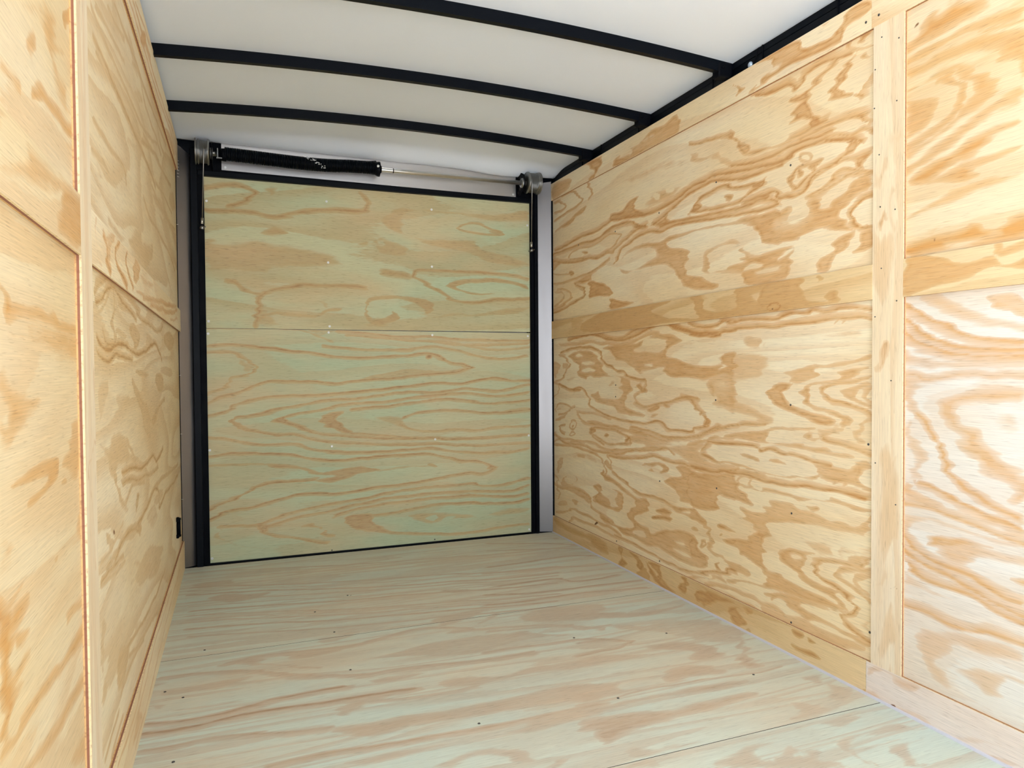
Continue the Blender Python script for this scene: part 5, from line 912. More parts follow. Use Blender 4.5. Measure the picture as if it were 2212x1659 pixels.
FIG['floor']=[
F_('P',0.035,0,0.88,'0.179,-1.12;0.224,-1.09;0.305,-1.115;0.27,-1.141;0.337,-1.184;0.437,-1.24;0.413,-1.253;0.314,-1.19;0.224,-1.146'),
F_('P',0.035,0,0.77,'0.341,-1.113;0.414,-1.109;0.522,-1.137;0.433,-1.167;0.362,-1.155'),
F_('B',0.014,0.045,0.8,'0.023,-1.146;0.125,-1.158;0.224,-1.184;0.29,-1.218;0.344,-1.262;0.442,-1.302;0.552,-1.339;0.622,-1.338;0.741,-1.349;0.885,-1.376;1.044,-1.376'),
F_('P',0.035,0,0.61,'0.443,-1.288;0.493,-1.263;0.638,-1.259;0.801,-1.317;0.9,-1.333;1.021,-1.297;1.162,-1.3;1.276,-1.383;1.284,-1.368;1.053,-1.217;0.923,-1.182;0.785,-1.182;0.621,-1.219;0.519,-1.243'),
F_('P',0.035,0,0.66,'0.026,-1.229;0.097,-1.232;0.192,-1.229;0.268,-1.231;0.193,-1.284;0.131,-1.285;0.05,-1.278'),
F_('P',0.035,0,0.66,'0.066,-1.358;0.184,-1.37;0.264,-1.378;0.204,-1.39;0.096,-1.382'),
F_('B',0.014,0.045,0.92,'0.016,-1.417;0.09,-1.431;0.185,-1.43;0.264,-1.414;0.315,-1.398;0.399,-1.394;0.498,-1.394'),
F_('B',0.014,0.045,0.98,'0.016,-1.465;0.111,-1.472;0.204,-1.455;0.302,-1.454;0.383,-1.463;0.466,-1.466;0.562,-1.473;0.668,-1.477'),
F_('P',0.035,0,0.77,'0.461,-1.506;0.54,-1.471;0.595,-1.474;0.674,-1.473;0.646,-1.494;0.565,-1.512;0.531,-1.529;0.474,-1.558;0.45,-1.548'),
F_('B',0.014,0.045,0.69,'0.485,-1.48;0.587,-1.515;0.693,-1.533;0.812,-1.522'),
F_('P',0.035,0,0.77,'0.567,-1.381;0.637,-1.381;0.707,-1.388;0.691,-1.403;0.629,-1.42;0.584,-1.416'),
F_('P',0.035,0,0.72,'0.726,-1.474;0.785,-1.456;0.92,-1.489;1.021,-1.463;1.116,-1.486;1.229,-1.468;1.194,-1.533;1.058,-1.523;0.935,-1.517;0.832,-1.53;0.756,-1.513'),
F_('P',0.035,0,0.83,'0.428,-1.605;0.515,-1.619;0.608,-1.613;0.691,-1.623;0.802,-1.62;0.918,-1.618;1.02,-1.607;1.136,-1.64;1.09,-1.725;0.975,-1.703;0.865,-1.693;0.736,-1.687;0.604,-1.676;0.503,-1.687;0.469,-1.663'),
F_('B',0.014,0.045,0.8,'0.026,-1.552;0.082,-1.556;0.16,-1.548;0.26,-1.563;0.324,-1.589;0.419,-1.601'),
F_('B',0.014,0.045,0.86,'0.273,-1.723;0.325,-1.718;0.406,-1.715;0.497,-1.723;0.64,-1.732;0.761,-1.74;0.846,-1.742;1.085,-1.735'),
F_('P',0.035,0,0.77,'0.426,-1.768;0.462,-1.765;0.555,-1.765;0.669,-1.773;0.746,-1.785;0.835,-1.77;0.878,-1.744;0.961,-1.733;1.074,-1.755;1.053,-1.793;0.927,-1.807;0.851,-1.807;0.776,-1.787;0.664,-1.791;0.567,-1.798;0.466,-1.801'),
F_('P',0.035,0,0.77,'0.626,-1.857;0.711,-1.828;0.76,-1.83;0.836,-1.869;0.836,-1.915;0.887,-1.936;0.864,-1.964;0.83,-1.951;0.847,-1.937;0.78,-1.91;0.78,-1.884;0.723,-1.852;0.648,-1.878;0.615,-1.864'),
F_('P',0.035,0,0.66,'1.164,-1.053;1.286,-1.033;1.443,-1.073;1.372,-1.205;1.216,-1.183;1.104,-1.126'),
F_('P',0.035,0,0.66,'0.876,-1.105;0.977,-1.106;1.076,-1.039;1.036,-0.977;0.955,-0.989;1.043,-1.003;0.967,-1.091'),
F_('P',0.035,0,0.55,'0.434,-1.02;0.488,-1.004;0.584,-1.024;0.518,-1.073;0.467,-1.07'),
F_('B',0.014,0.045,0.75,'0.179,-1.12;0.271,-1.093;0.39,-1.1;0.537,-1.117;0.674,-1.081;0.817,-1.061;0.939,-1.131'),
F_('B',0.014,0.045,0.69,'0.871,-1.123;1.035,-1.15;1.208,-1.201;1.326,-1.29'),
F_('P',0.035,0,0.77,'1.009,-1.218;1.085,-1.21;1.096,-1.253;1.021,-1.26'),
F_('P',0.035,0,0.66,'1.172,-1.34;1.22,-1.36;1.292,-1.353;1.268,-1.397;1.197,-1.378'),
F_('K',0.012,0,0.8,'0.087,-1.627;0.09,-1.622;0.092,-1.631'),
F_('P',0.035,0,0.55,'-0.019,-1.184;-0.002,-1.15;0.053,-1.186;0.005,-1.221'),
F_('P',0.035,0,0.66,'0.009,-1.311;0.048,-1.315;0.046,-1.35;0.017,-1.344'),
F_('P',0.035,0,0.39,'0.42,-1.453;0.47,-1.436;0.458,-1.529;0.416,-1.535'),
F_('B',0.012,0.022,0.57,'0.028,-0.187;0.193,-0.196;0.377,-0.222;0.624,-0.268;0.893,-0.29;1.095,-0.305;1.343,-0.334;1.611,-0.343'),
F_('B',0.012,0.022,0.8,'0.034,-0.291;0.194,-0.322;0.369,-0.38;0.602,-0.438;0.852,-0.475;1.036,-0.508;1.258,-0.561;1.503,-0.575'),
F_('B',0.012,0.022,0.86,'0.04,-0.389;0.194,-0.411;0.365,-0.453;0.59,-0.527;0.828,-0.583;1.007,-0.606;1.226,-0.645;1.463,-0.66'),
F_('B',0.012,0.022,0.69,'0.046,-0.481;0.195,-0.494;0.361,-0.522;0.583,-0.579;0.821,-0.617;0.997,-0.641;1.213,-0.679;1.447,-0.695'),
F_('B',0.012,0.022,0.86,'0.053,-0.589;0.196,-0.603;0.356,-0.631;0.57,-0.676;0.802,-0.704;0.972,-0.728;1.181,-0.766;1.405,-0.784'),
F_('B',0.012,0.022,0.69,'0.056,-0.639;0.197,-0.666;0.352,-0.712;0.558,-0.77;0.777,-0.815;0.939,-0.844;1.135,-0.887;1.348,-0.907'),
F_('B',0.012,0.022,0.69,'0.06,-0.707;0.197,-0.73;0.349,-0.77;0.551,-0.824;0.766,-0.863;0.926,-0.887;1.121,-0.925;1.33,-0.946'),
F_('B',0.012,0.022,0.86,'0.064,-0.771;0.198,-0.791;0.346,-0.825;0.544,-0.873;0.756,-0.908;0.914,-0.929;1.107,-0.962;1.313,-0.983'),
F_('B',0.012,0.022,0.69,'0.021,-0.074;0.192,-0.093;0.381,-0.137;0.634,-0.197;0.906,-0.233;1.11,-0.253;1.359,-0.29;1.632,-0.298'),
F_('B',0.012,0.022,0.46,'0.016,0.015;0.191,-0.003;0.385,-0.047;0.645,-0.107;0.926,-0.142;1.136,-0.161;1.394,-0.198;1.676,-0.203'),
F_('B',0.012,0.022,0.75,'0.068,-0.85;0.198,-0.873;0.342,-0.911;0.534,-0.947;0.743,-0.969;0.897,-0.987;1.087,-1.015;1.288,-1.036'),
F_('B',0.012,0.022,0.57,'0.037,-0.341;0.194,-0.367;0.367,-0.417;0.596,-0.479;0.841,-0.524;1.023,-0.552;1.244,-0.597;1.485,-0.612'),
F_('B',0.012,0.022,0.57,'0.049,-0.536;0.196,-0.55;0.359,-0.578;0.576,-0.634;0.809,-0.672;0.983,-0.692;1.197,-0.723;1.425,-0.741'),
F_('B',0.012,0.022,0.57,'0.059,-0.688;0.197,-0.703;0.351,-0.731;0.556,-0.786;0.775,-0.825;0.942,-0.834;1.15,-0.848;1.366,-0.868'),
F_('B',0.012,0.022,0.52,'0.026,-0.145;0.192,-0.154;0.379,-0.18;0.629,-0.231;0.9,-0.262;1.101,-0.282;1.348,-0.319;1.618,-0.328'),
F_('B',0.012,0.022,0.57,'0.058,-0.678;0.197,-0.703;0.35,-0.747;0.554,-0.801;0.771,-0.84;0.932,-0.867;1.127,-0.91;1.337,-0.93'),
F_('P',0.035,0,0.77,'0.113,-0.465;0.169,-0.419;0.272,-0.462;0.338,-0.466;0.284,-0.535;0.183,-0.538'),
F_('P',0.035,0,0.77,'0.93,-0.699;1.021,-0.712;1.069,-0.745;0.992,-0.76'),
F_('P',0.035,0,0.55,'0.031,-0.24;0.193,-0.228;0.193,-0.307;0.062,-0.327'),
F_('P',0.035,0,0.5,'0.329,-0.338;0.43,-0.3;0.617,-0.322;0.576,-0.414;0.394,-0.416'),
F_('P',0.035,0,0.55,'0.496,-0.975;0.592,-0.962;0.707,-0.991;0.642,-1.017;0.523,-1.036'),
F_('P',0.035,0,0.66,'0.817,-1;0.946,-0.957;1.065,-0.965;0.976,-1.028;0.871,-1.077'),
F_('B',0.02,0.04,0.46,'0.068,-0.85;0.253,-0.884;0.423,-0.892;0.601,-0.902'),
F_('K',0.01,0,0.8,'0.615,-0.629;0.614,-0.633;0.612,-0.635;0.61,-0.634;0.608,-0.631;0.608,-0.627;0.61,-0.623;0.612,-0.621;0.613,-0.622;0.615,-0.625'),
F_('B',0.014,0.03,0.69,'1.697,-0.12;1.807,-0.194;1.92,-0.269'),
F_('B',0.014,0.03,0.8,'1.346,-0.081;1.493,-0.142;1.661,-0.213;1.773,-0.313'),
F_('B',0.014,0.03,0.69,'1.3,-0.214;1.47,-0.261;1.697,-0.332;1.763,-0.409'),
F_('B',0.014,0.03,0.92,'1.212,-0.469;1.39,-0.459;1.607,-0.438;1.743,-0.495'),
F_('B',0.014,0.03,0.8,'1.181,-0.556;1.339,-0.583;1.489,-0.585;1.616,-0.617;1.715,-0.616'),
F_('B',0.014,0.03,0.92,'1.162,-0.731;1.28,-0.727;1.421,-0.732;1.472,-0.789;1.58,-0.798;1.681,-0.784'),
F_('B',0.014,0.03,0.92,'1.091,-0.817;1.227,-0.858;1.378,-0.871;1.541,-0.871;1.73,-0.878'),
F_('B',0.014,0.03,0.92,'1.054,-0.923;1.195,-0.937;1.329,-0.931;1.504,-0.94;1.705,-0.973'),
F_('B',0.014,0.03,0.69,'0.971,-1.164;1.092,-1.19;1.215,-1.217;1.266,-1.262;1.374,-1.269'),
F_('B',0.014,0.03,0.8,'0.914,-1.326;1.012,-1.325;1.116,-1.336;1.228,-1.338;1.31,-1.383;1.358,-1.424'),
F_('P',0.035,0,0.77,'1.1,-1.126;1.191,-1.064;1.171,-1.042;1.293,-1.051;1.37,-1.096;1.473,-1.181;1.639,-1.193;1.736,-1.175;1.648,-1.225;1.533,-1.246;1.363,-1.202;1.235,-1.175'),
F_('P',0.035,0,0.66,'1.008,-1.237;1.084,-1.21;1.135,-1.255;1.224,-1.291;1.174,-1.305;1.038,-1.26'),
F_('P',0.035,0,0.55,'1.419,-1.336;1.546,-1.303;1.677,-1.331;1.748,-1.435;1.714,-1.537;1.616,-1.541;1.533,-1.463;1.469,-1.392'),
F_('P',0.035,0,0.66,'1.029,-1.479;1.138,-1.467;1.258,-1.477;1.354,-1.516;1.308,-1.536;1.181,-1.541;1.068,-1.53'),
F_('P',0.035,0,0.55,'0.989,-1.111;1.036,-1.054;1.085,-1.021;1.028,-1.064'),
F_('P',0.035,0,0.55,'1.243,-1.288;1.333,-1.29;1.435,-1.355;1.556,-1.416;1.604,-1.389;1.672,-1.429;1.617,-1.37;1.273,-1.228'),
F_('P',0.035,0,0.83,'1.371,-1.473;1.423,-1.462;1.513,-1.477;1.566,-1.531;1.567,-1.573;1.555,-1.618;1.478,-1.625;1.442,-1.591;1.483,-1.559;1.431,-1.518'),
F_('P',0.035,0,0.66,'1.61,-1.473;1.674,-1.465;1.654,-1.491;1.605,-1.504'),
F_('P',0.035,0,0.94,'1.57,-1.644;1.608,-1.63;1.632,-1.59;1.666,-1.583;1.65,-1.607;1.619,-1.634;1.606,-1.687;1.612,-1.717;1.561,-1.714;1.553,-1.693'),
F_('B',0.02,0.03,0.57,'1.638,-1.582;1.685,-1.537;1.669,-1.497'),
F_('P',0.035,0,0.83,'1.313,-1.657;1.356,-1.63;1.43,-1.633;1.499,-1.689;1.472,-1.713;1.385,-1.695;1.319,-1.71;1.306,-1.68'),
F_('B',0.012,0.03,0.8,'1.206,-1.362;1.287,-1.374;1.354,-1.413;1.308,-1.447;1.245,-1.452;1.159,-1.456'),
F_('B',0.012,0.02,0.57,'1.135,-1.504;1.244,-1.529;1.334,-1.518;1.355,-1.527'),
F_('P',0.035,0,0.66,'1.146,-1.598;1.223,-1.594;1.308,-1.602;1.339,-1.605;1.268,-1.613;1.207,-1.622'),
F_('P',0.035,0,0.83,'1.07,-1.633;1.114,-1.635;1.226,-1.656;1.179,-1.669;1.171,-1.698;1.262,-1.711;1.264,-1.72;1.138,-1.715;1.035,-1.703'),
F_('B',0.008,0.012,0.8,'1.026,-1.722;1.11,-1.726;1.236,-1.716;1.327,-1.721;1.408,-1.721;1.561,-1.741;1.655,-1.734'),
F_('P',0.035,0,0.94,'1.011,-1.751;1.081,-1.751;1.157,-1.746;1.234,-1.754;1.349,-1.746;1.425,-1.753;1.497,-1.766;1.479,-1.783;1.397,-1.79;1.289,-1.776;1.217,-1.77;1.143,-1.769;1.06,-1.778;1,-1.774'),
F_('P',0.035,0,0.94,'0.986,-1.801;1.054,-1.802;1.135,-1.808;1.228,-1.832;1.294,-1.823;1.344,-1.829;1.448,-1.826;1.485,-1.841;1.464,-1.855;1.378,-1.864;1.296,-1.873;1.227,-1.866;1.19,-1.878;1.107,-1.888;1.022,-1.92;1.003,-1.907;1.003,-1.865;0.973,-1.853;0.97,-1.833'),
F_('P',0.035,0,0.66,'1.647,-1.81;1.716,-1.812;1.732,-1.836;1.711,-1.861;1.738,-1.92;1.69,-1.969;1.634,-1.954;1.682,-1.89;1.688,-1.876'),
F_('P',0.035,0,0.72,'1.461,-1.967;1.513,-1.961;1.517,-1.914;1.563,-1.925;1.607,-1.964;1.631,-1.988;1.529,-2.001;1.46,-1.993'),
F_('P',0.035,0,0.66,'1.008,-1.954;1.048,-1.942;1.076,-1.97;1.121,-1.972;1.213,-1.986;1.157,-1.997;1.057,-2.001;1.006,-1.991;1.001,-1.978'),
F_('P',0.035,0,0.83,'0.954,-2.001;1.006,-2.002;1.049,-2.003;1.064,-2.02;1.046,-2.038'),
F_('P',0.035,0,0.77,'1.155,-2.082;1.239,-2.058;1.274,-2.039;1.349,-2.035;1.414,-2.043;1.325,-2.054;1.276,-2.079;1.363,-2.097;1.416,-2.102;1.44,-2.128;1.41,-2.144;1.43,-2.173;1.42,-2.189'),
F_('N',0.02,0,1,'1.289,-2.095;1.315,-2.089;1.306,-2.107'),
F_('N',0.02,0,1,'1.375,-2.108;1.397,-2.111;1.383,-2.122'),
F_('P',0.035,0,0.66,'1.507,-2.032;1.548,-2.022;1.632,-2.023;1.597,-2.055;1.548,-2.06'),
F_('P',0.035,0,0.88,'1.484,-2.107;1.529,-2.096;1.55,-2.098;1.541,-2.107;1.504,-2.126;1.474,-2.169;1.468,-2.15;1.485,-2.124'),
F_('P',0.035,0,0.77,'1.51,-2.03;1.542,-2.015;1.611,-2.014;1.662,-2.018;1.64,-2.032;1.585,-2.038;1.524,-2.046'),
F_('P',0.035,0,0.88,'1.488,-2.104;1.53,-2.09;1.574,-2.093;1.627,-2.093;1.691,-2.097;1.691,-2.114;1.724,-2.138;1.67,-2.126;1.625,-2.118;1.592,-2.115;1.57,-2.102;1.532,-2.107;1.512,-2.128;1.488,-2.142;1.476,-2.165;1.483,-2.182;1.497,-2.196;1.489,-2.217;1.486,-2.201;1.471,-2.181;1.468,-2.158;1.48,-2.129'),
F_('P',0.035,0,0.77,'1.552,-2.159;1.598,-2.158;1.655,-2.161;1.698,-2.158;1.668,-2.166;1.617,-2.17;1.607,-2.2;1.58,-2.23;1.586,-2.245;1.575,-2.251;1.542,-2.238;1.566,-2.202;1.555,-2.184'),
F_('P',0.035,0,0.77,'1.372,-2.072;1.403,-2.104;1.421,-2.12;1.409,-2.138;1.428,-2.164;1.416,-2.187;1.307,-2.143'),
F_('N',0.02,0,1,'1.37,-2.113;1.391,-2.11;1.384,-2.124'),
F_('N',0.02,0,1,'1.415,-2.148;1.431,-2.149;1.429,-2.16'),
F_('P',0.035,0,0.44,'1.651,-2.272;1.695,-2.263;1.742,-2.273;1.713,-2.288;1.663,-2.286'),
]
FIG['lu']=[
F_('P',0.06,0,0.72,'-2.362,1.271;-2.304,1.299;-2.232,1.324;-2.162,1.353;-2.12,1.354;-2.144,1.322;-2.094,1.328;-2.141,1.286;-2.083,1.285;-2.07,1.254;-2.021,1.253;-2.087,1.238;-2.131,1.247;-2.17,1.265;-2.193,1.29;-2.233,1.31;-2.284,1.294'),
F_('P',0.03,0,0.84,'-2.297,1.263;-2.264,1.282;-2.256,1.252;-2.284,1.238'),
F_('P',0.02,0,0.84,'-2.084,1.387;-2.054,1.412;-2.039,1.399;-2.054,1.377;-2.078,1.368'),
F_('P',0.03,0,0.84,'-2.402,1.19;-2.377,1.192;-2.327,1.195;-2.314,1.176;-2.338,1.175;-2.361,1.18;-2.403,1.177'),
F_('P',0.05,0,0.72,'-2.405,1.156;-2.353,1.162;-2.289,1.172;-2.233,1.183;-2.189,1.191;-2.091,1.199;-2.017,1.201;-2.018,1.19;-2.122,1.181;-2.216,1.17;-2.285,1.165;-2.354,1.15;-2.406,1.145'),
F_('B',0.025,0.015,0.8,'-2.266,1.2;-2.23,1.216;-2.187,1.217;-2.133,1.219;-2.089,1.217;-2.024,1.219'),
F_('K',0.008,0,0.7,'-2.115,1.215;-2.108,1.212;-2.114,1.211'),
F_('K',0.008,0,0.7,'-2.133,1.183;-2.123,1.172;-2.129,1.171'),
F_('B',0.015,0.02,0.69,'-1.86,1.5;-1.785,1.497;-1.66,1.501;-1.527,1.502;-1.349,1.51;-1.103,1.525;-0.742,1.585'),
F_('B',0.015,0.02,0.69,'-1.826,1.523;-1.72,1.536;-1.567,1.551;-1.452,1.566'),
F_('B',0.015,0.02,0.92,'-1.855,1.456;-1.73,1.455;-1.609,1.452;-1.449,1.454;-1.255,1.448;-1.011,1.448;-0.835,1.433'),
F_('B',0.015,0.02,0.8,'-1.836,1.44;-1.719,1.442;-1.58,1.448;-1.414,1.45;-1.186,1.454;-0.956,1.44'),
F_('B',0.015,0.02,0.69,'-1.689,1.586;-1.591,1.595;-1.444,1.62'),
F_('B',0.015,0.02,0.8,'-1.601,1.632;-1.493,1.639;-1.349,1.645;-1.18,1.648;-0.977,1.652;-0.728,1.661;-0.415,1.68'),
F_('B',0.015,0.02,0.8,'-1.862,1.299;-1.748,1.302;-1.627,1.309;-1.503,1.311;-1.455,1.283'),
F_('B',0.015,0.02,0.69,'-1.879,1.241;-1.766,1.252;-1.69,1.248'),
F_('B',0.015,0.02,0.8,'-1.159,1.477;-0.817,1.535;-0.526,1.546;-0.252,1.573'),
F_('B',0.015,0.02,0.69,'-1.313,1.622;-1.158,1.642;-1.039,1.605;-0.806,1.601;-0.596,1.589'),
F_('B',0.015,0.02,0.69,'-0.73,1.649;-0.629,1.618;-0.426,1.629'),
F_('B',0.015,0.02,0.69,'-1.106,1.509;-0.882,1.527;-0.681,1.536'),
F_('P',0.03,0,0.72,'-1.494,1.626;-1.423,1.645;-1.446,1.609;-1.514,1.598'),
F_('P',0.03,0,0.72,'-1.315,1.61;-1.203,1.648;-1.159,1.636;-1.273,1.612'),
F_('P',0.03,0,0.6,'-1.256,1.588;-1.114,1.613;-1.145,1.569;-1.283,1.544'),
F_('P',0.04,0,0.48,'-1.629,1.407;-1.522,1.415;-1.559,1.379;-1.648,1.369'),
F_('P',0.05,0,0.48,'-1.858,1.237;-1.69,1.248;-1.606,1.247;-1.864,1.184'),
F_('P',0.04,0,0.48,'-1.418,1.423;-1.257,1.434;-1.305,1.391;-1.46,1.374'),
F_('P',0.05,0,0.6,'-1.648,1.256;-1.575,1.25;-1.42,1.274;-1.36,1.296;-1.322,1.28;-1.477,1.248;-1.637,1.231;-1.718,1.238'),
F_('P',0.03,0,0.84,'-1.722,1.154;-1.647,1.15;-1.524,1.156;-1.49,1.154;-1.605,1.137;-1.73,1.137'),
F_('B',0.02,0.015,0.8,'-1.135,1.325;-0.979,1.298;-0.724,1.3;-0.405,1.291;-0.111,1.259'),
F_('P',0.04,0,0.72,'-1.436,1.161;-1.267,1.218;-1.198,1.228;-1.179,1.196;-0.931,1.237;-0.938,1.196;-1.061,1.136;-1.213,1.125;-1.383,1.135'),
F_('P',0.04,0,0.6,'-1.022,1.376;-0.699,1.437;-0.282,1.43;-0.189,1.396;-0.558,1.377;-0.846,1.372'),
F_('K',0.008,0,0.7,'-0.52,1.364;-0.497,1.372;-0.49,1.368'),
F_('K',0.008,0,0.7,'-0.389,1.256;-0.377,1.246;-0.405,1.244'),
F_('B',0.012,0.02,0.69,'-0.51,1.204;-0.337,1.167;-0.347,1.119'),
F_('P',0.03,0,0.6,'-0.361,1.507;-0.148,1.582;-0.053,1.521;-0.273,1.475'),
F_('B',0.015,0.015,0.69,'-0.961,1.41;-0.705,1.403;-0.38,1.411;-0.072,1.435'),
F_('B',0.015,0.015,0.69,'-0.832,1.448;-0.541,1.466;-0.223,1.472'),
]
FIG['lm']=[
F_('B',0.02,0.015,0.92,'-1.857,1.1;-1.824,1.085;-1.815,1.058;-1.768,1.039'),
F_('B',0.02,0.015,0.57,'-1.732,1.113;-1.788,1.078;-1.791,1.053'),
F_('B',0.02,0.015,0.98,'-1.662,1.116;-1.708,1.091;-1.697,1.068;-1.625,1.052;-1.562,1.035'),
F_('B',0.02,0.015,0.98,'-1.552,1.112;-1.555,1.087;-1.524,1.064;-1.472,1.048'),
F_('B',0.02,0.015,0.57,'-1.823,1.094;-1.773,1.102;-1.718,1.12'),
F_('B',0.02,0.015,0.46,'-1.919,1.117;-1.933,1.086;-1.905,1.056;-1.863,1.043'),
F_('B',0.02,0.015,0.8,'-1.288,1.042;-0.997,1.06;-0.647,1.077;-0.219,1.105'),
F_('B',0.02,0.015,0.8,'-1.115,1.037;-0.873,1.044;-0.568,1.056;-0.167,1.091'),
F_('B',0.02,0.015,0.57,'-0.484,1.035;-0.174,1.059'),
F_('P',0.02,0,0.84,'-1.446,1.1;-1.404,1.119;-1.324,1.1;-1.392,1.064;-1.451,1.068'),
F_('P',0.03,0,0.6,'-1.324,1.094;-1.156,1.109;-0.958,1.11;-1.108,1.081;-1.305,1.074'),
F_('P',0.02,0,0.72,'-1.415,1.046;-1.165,1.057;-0.867,1.075;-1.112,1.056;-1.375,1.042'),
F_('P',0.03,0,0.72,'-1.823,1.089;-1.746,1.111;-1.776,1.076;-1.793,1.04;-1.815,1.058'),
F_('P',0.03,0,0.9,'-2.191,1.107;-2.124,1.122;-2.069,1.12;-2.042,1.122;-2.042,1.041;-2.125,1.035;-2.197,1.04;-2.182,1.048;-2.208,1.059;-2.227,1.062;-2.2,1.074;-2.178,1.1'),
F_('P',0.03,0,0.36,'-2.402,1.03;-2.336,1.039;-2.3,1.036;-2.366,1.034'),
F_('P',0.05,0,0.72,'-2.447,1.08;-2.423,1.082;-2.38,1.089;-2.356,1.099;-2.34,1.118;-2.304,1.119;-2.189,1.119;-2.162,1.115;-2.171,1.099;-2.268,1.076;-2.363,1.068;-2.449,1.056'),
F_('P',0.04,0,0.72,'-2.443,1.124;-2.411,1.13;-2.42,1.121;-2.445,1.108'),
]
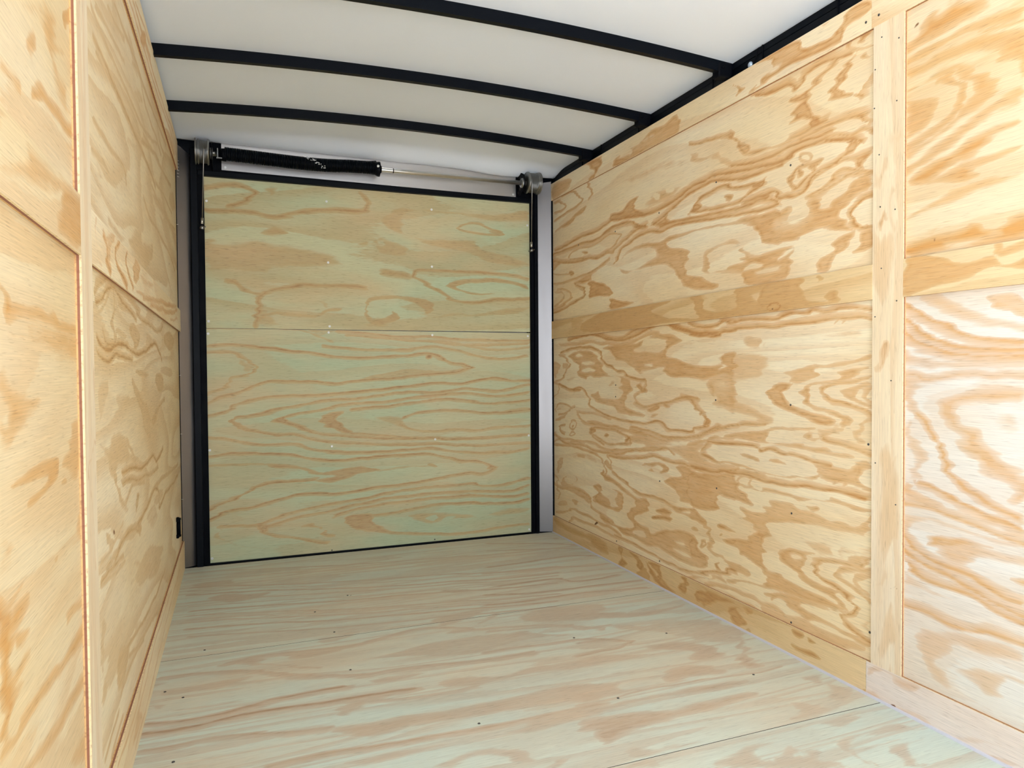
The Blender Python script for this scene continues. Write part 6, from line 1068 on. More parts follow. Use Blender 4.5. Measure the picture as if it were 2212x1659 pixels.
FIG['ll']=[
F_('B',0.022,0.012,0.69,'-1.873,1.011;-1.805,1.022;-1.703,1.034'),
F_('B',0.022,0.012,0.8,'-1.885,0.994;-1.84,1.011;-1.743,1.031;-1.678,1.02'),
F_('B',0.022,0.012,0.98,'-1.877,0.977;-1.809,0.988;-1.745,1.011;-1.678,1.021;-1.635,1.015;-1.528,1.001;-1.403,0.993;-1.324,0.983'),
F_('B',0.022,0.012,0.57,'-1.89,0.953;-1.811,0.971;-1.747,0.993;-1.705,1.017'),
F_('B',0.022,0.012,0.8,'-1.679,1.013;-1.668,0.983;-1.714,0.948;-1.688,0.938;-1.684,0.916'),
F_('B',0.022,0.012,0.92,'-1.321,1;-1.188,0.986;-1.032,0.98;-0.783,0.976;-0.669,1.004'),
F_('B',0.022,0.012,0.8,'-1.604,1.026;-1.49,1.025;-1.36,1.016;-1.255,1.005'),
F_('B',0.022,0.012,1.09,'-1.873,0.916;-1.83,0.902;-1.759,0.896;-1.678,0.902;-1.604,0.912;-1.506,0.91;-1.435,0.899;-1.294,0.894;-1.151,0.903;-1.042,0.925;-0.922,0.935;-0.795,0.911;-0.729,0.883'),
F_('B',0.022,0.012,0.92,'-1.816,0.929;-1.782,0.91;-1.692,0.906;-1.662,0.921'),
F_('B',0.022,0.012,1.03,'-1.876,0.889;-1.844,0.879;-1.761,0.876;-1.652,0.887;-1.543,0.884;-1.42,0.876'),
F_('P',0.02,0,0.72,'-1.636,1.008;-1.527,1.006;-1.362,0.999;-1.403,0.993;-1.579,0.985'),
F_('P',0.02,0,0.9,'-1.473,0.957;-1.366,0.972;-1.285,0.951;-1.278,0.929;-1.356,0.906;-1.394,0.919'),
F_('P',0.02,0,0.6,'-1.63,0.944;-1.519,0.94;-1.503,0.93;-1.647,0.929'),
F_('P',0.03,0,0.72,'-1.167,0.963;-0.979,0.956;-1.013,0.925;-1.202,0.896;-1.358,0.89;-1.147,0.927'),
F_('P',0.02,0,0.84,'-0.636,0.971;-0.373,0.996;-0.229,0.967;-0.387,0.928;-0.603,0.938'),
F_('P',0.02,0,0.36,'-0.579,1.059;-0.25,1.111;-0.095,1.083;-0.454,1.049'),
F_('P',0.04,0,0.48,'-1.889,0.961;-1.799,0.97;-1.814,0.942;-1.891,0.941'),
F_('B',0.02,0.012,1.03,'-1.606,0.633;-1.475,0.627;-1.347,0.607;-1.197,0.6;-1.017,0.606;-0.921,0.576;-0.727,0.593'),
F_('B',0.02,0.012,0.92,'-1.626,0.612;-1.518,0.607;-1.351,0.583;-1.146,0.566;-0.89,0.553'),
F_('B',0.02,0.012,0.69,'-1.691,0.612;-1.597,0.566;-1.522,0.577;-1.44,0.584;-1.231,0.555'),
F_('B',0.02,0.012,0.98,'-1.367,0.479;-1.215,0.484;-1.036,0.501;-0.902,0.483;-0.876,0.429;-0.672,0.438;-0.147,0.422'),
F_('B',0.02,0.012,0.8,'-1.822,0.484;-1.676,0.483;-1.533,0.496;-1.367,0.476;-1.159,0.487;-0.898,0.505;-0.137,0.466'),
F_('B',0.02,0.012,0.92,'-1.724,0.473;-1.607,0.491;-1.454,0.485;-1.346,0.456'),
F_('B',0.02,0.012,0.8,'-1.406,0.818;-1.297,0.785;-1.172,0.754;-1.063,0.706'),
F_('B',0.02,0.012,0.92,'-1.002,0.695;-0.894,0.728;-0.739,0.748;-0.654,0.753'),
F_('B',0.02,0.012,0.69,'-1.543,0.701;-1.389,0.633;-1.471,0.655'),
F_('B',0.02,0.012,0.69,'-1.882,0.511;-1.792,0.504;-1.704,0.513;-1.602,0.527'),
F_('P',0.03,0,0.66,'-1.882,0.826;-1.765,0.847;-1.785,0.796;-1.853,0.765;-1.877,0.761'),
F_('P',0.04,0,0.72,'-1.667,0.804;-1.49,0.803;-1.494,0.775;-1.638,0.774'),
F_('P',0.02,0,0.84,'-1.357,0.854;-1.1,0.846;-1.159,0.833;-1.312,0.841'),
F_('P',0.02,0,0.84,'-0.91,0.838;-0.722,0.837;-0.689,0.791;-0.848,0.784'),
F_('P',0.02,0,0.72,'-1.446,0.837;-1.271,0.79;-1.116,0.751;-1.101,0.66;-1.209,0.69;-1.277,0.753;-1.408,0.804'),
F_('P',0.03,0,0.72,'-1.881,0.726;-1.782,0.707;-1.692,0.73;-1.542,0.707;-1.493,0.646;-1.654,0.65;-1.719,0.634;-1.798,0.683'),
F_('P',0.02,0,0.84,'-1.03,0.718;-0.892,0.74;-0.697,0.75;-0.859,0.723;-0.935,0.693;-1.034,0.693'),
F_('P',0.03,0,0.6,'-1.691,0.612;-1.561,0.567;-1.528,0.534;-1.633,0.556'),
F_('P',0.02,0,0.84,'-1.401,0.554;-1.357,0.544;-1.396,0.512;-1.415,0.53'),
F_('P',0.02,0,0.72,'-1.814,0.549;-1.734,0.514;-1.779,0.501'),
F_('P',0.02,0,0.72,'-1.716,0.653;-1.672,0.637;-1.705,0.62'),
F_('P',0.03,0,0.48,'-1.04,0.477;-0.916,0.406;-1.054,0.394;-1.219,0.462'),
F_('P',0.02,0,0.84,'-1.366,0.482;-1.297,0.462;-1.348,0.444'),
F_('P',0.03,0,0.36,'-0.664,0.478;-0.143,0.441;-0.163,0.354;-0.593,0.382'),
F_('K',0.008,0,0.8,'-1.731,0.538;-1.708,0.536;-1.71,0.526;-1.725,0.528'),
F_('K',0.008,0,0.7,'-0.948,0.816;-0.879,0.816;-0.897,0.811'),
F_('K',0.008,0,0.5,'-0.974,0.456;-0.978,0.455;-0.988,0.456;-1,0.459;-1.01,0.461;-1.013,0.463;-1.009,0.464;-0.999,0.463;-0.987,0.461;-0.977,0.458'),
F_('B',0.012,0.014,0.92,'-1.879,0.48;-1.755,0.468;-1.624,0.461'),
F_('B',0.012,0.014,0.69,'-1.88,0.474;-1.727,0.45;-1.589,0.447'),
F_('B',0.012,0.014,0.92,'-1.615,0.255;-1.454,0.237;-1.258,0.209;-1.011,0.196;-0.733,0.198'),
F_('B',0.012,0.014,0.8,'-1.581,0.225;-1.367,0.187;-1.209,0.165;-0.985,0.142'),
F_('B',0.012,0.014,0.8,'-1.879,0.153;-1.823,0.161;-1.731,0.167'),
F_('B',0.012,0.014,0.69,'-1.828,0.122;-1.767,0.133;-1.685,0.137'),
F_('B',0.012,0.014,0.8,'-1.695,0.187;-1.585,0.198;-1.461,0.191;-1.319,0.17'),
F_('P',0.03,0,0.6,'-1.729,0.436;-1.627,0.44;-1.515,0.416;-1.434,0.377;-1.29,0.355;-1.296,0.314;-1.13,0.274;-0.995,0.283;-1.09,0.322;-1.43,0.404;-1.589,0.447'),
F_('P',0.03,0,0.84,'-1.698,0.291;-1.576,0.26;-1.56,0.24;-1.581,0.225;-1.661,0.185;-1.741,0.215;-1.736,0.249'),
F_('P',0.03,0,0.72,'-1.887,0.411;-1.848,0.408;-1.832,0.379;-1.879,0.316;-1.9,0.302'),
F_('P',0.03,0,0.72,'-1.887,0.301;-1.836,0.28;-1.84,0.253;-1.887,0.25'),
F_('P',0.03,0,0.48,'-1.47,0.279;-1.358,0.248;-1.363,0.212;-1.474,0.25'),
F_('P',0.03,0,0.6,'-1.119,0.336;-0.847,0.265;-1.003,0.239;-1.188,0.29'),
F_('P',0.04,0,0.42,'-1.697,0.427;-1.555,0.415;-1.299,0.295;-1.403,0.269;-1.571,0.301;-1.705,0.372;-1.637,0.361;-1.541,0.371'),
F_('K',0.008,0,0.8,'-1.666,0.15;-1.65,0.136;-1.663,0.144'),
F_('K',0.005,0,0.9,'-0.397,0.109;-0.704,0.117;-0.748,0.122;-0.481,0.108'),
F_('K',0.005,0,0.9,'-0.878,0.1;-0.959,0.079;-1.064,0.086;-1.161,0.092;-1.173,0.107;-1.061,0.103;-0.917,0.101'),
F_('K',0.005,0,0.9,'-1.221,0.087;-1.331,0.09;-1.395,0.087;-1.442,0.086;-1.406,0.095;-1.278,0.088'),
F_('K',0.005,0,0.9,'-1.28,0.072;-1.373,0.068;-1.392,0.054;-1.359,0.075'),
F_('K',0.005,0,0.9,'-1.475,0.094;-1.562,0.08;-1.674,0.089;-1.773,0.088;-1.787,0.091;-1.69,0.1;-1.58,0.091'),
F_('K',0.005,0,0.9,'-1.705,0.11;-1.691,0.09;-1.707,0.095'),
F_('K',0.005,0,0.9,'-1.633,0.053;-1.645,0.037;-1.658,0.046'),
F_('P',0.03,0,1.02,'-2.421,0.943;-2.405,0.938;-2.394,0.929;-2.376,0.93;-2.354,0.928;-2.294,0.93;-2.25,0.929;-2.232,0.924;-2.214,0.925;-2.181,0.931;-2.168,0.922;-2.132,0.926;-2.037,0.921;-2.038,0.911;-2.119,0.909;-2.227,0.913;-2.316,0.915;-2.373,0.913;-2.424,0.905'),
F_('P',0.06,0,0.6,'-2.359,0.925;-2.037,0.919;-2.043,0.862;-2.18,0.861;-2.299,0.872;-2.385,0.881;-2.426,0.879;-2.424,0.905;-2.355,0.911'),
F_('P',0.08,0,0.36,'-2.427,0.865;-2.29,0.858;-2.043,0.858;-2.045,0.84;-2.429,0.846'),
F_('P',0.06,0,0.84,'-2.428,0.854;-2.402,0.851;-2.384,0.84;-2.323,0.831;-2.277,0.823;-2.296,0.811;-2.336,0.798;-2.326,0.787;-2.383,0.786;-2.398,0.776;-2.434,0.782;-2.432,0.806;-2.406,0.8;-2.422,0.824;-2.43,0.83'),
F_('P',0.03,0,0.72,'-2.144,0.751;-2.11,0.759;-2.099,0.777;-2.045,0.775;-2.044,0.689;-2.099,0.693;-2.163,0.713;-2.161,0.734;-2.128,0.742'),
F_('P',0.025,0,0.9,'-2.388,0.729;-2.352,0.734;-2.296,0.74;-2.226,0.741;-2.191,0.734;-2.185,0.718;-2.236,0.704;-2.323,0.698;-2.328,0.705;-2.249,0.713;-2.241,0.722;-2.32,0.728;-2.373,0.728'),
F_('P',0.016,0,0.84,'-2.123,0.694;-2.127,0.693;-2.136,0.693;-2.146,0.695;-2.155,0.697;-2.158,0.7;-2.155,0.701;-2.146,0.701;-2.135,0.699;-2.126,0.697'),
F_('P',0.04,0,0.6,'-2.155,0.637;-2.104,0.64;-2.029,0.646;-2.036,0.586;-2.109,0.59;-2.158,0.599;-2.108,0.606;-2.088,0.629'),
F_('P',0.08,0,0.6,'-2.441,0.688;-2.406,0.684;-2.399,0.646;-2.444,0.644'),
F_('P',0.06,0,0.48,'-2.386,0.629;-2.294,0.629;-2.339,0.637;-2.371,0.633'),
F_('P',0.02,0,0.72,'-2.225,0.597;-2.204,0.6;-2.212,0.592'),
F_('K',0.008,0,0.7,'-2.338,0.721;-2.339,0.719;-2.34,0.718;-2.342,0.718;-2.343,0.72;-2.343,0.722;-2.343,0.723;-2.341,0.724;-2.34,0.724;-2.338,0.723'),
F_('P',0.03,0,1.02,'-2.446,0.622;-2.402,0.61;-2.357,0.615;-2.358,0.607;-2.398,0.599;-2.374,0.601;-2.324,0.592;-2.333,0.578;-2.376,0.571;-2.406,0.57;-2.346,0.553;-2.344,0.547;-2.398,0.546;-2.402,0.56;-2.426,0.543;-2.404,0.53;-2.359,0.528;-2.338,0.522;-2.371,0.517;-2.41,0.51;-2.382,0.502;-2.421,0.494;-2.427,0.476;-2.458,0.472'),
F_('N',0.03,0,0.7,'-2.426,0.541;-2.407,0.548;-2.389,0.531;-2.409,0.53'),
F_('P',0.03,0,1.02,'-2.041,0.454;-2.034,0.43;-2.126,0.429;-2.175,0.435;-2.26,0.443;-2.344,0.448;-2.401,0.449;-2.459,0.451;-2.458,0.464;-2.41,0.459;-2.395,0.467;-2.337,0.465;-2.291,0.462;-2.225,0.455;-2.181,0.447;-2.115,0.455'),
F_('P',0.03,0,0.96,'-2.039,0.38;-2.041,0.357;-2.133,0.362;-2.182,0.359;-2.254,0.366;-2.339,0.385;-2.38,0.406;-2.284,0.391;-2.195,0.381;-2.148,0.382;-2.096,0.382'),
F_('P',0.05,0,0.6,'-2.028,0.287;-2.035,0.223;-2.172,0.296;-2.104,0.306'),
F_('B',0.02,0.03,0.57,'-2.037,0.488;-2.111,0.494;-2.153,0.493'),
F_('K',0.008,0,0.7,'-2.337,0.409;-2.337,0.408;-2.339,0.408;-2.342,0.409;-2.343,0.411;-2.344,0.413;-2.343,0.413;-2.341,0.413;-2.339,0.412;-2.337,0.41'),
F_('K',0.008,0,0.5,'-2.164,0.496;-2.165,0.495;-2.168,0.495;-2.17,0.496;-2.173,0.497;-2.173,0.499;-2.172,0.499;-2.17,0.499;-2.167,0.498;-2.165,0.497'),
]
FIG['lv']=[
F_('B',0.008,0.012,0.57,'-2.029,0.686;-2.016,0.713;-1.975,0.738;-1.958,0.732;-1.938,0.704'),
F_('B',0.012,0.012,0.69,'-1.968,0.849;-1.966,0.817;-1.947,0.783;-1.94,0.739'),
F_('B',0.01,0.01,0.57,'-2.028,0.694;-2.002,0.645;-1.996,0.597;-1.987,0.532'),
]
FIG['lk']=[
F_('B',0.015,0.012,0.57,'-0.515,0.144;-0.976,0.138;-1.306,0.124;-1.554,0.098;-1.808,0.1'),
F_('B',0.015,0.012,0.57,'-0.292,0.071;-0.737,0.062;-1.068,0.041;-1.322,0.025;-1.566,0.017'),
F_('B',0.015,0.012,0.57,'-0.631,0.099;-1.125,0.106;-1.418,0.083;-1.677,0.073'),
F_('P',0.03,0,0.6,'-1.427,0.027;-1.512,0.085;-1.58,0.066;-1.604,0.042;-1.522,0.024'),
]
FIG['lt']=[
F_('B',0.01,0.012,0.8,'-1.433,1.72;-1.316,1.721;-1.158,1.724;-0.942,1.725;-0.675,1.731;-0.333,1.756;-0.077,1.735'),
F_('B',0.01,0.012,0.8,'-1.372,1.749;-1.201,1.755;-0.994,1.764'),
F_('B',0.01,0.012,0.8,'-1.247,1.752;-1.104,1.749;-0.877,1.75;-0.592,1.763;-0.227,1.789'),
F_('B',0.01,0.012,0.8,'-1.309,1.771;-1.172,1.786;-1.017,1.792'),
F_('P',0.02,0,0.84,'-1.176,1.76;-1.099,1.779;-1.132,1.735;-1.23,1.714'),
F_('P',0.02,0,0.72,'-0.565,1.695;-0.337,1.738;-0.136,1.718;-0.444,1.665'),
]

R_=0.0042
W=1.75; T_=.0095; YF=-3.85

# ---------------------------------------------------------------- floor
floor=empty('floor',(0.875,-1.8,0),'pale green treated plywood floor laid in wide sheets across the trailer','floor',kind='structure')
FEDGE=plain('dark_floor_edge',(.06,.05,.04,1),.9)  # dark sheet edges, so the floor seams read as lines
FS=[(-1.03,.012,.0048),(-2.0,-1.032,.0048),(YF,-2.002,.012)]
for i,(a,b,rs) in enumerate(FS):
    board('floor_sheet',floor,(-.03,a,0),(1,0,0),(0,1,0),1.81,b-a,.019,TREATED_F,rs,FIG.get('floor',[]),-.03,a,edge=FEDGE)
screws(floor,SCRF,[(x,y,0) for x,y in [(.512,-.985),(.126,-.985),(.518,-1.296),(.76,-1.72),(.087,-1.303),(.04,-1.249),(.089,-1.628),(1.209,-1.323),(1.134,-1.731),(.473,-.765),(.606,-.624),(1.5,-1.4),(1.55,-1.75)]],(0,0,1))
MB().box((-.03,YF,-.05),(1.78,.1,-.0195)).build('floor_frame',BLACKR,floor)

# ---------------------------------------------------------------- right wall
wr=empty('wall_right',(W,-1.8,0),'long plywood wall with bold orange pine grain and a vertical cover strip','wall',kind='structure')
UR=(0,-1,0); VZ=(0,0,1)
def rb(name,y_hi,y_lo,z0,z1,x,feats,res,mat,shear=0,turn=False,parent=None,t=T_,fine=None):
    # right wall: u = -y, v = z ; O is at far end
    return board(name,parent or wr,(x,y_hi,z0),UR,VZ,y_hi-y_lo,z1-z0,t,mat,res,feats,-y_hi,z0,shear,turn,fine)
YB=-2.011
pf_l=rb('plywood_panel',0,YB+.0007,.0,1.055,W,FIG.get('rl',[]),R_,PINE)
pf_u=rb('plywood_panel',0,YB+.0007,1.0565,1.75,W,FIG.get('ru',[]),R_,PINE)
rb('plywood_panel',YB-.0007,YF,.0,1.065,W,FIG.get('rl',[]),R_,PINE_LIT,fine=(0,.46))
rb('plywood_panel',YB-.0007,YF,1.0665,1.75,W,FIG.get('ru',[]),R_,PINE_Y,fine=(0,.46))
XS=W-T_; XM=W-.0102
rb('cover_strip',0.002,-1.9662,.9994,1.0879,XM,FIG.get('rm',[]),R_,PINE_D,shear=.0107,t=.0102)
rb('cover_strip',-2.0558,YF,1.0186,1.110,XM,FIG.get('rm',[]),R_,PINE_Y,shear=.002,fine=(0,.46),t=.0102)
rb('batten',-1.9666,-2.0552,.0875,1.7045,XS,FIG.get('rv',[]),R_,PINE_B,turn=True)
rb('top_strip',0.002,-1.9600,1.7045,1.789,XS,FIG.get('rt',[]),R_,PINE)
rb('top_strip',-1.9608,YF,1.7045,1.789,XS,(),None,PINE_G)
screws(wr,SCRD,[(W,y,z) for y,z in [(-1.67,1.44),(-1.325,1.475),(-.978,1.443),(-.64,1.433),(-.291,1.433),(-.978,.41),(-1.327,.437),(-1.677,.418),(-1.672,.738),(-1.322,.738),(-.639,.775),(-.638,.725),(-.976,.098),(-.642,.1),(-1.676,.093),(-1.955,.161),(-1.948,.649)]],(-1,0,0))
screws(wr,SCRD,[(XS,-1.982,1.729),(XS,-1.943,1.728)],(-1,0,0))
screws(wr,SCRB,[(XS,y,z) for y,z in [(-1.991,1.67),(-2.04,1.647),(-1.972,1.597),(-2.035,1.498),(-1.97,1.501),(-1.985,1.381),(-1.989,1.25),(-2.032,1.235),(-1.993,1.096),(-2.038,1.011),(-1.975,.976),(-2.023,.815),(-1.978,.605),(-2.038,.509)]],(-1,0,0))
tips=MB()
for z in (1.60,1.36,.98,.66,.40,.17): tips.lathe((W-.003,.006,z),(-.6,-.5,0),[(0,.0016),(.006,.0016),(.009,.0002)],6)
tips.build('screw_tip',SCREW,wr)
bR=empty('baseboard_right',(W,-1.8,0),'low plywood kick board along the base of the boldly grained wall','baseboard',kind='structure')
rb('kick_board',0.003,-1.9515,.0,.0875,XS,FIG.get('rk',[]),R_,PINE_D,parent=bR)
rb('kick_board',-1.9528,YF,.0,.0875,XS,FIG.get('rk',[]),R_,PINE_KICK_LIT,parent=bR,fine=(0,.6))
MB().box((XS-.0055,YF,0),(XS+.001,.0,.0055)).build('kick_foot_strip',BASE_STRIP,bR)  # thin pale lavender strip along the foot of the kick board

# ---------------------------------------------------------------- left wall
wl=empty('wall_left',(0,-1.2,0),'narrowly seen plywood wall with a vertical cover strip showing its layered edge','wall',kind='structure')
UL=(0,1,0)
def lb(name,y_lo,y_hi,z0,z1,x,feats,res,mat,shear=0,turn=False,parent=None,t=T_,fine=None):
    return board(name,parent or wl,(x,y_lo,z0),UL,VZ,y_hi-y_lo,z1-z0,t,mat,res,feats,y_lo,z0,shear,turn,fine)
YD=-2.72; YD2=-3.62
lb('plywood_panel',YB+.0007,0,.0,1.06,0,FIG.get('ll',[]),R_,PINE_L)
lb('plywood_panel',YB+.0007,0,1.0615,1.78,0,FIG.get('lu',[]),R_,PINE_L)
LN=0.0
lb('plywood_panel',YD,YB-.0007,.0,1.06,0,FIG.get('ll',[]),R_,PINE_Y,fine=None)
lb('plywood_panel',YD,YB-.0007,1.0615,1.78,0,FIG.get('lu',[]),R_,PINE_Y,fine=None)
lb('cover_strip',-1.9605,.003,1.0325,1.1235,T_,FIG.get('lm',[]),R_,PINE,shear=-.0085)
lb('cover_strip',YD,-2.0485,1.0400,1.1325,T_,FIG.get('lm',[]),R_,PINE_Y,shear=-.0105)
lb('batten',-2.048,-1.961,.122,1.705,T_,FIG.get('lv',[]),R_,PINE_B,turn=True)
lb('top_strip',-1.96,.003,1.700,1.818,T_,FIG.get('lt',[]),R_,PINE)
lb('top_strip',YD,-1.9608,1.700,1.818,T_,(),None,PINE_G)
tips=MB()
for z in (1.47,1.10,.83,.58,.30): tips.lathe((.001,.006,z),(.6,-.5,0),[(0,.0016),(.006,.0016),(.009,.0002)],6)
for k in range(6): tips.lathe((.006,.002,1.74-.0135*k),(.9,.1,-.2),[(0,.0012),(.006+.002*(k%2),.0010),(.009,.0002)],5)
tips.build('screw_tip',SCREW,wl)
MB().box((T_-.006,-2.0486,1.56),(T_-.003,-2.0478,1.70)).build('core_void',VOID,wl)
bL=empty('baseboard_left',(0,-1.2,0),'low plywood kick board along the base of the narrowly seen wall','baseboard',kind='structure')
lb('kick_board',YD,.004,.0,.1205,T_,FIG.get('lk',[]),R_,PINE,parent=bL)
# side doorway behind the camera and the rest of the wall
MB().box((-.035,YD-.006,0),(T_,YD,1.80)).box((-.035,YD2,0),(T_,YD2+.006,1.80)).box((-.035,YD2,1.76),(T_,YD,1.80)).build('door_jamb',BLACK,wl)
MB().box((-T_,YF,0),(0,YD2,1.80)).build('nose_side_panel',PINE_P,wl)
MB().box((-.045,YD,-.05),(-.036,.1,1.98)).box((-.045,YF,-.05),(-.036,YD2,1.98)).box((-.045,YD2,1.80),(-.036,YD,1.98)).build('outer_skin',SKIN,wl)
MB().box((1.79,YF,-.05),(1.80,.1,1.98)).build('outer_skin',SKIN,wr)


# ---------------------------------------------------------------- ceiling
ceil=empty('ceiling',(0.875,-1.8,1.85),'smooth white ceiling sheet gently arched between the walls','ceiling',kind='structure')
def arch(x): return 1.840+.033*(1-((x-.875)/.905)**2)
def ceil_z(x,y):
    s=min(1,max(0,(y+.16)/.17)); s=s*s*(3-2*s) if s<1 else 1
    s=s**1.6
    zr=1.833-.010*x/1.55-.015*math.exp(-((x-1.48)/.17)**2)
    return arch(x)*(1-s)+min(zr,arch(x)-.002)*s
xs=np.linspace(-.035,1.785,49); ys=np.concatenate([np.linspace(YF,-.2,40),np.linspace(-.19,.012,22)])
v=[];f=[]
for y in ys:
    for x in xs: v.append((x,y,ceil_z(x,y)))
n=len(xs); m_=len(ys)
for j in range(m_-1):
    for i in range(n-1): f.append((j*n+i,(j+1)*n+i,(j+1)*n+i+1,j*n+i+1))
nv=len(v); v+=[(x,y,z+.02) for x,y,z in v]
f+=[tuple(k+nv for k in reversed(q)) for q in f]
for j in range(m_-1):
    f.append((j*n,j*n+nv,(j+1)*n+nv,(j+1)*n)); f.append((j*n+n-1,(j+1)*n+n-1,(j+1)*n+n-1+nv,j*n+n-1+nv))
for i in range(n-1):
    f.append((i,i+1,i+1+nv,i+nv)); k=(m_-1)*n; f.append((k+i,k+i+nv,k+i+1+nv,k+i+1))
mesh_obj('ceiling_sheet',v,f,ROOF,ceil,smooth=True)
MB().box((-.045,YF-.02,1.965),(1.80,.1,1.98)).build('roof_skin',SKIN,ceil)

BOWL=['arched black steel roof bow next to the door spring','arched black steel roof bow between the other two bows','arched black steel roof bow farthest from the plywood ramp door']
BOWS=[(-.425,0),(-.912,1),(-1.402,2)]
def roof_bow(y0,label,grp):
    e=empty('roof_bow',(.875,y0,1.80),label,'roof beam',grp)
    h,dp,fl=.036,.020,.0025
    X=np.linspace(-.03,1.78,41)
    v=[];f=[]
    # Z-like section: web, bottom flange, small return lip
    sec=[(0,0),(0,-h),(dp,-h),(dp,-h+.007),(dp-fl,-h+.007),(dp-fl,-h+fl),(fl,-h+fl),(fl,0)]
    for x in X:
        for dy,dz in sec: v.append((x,y0+dy,arch(x)+.001+dz))
    k=len(sec)
    for i in range(len(X)-1):
        for j in range(k): f.append((i*k+j,i*k+(j+1)%k,(i+1)*k+(j+1)%k,(i+1)*k+j))
    f.append(tuple(range(k))); f.append(tuple(range((len(X)-1)*k+k-1,(len(X)-1)*k-1,-1)))
    mesh_obj('bow_channel',v,f,BLACK,e)
    for x,s in ((1.722,1),):
        g=MB().bevel_box((x-.022,y0-.004,arch(x)-.050),(x+.03,y0+.034,arch(x)-.004),.004).build('end_bracket',BLACKR,e)
    b=MB().lathe((1.715,y0-.005,arch(1.715)-.022),(0,-1,0),[(-.002,.005),(.003,.005),(.0045,.003)],8); b.build('rivet',BLACKR,e)
    return e
for y0,i in BOWS: roof_bow(y0,BOWL[i],'roof bows')

# black top rails
def rail(n_,x0,sgn,label):
    e=empty('trim_%d'%n_,(x0,-1.8,1.80),label,'rail',kind='structure')
    a,b=(x0,x0+sgn*.02)
    MB().box((a,YF,1.8225),(b,.02,1.846)).build('upper_rail',BLACK,e)
    MB().box((a+sgn*.003,YF,1.8195),(b,.02,1.8235)).build('rail_groove',BLACKR,e)
    MB().box((a,YF,1.70),(b,.02,1.8200)).build('lower_rail',BLACK,e)
    return e
tr=rail(1,1.756,1,'black steel rail between ceiling and the boldly grained wall')
for y in (-1.545,-.822,-.325,-.508,-1.838,-1.30):
    MB().box((1.7535,y-.0025,1.75),(1.757,y+.0025,1.842)).build('strap',BLACKR,tr)
MB().tube([(1.7535,-1.53,1.840),(1.7515,-1.512,1.800)],.0016,6).build('tie_tail',BLACKR,tr)
MB().lathe((1.757,-1.489,1.8035),(-1,0,0),[(0,.010),(.004,.0095),(.007,.006),(.008,.001)],14).build('rail_bolt',BOLT,tr)
rail(2,-.006,-1,'black steel rail above the narrowly seen wall')

# ---------------------------------------------------------------- back wall: frame around the ramp door
wb=empty('trim_3',(.875,.03,0),'black steel frame with galvanised side jambs around the ramp door','door frame',kind='structure')
MB().box((.084,.018,0),(.1085,.075,1.80)).build('inner_post',BLACKR,wb)
MB().bevel_box((.056,.006,0),(.0842,.075,1.80),.002).build('outer_post',BLACK,wb)
MB().box((1.6312,.018,0),(1.650,.075,1.80)).build('inner_post',BLACKR,wb)
MB().bevel_box((1.6498,.006,0),(1.669,.075,1.80),.002).build('outer_post',BLACK,wb)
MB().box((.084,.024,1.7105),(1.66,.075,1.90)).build('header_beam',BLACKR,wb)
MB().bevel_box((.0842,.012,1.6885),(1.650,.07,1.7115),.002).build('header_lip',BLACK,wb)
MB().box((.108,.020,.0),(1.632,.06,.007)).build('sill',BLACK,wb)
MB().box((-.02,.0125,-.02),(1.77,.06,.002)).build('sill_plate',BLACKR,wb)
# galvanised jambs, bevelled back from the wall ends to the posts
MB().add([(.003,.003,.004),(.058,.030,.004),(.058,.030,1.772),(.003,.003,1.812),(.003,.008,.004),(.058,.036,.004),(.058,.036,1.772),(.003,.008,1.812)],BOXF).build('jamb_panel',SILVER,wb)
MB().add([(1.668,.030,.004),(1.741,.001,.004),(1.741,.001,1.802),(1.668,.030,1.792),(1.668,.036,.004),(1.741,.007,.004),(1.741,.007,1.802),(1.668,.036,1.792)],BOXF).build('jamb_panel',SILVER,wb)
MB().box((1.7405,.0005,0),(1.757,.05,1.80)).build('corner_post',BLACKR,wb)
MB().box((-.012,.0040,0),(.0034,.05,1.80)).build('corner_post',BLACKR,wb)
MB().box((-.04,.030,1.75),(.09,.06,1.90)).box((1.655,.032,1.75),(1.79,.06,1.90)).build('corner_gusset',BLACK,wb)
hp=MB().add([(.181,.018,1.7205),(1.553,.018,1.7125),(1.553,.018,1.86),(.181,.018,1.86),(.181,.024,1.7205),(1.553,.024,1.7125),(1.553,.024,1.86),(.181,.024,1.86)],[(0,1,2,3),(7,6,5,4),(0,4,5,1),(1,5,6,2),(2,6,7,3),(3,7,4,0)]).build('header_plate',PLATE,wb)
MB().add([(.181,.0165,1.7195),(1.553,.0165,1.7115),(1.553,.0165,1.7135),(.181,.0165,1.7215),(.181,.020,1.7195),(1.553,.020,1.7115),(1.553,.020,1.7135),(.181,.020,1.7215)],[(0,1,2,3),(7,6,5,4),(0,4,5,1),(1,5,6,2),(2,6,7,3),(3,7,4,0)]).build('plate_hem',PLATE,wb)
screws(wb,SCR,[(.196,.0178,1.732),(1.539,.0178,1.724)],(0,-1,0))
MB().box((1.548,.0225,1.7005),(1.583,.0245,1.7065)).build('data_label',SILVER,wb)

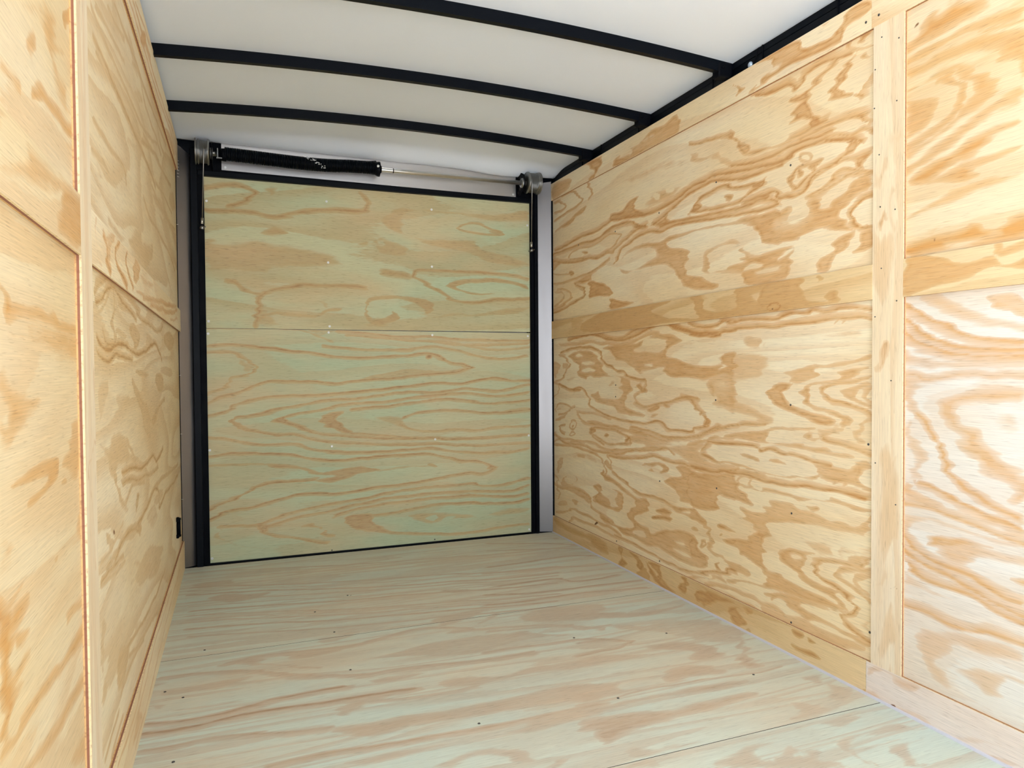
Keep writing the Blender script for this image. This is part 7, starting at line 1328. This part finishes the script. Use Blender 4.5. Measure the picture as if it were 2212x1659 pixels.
# ramp door
rd=empty('door_1',(.87,.03,0),'ramp door faced with two greenish treated plywood sheets','door',kind='structure')
UX=(1,0,0)
MB().box((-.045,.08,-.05),(1.80,.1,1.98)).build('outer_skin',SKIN,rd)
RX0,RX1=.1087,1.631
board('plywood_panel',rd,(RX0,.030,.0075),UX,VZ,RX1-RX0,1.0335-.0075,.012,TREATED,R_,FIG.get('dl',[]),RX0,.0075,-.0027)
board('plywood_panel',rd,(RX0,.0295,1.0345),UX,VZ,RX1-RX0,1.6875-1.0345,.012,TREATED_U,R_,FIG.get('du',[]),RX0,1.0345)
screws(rd,SCR,[(x,.0295,z) for x,z in [(.118,1.584),(.628,1.342),(1.118,1.345),(.626,1.021),(.631,1.049),(1.117,1.014),(.115,1.01),(1.619,1.014),(1.62,1.577),(.634,.495),(1.126,.506),(1.62,.504),(.116,.027),(.118,1.064),(1.119,1.62),(.624,1.621),(.114,.502),(1.62,.02)]],(0,-1,0))
screws(rd,SCRD,[(.628,.029,.012),(1.119,.029,.016)],(0,-1,0))

# ---------------------------------------------------------------- ramp door spring assembly
sp=empty('door_spring',(.875,-.05,1.767),'black coiled torsion spring on a steel shaft with cable drums above the ramp door','door spring')
SY,SZ=-.05,1.767
MB().lathe((.088,SY,SZ),'x',[(0,.0105),(1.557,.0105)],20).build('shaft',SHAFT,sp)
MB().lathe((.915,SY,SZ),'x',[(0,.0109),(.004,.0109)],20).build('shaft_mark',BLACK,sp)
# coil
X0,X1=.196,.838; turns=92; ppt=18; wr_=.0034
pts=[]
for i in range(turns*ppt+1):
    t=i/(turns*ppt); x=X0+(X1-X0)*t; th=2*math.pi*i/ppt
    R=.0262+.004*max(0,(t-.95)/.05)
    cz=SZ+.004-.011*math.sin(math.pi*min(1,t*1.25))*(1 if t<.8 else 1)+.004*math.sin(2*math.pi*t)+.002*t
    pts.append((x,SY+R*math.cos(th),cz+R*math.sin(th)))
coil=MB().tube(pts,wr_,6).build('torsion_spring',BLACK,sp)
core=MB().tube([(X0+(X1-X0)*k/12,SY,SZ+.004-.011*math.sin(math.pi*min(1,k/12*1.25))+.004*math.sin(2*math.pi*k/12)+.002*k/12) for k in range(13)],.0242,14).build('spring_core',BLACKR,sp)
# stencil marks
rnd=random.Random(5); st=MB()
for k in range(26):
    x=.515+.0036*k+rnd.uniform(-.003,.003); ang=math.radians(150-3.9*k+rnd.uniform(-14,14))
    r=.0302; cz=SZ-.004
    y=SY-r*abs(math.sin(ang))*1.0; z=cz+r*math.cos(math.pi-ang)
    st.box((x,y-.0006,z-.0016),(x+rnd.uniform(.003,.008),y+.0006,z+.0014))
st.build('stencil_mark',WHITE,coil)
MB().lathe((.832,SY,SZ+.001),'x',[(0,.026),(.006,.030),(.014,.033),(.022,.034),(.023,.020),(.030,.016),(.031,.0105)],22).build('winding_cone',BLACK,sp)
cn=MB().lathe((.842,SY-.034,SZ+.006),(0,-1,0),[(-.004,.006),(.0005,.0062),(.0015,.0045),(.001,.002)],12).build('set_screw',SCREW,sp)
MB().lathe((.166,SY,SZ),'x',[(0,.0105),(.001,.020),(.012,.021),(.013,.025),(.034,.027),(.036,.024)],22).build('winding_cone',BLACKR,sp)
MB().box((.163,SY-.026,SZ-.024),(.185,SY-.021,SZ-.019)).box((.166,SY-.028,SZ-.022),(.170,SY-.020,SZ+.018)).lathe((.135,SY-.012,SZ),'x',[(0,.005),(.03,.005)],10).build('cone_clamp',ZINC,sp)
def drum(x0,x1,big,sg):
    prof=[]
    L_=x1-x0
    prof+=[(0,.015),(0,.050),(.004,.053),(.007,.053),(.008,.048)]
    nb=13
    for k in range(nb):
        a=.009+(L_-.026)*k/nb; w_=(L_-.026)/nb
        prof+=[(a,.0455),(a+w_*.5,.0478),(a+w_,.0455)]
    prof+=[(L_-.015,.047),(L_-.0145,.0515),(L_-.010,.052),(L_-.009,.047),(L_-.006,.047),(L_-.0055,.054),(L_,.054),(L_,.015)]
    if sg<0: prof=[(L_-t,r) for t,r in reversed(prof)]
    return MB().lathe((x0,SY,SZ+.004),'x',prof,40).build('cable_drum',ZINC,sp)
drum(.080,.135,1,-1); drum(1.582,1.650,1,1)
def cable(dx,ex,ez,zt):
    c=MB().tube([(dx,SY-.049,zt+.012),(dx,SY-.0505,zt),(dx+(ex-dx)*.05,SY-.049,zt-.02),(ex,-.004,ez)],.0021,8).build('lift_cable',CABLE,sp)
    d=Vector((ex-dx,.045,ez-zt)).normalized()
    MB().lathe((ex,-.005,ez+.012),tuple(d),[(-.013,.0042),(-.012,.0052),(.012,.0052),(.013,.0042)],10).build('crimp_sleeve',SHAFT,c)
    MB().lathe((ex,-.016,ez-.018),'y',[(0,.004),(.002,.008),(.010,.008),(.011,.005),(.036,.005)],10).lathe((ex+.010,-.010,ez-.014),(1,0,.3),[(-.02,.003),(.004,.003)],8).build('anchor_bolt',ZINC,c)
cable(.1155,.1005,1.478,1.765); cable(1.592,1.6275,1.4625,1.765)
def bracket(x,m):
    prof=[(.022,1.705),(.022,1.822),(-.03,1.822),(-.066,1.806),(-.080,1.777),(-.074,1.748),(-.052,1.732),(-.022,1.722)]
    b=MB().prism(prof,'x',x,x+.004).build('bearing_plate',BLACKR,sp)
    MB().lathe((x-.007,SY,SZ),'x',[(0,.012),(0,.022),(.006,.024),(.012,.024)],18).build('bearing',ZINC,b)
    h=MB()
    for yy,zz in ((-.028,1.795),(-.020,1.745),(-.005,1.775),(.006,1.732)): h.lathe((x-.0006,yy,zz),'x',[(0,.0075),(.001,.0075)],12)
    h.build('plate_hole',VOID,b)
    MB().lathe((x-.010,-.036,1.766),'x',[(0,.004),(.001,.0058),(.010,.0058)],6).build('bolt_head',SHAFT,b)
    return b
bracket(1.562,1); bracket(.143,1)

# black slot bracket low on the left wall
sb=empty('bar_bracket',(0,-.27,.19),'small black upright bar fixed low on plywood beside the galvanised jamb','bracket')
MB().tube([(.008,-.27,.200),(.008,-.27,.271)],.0075,12).build('bar',BLACKR,sb)
for z in (.203,.268):
    MB().bevel_box((-.001,-.284,z-.007),(.010,-.256,z+.007),.002).build('foot',BLACKR,sb)
    MB().lathe((.010,-.262,z),'x',[(0,.005),(.004,.005),(.006,.003)],8).build('bolt_head',BLACK,sb)

# ground outside the doorway
g=mesh_obj('ground',[(-30,-30,-.45),(30,-30,-.45),(30,30,-.45),(-30,30,-.45)],[(0,1,2,3)],GROUND); tag(g,'plain pale ground outside the trailer doorway','ground',kind='structure')
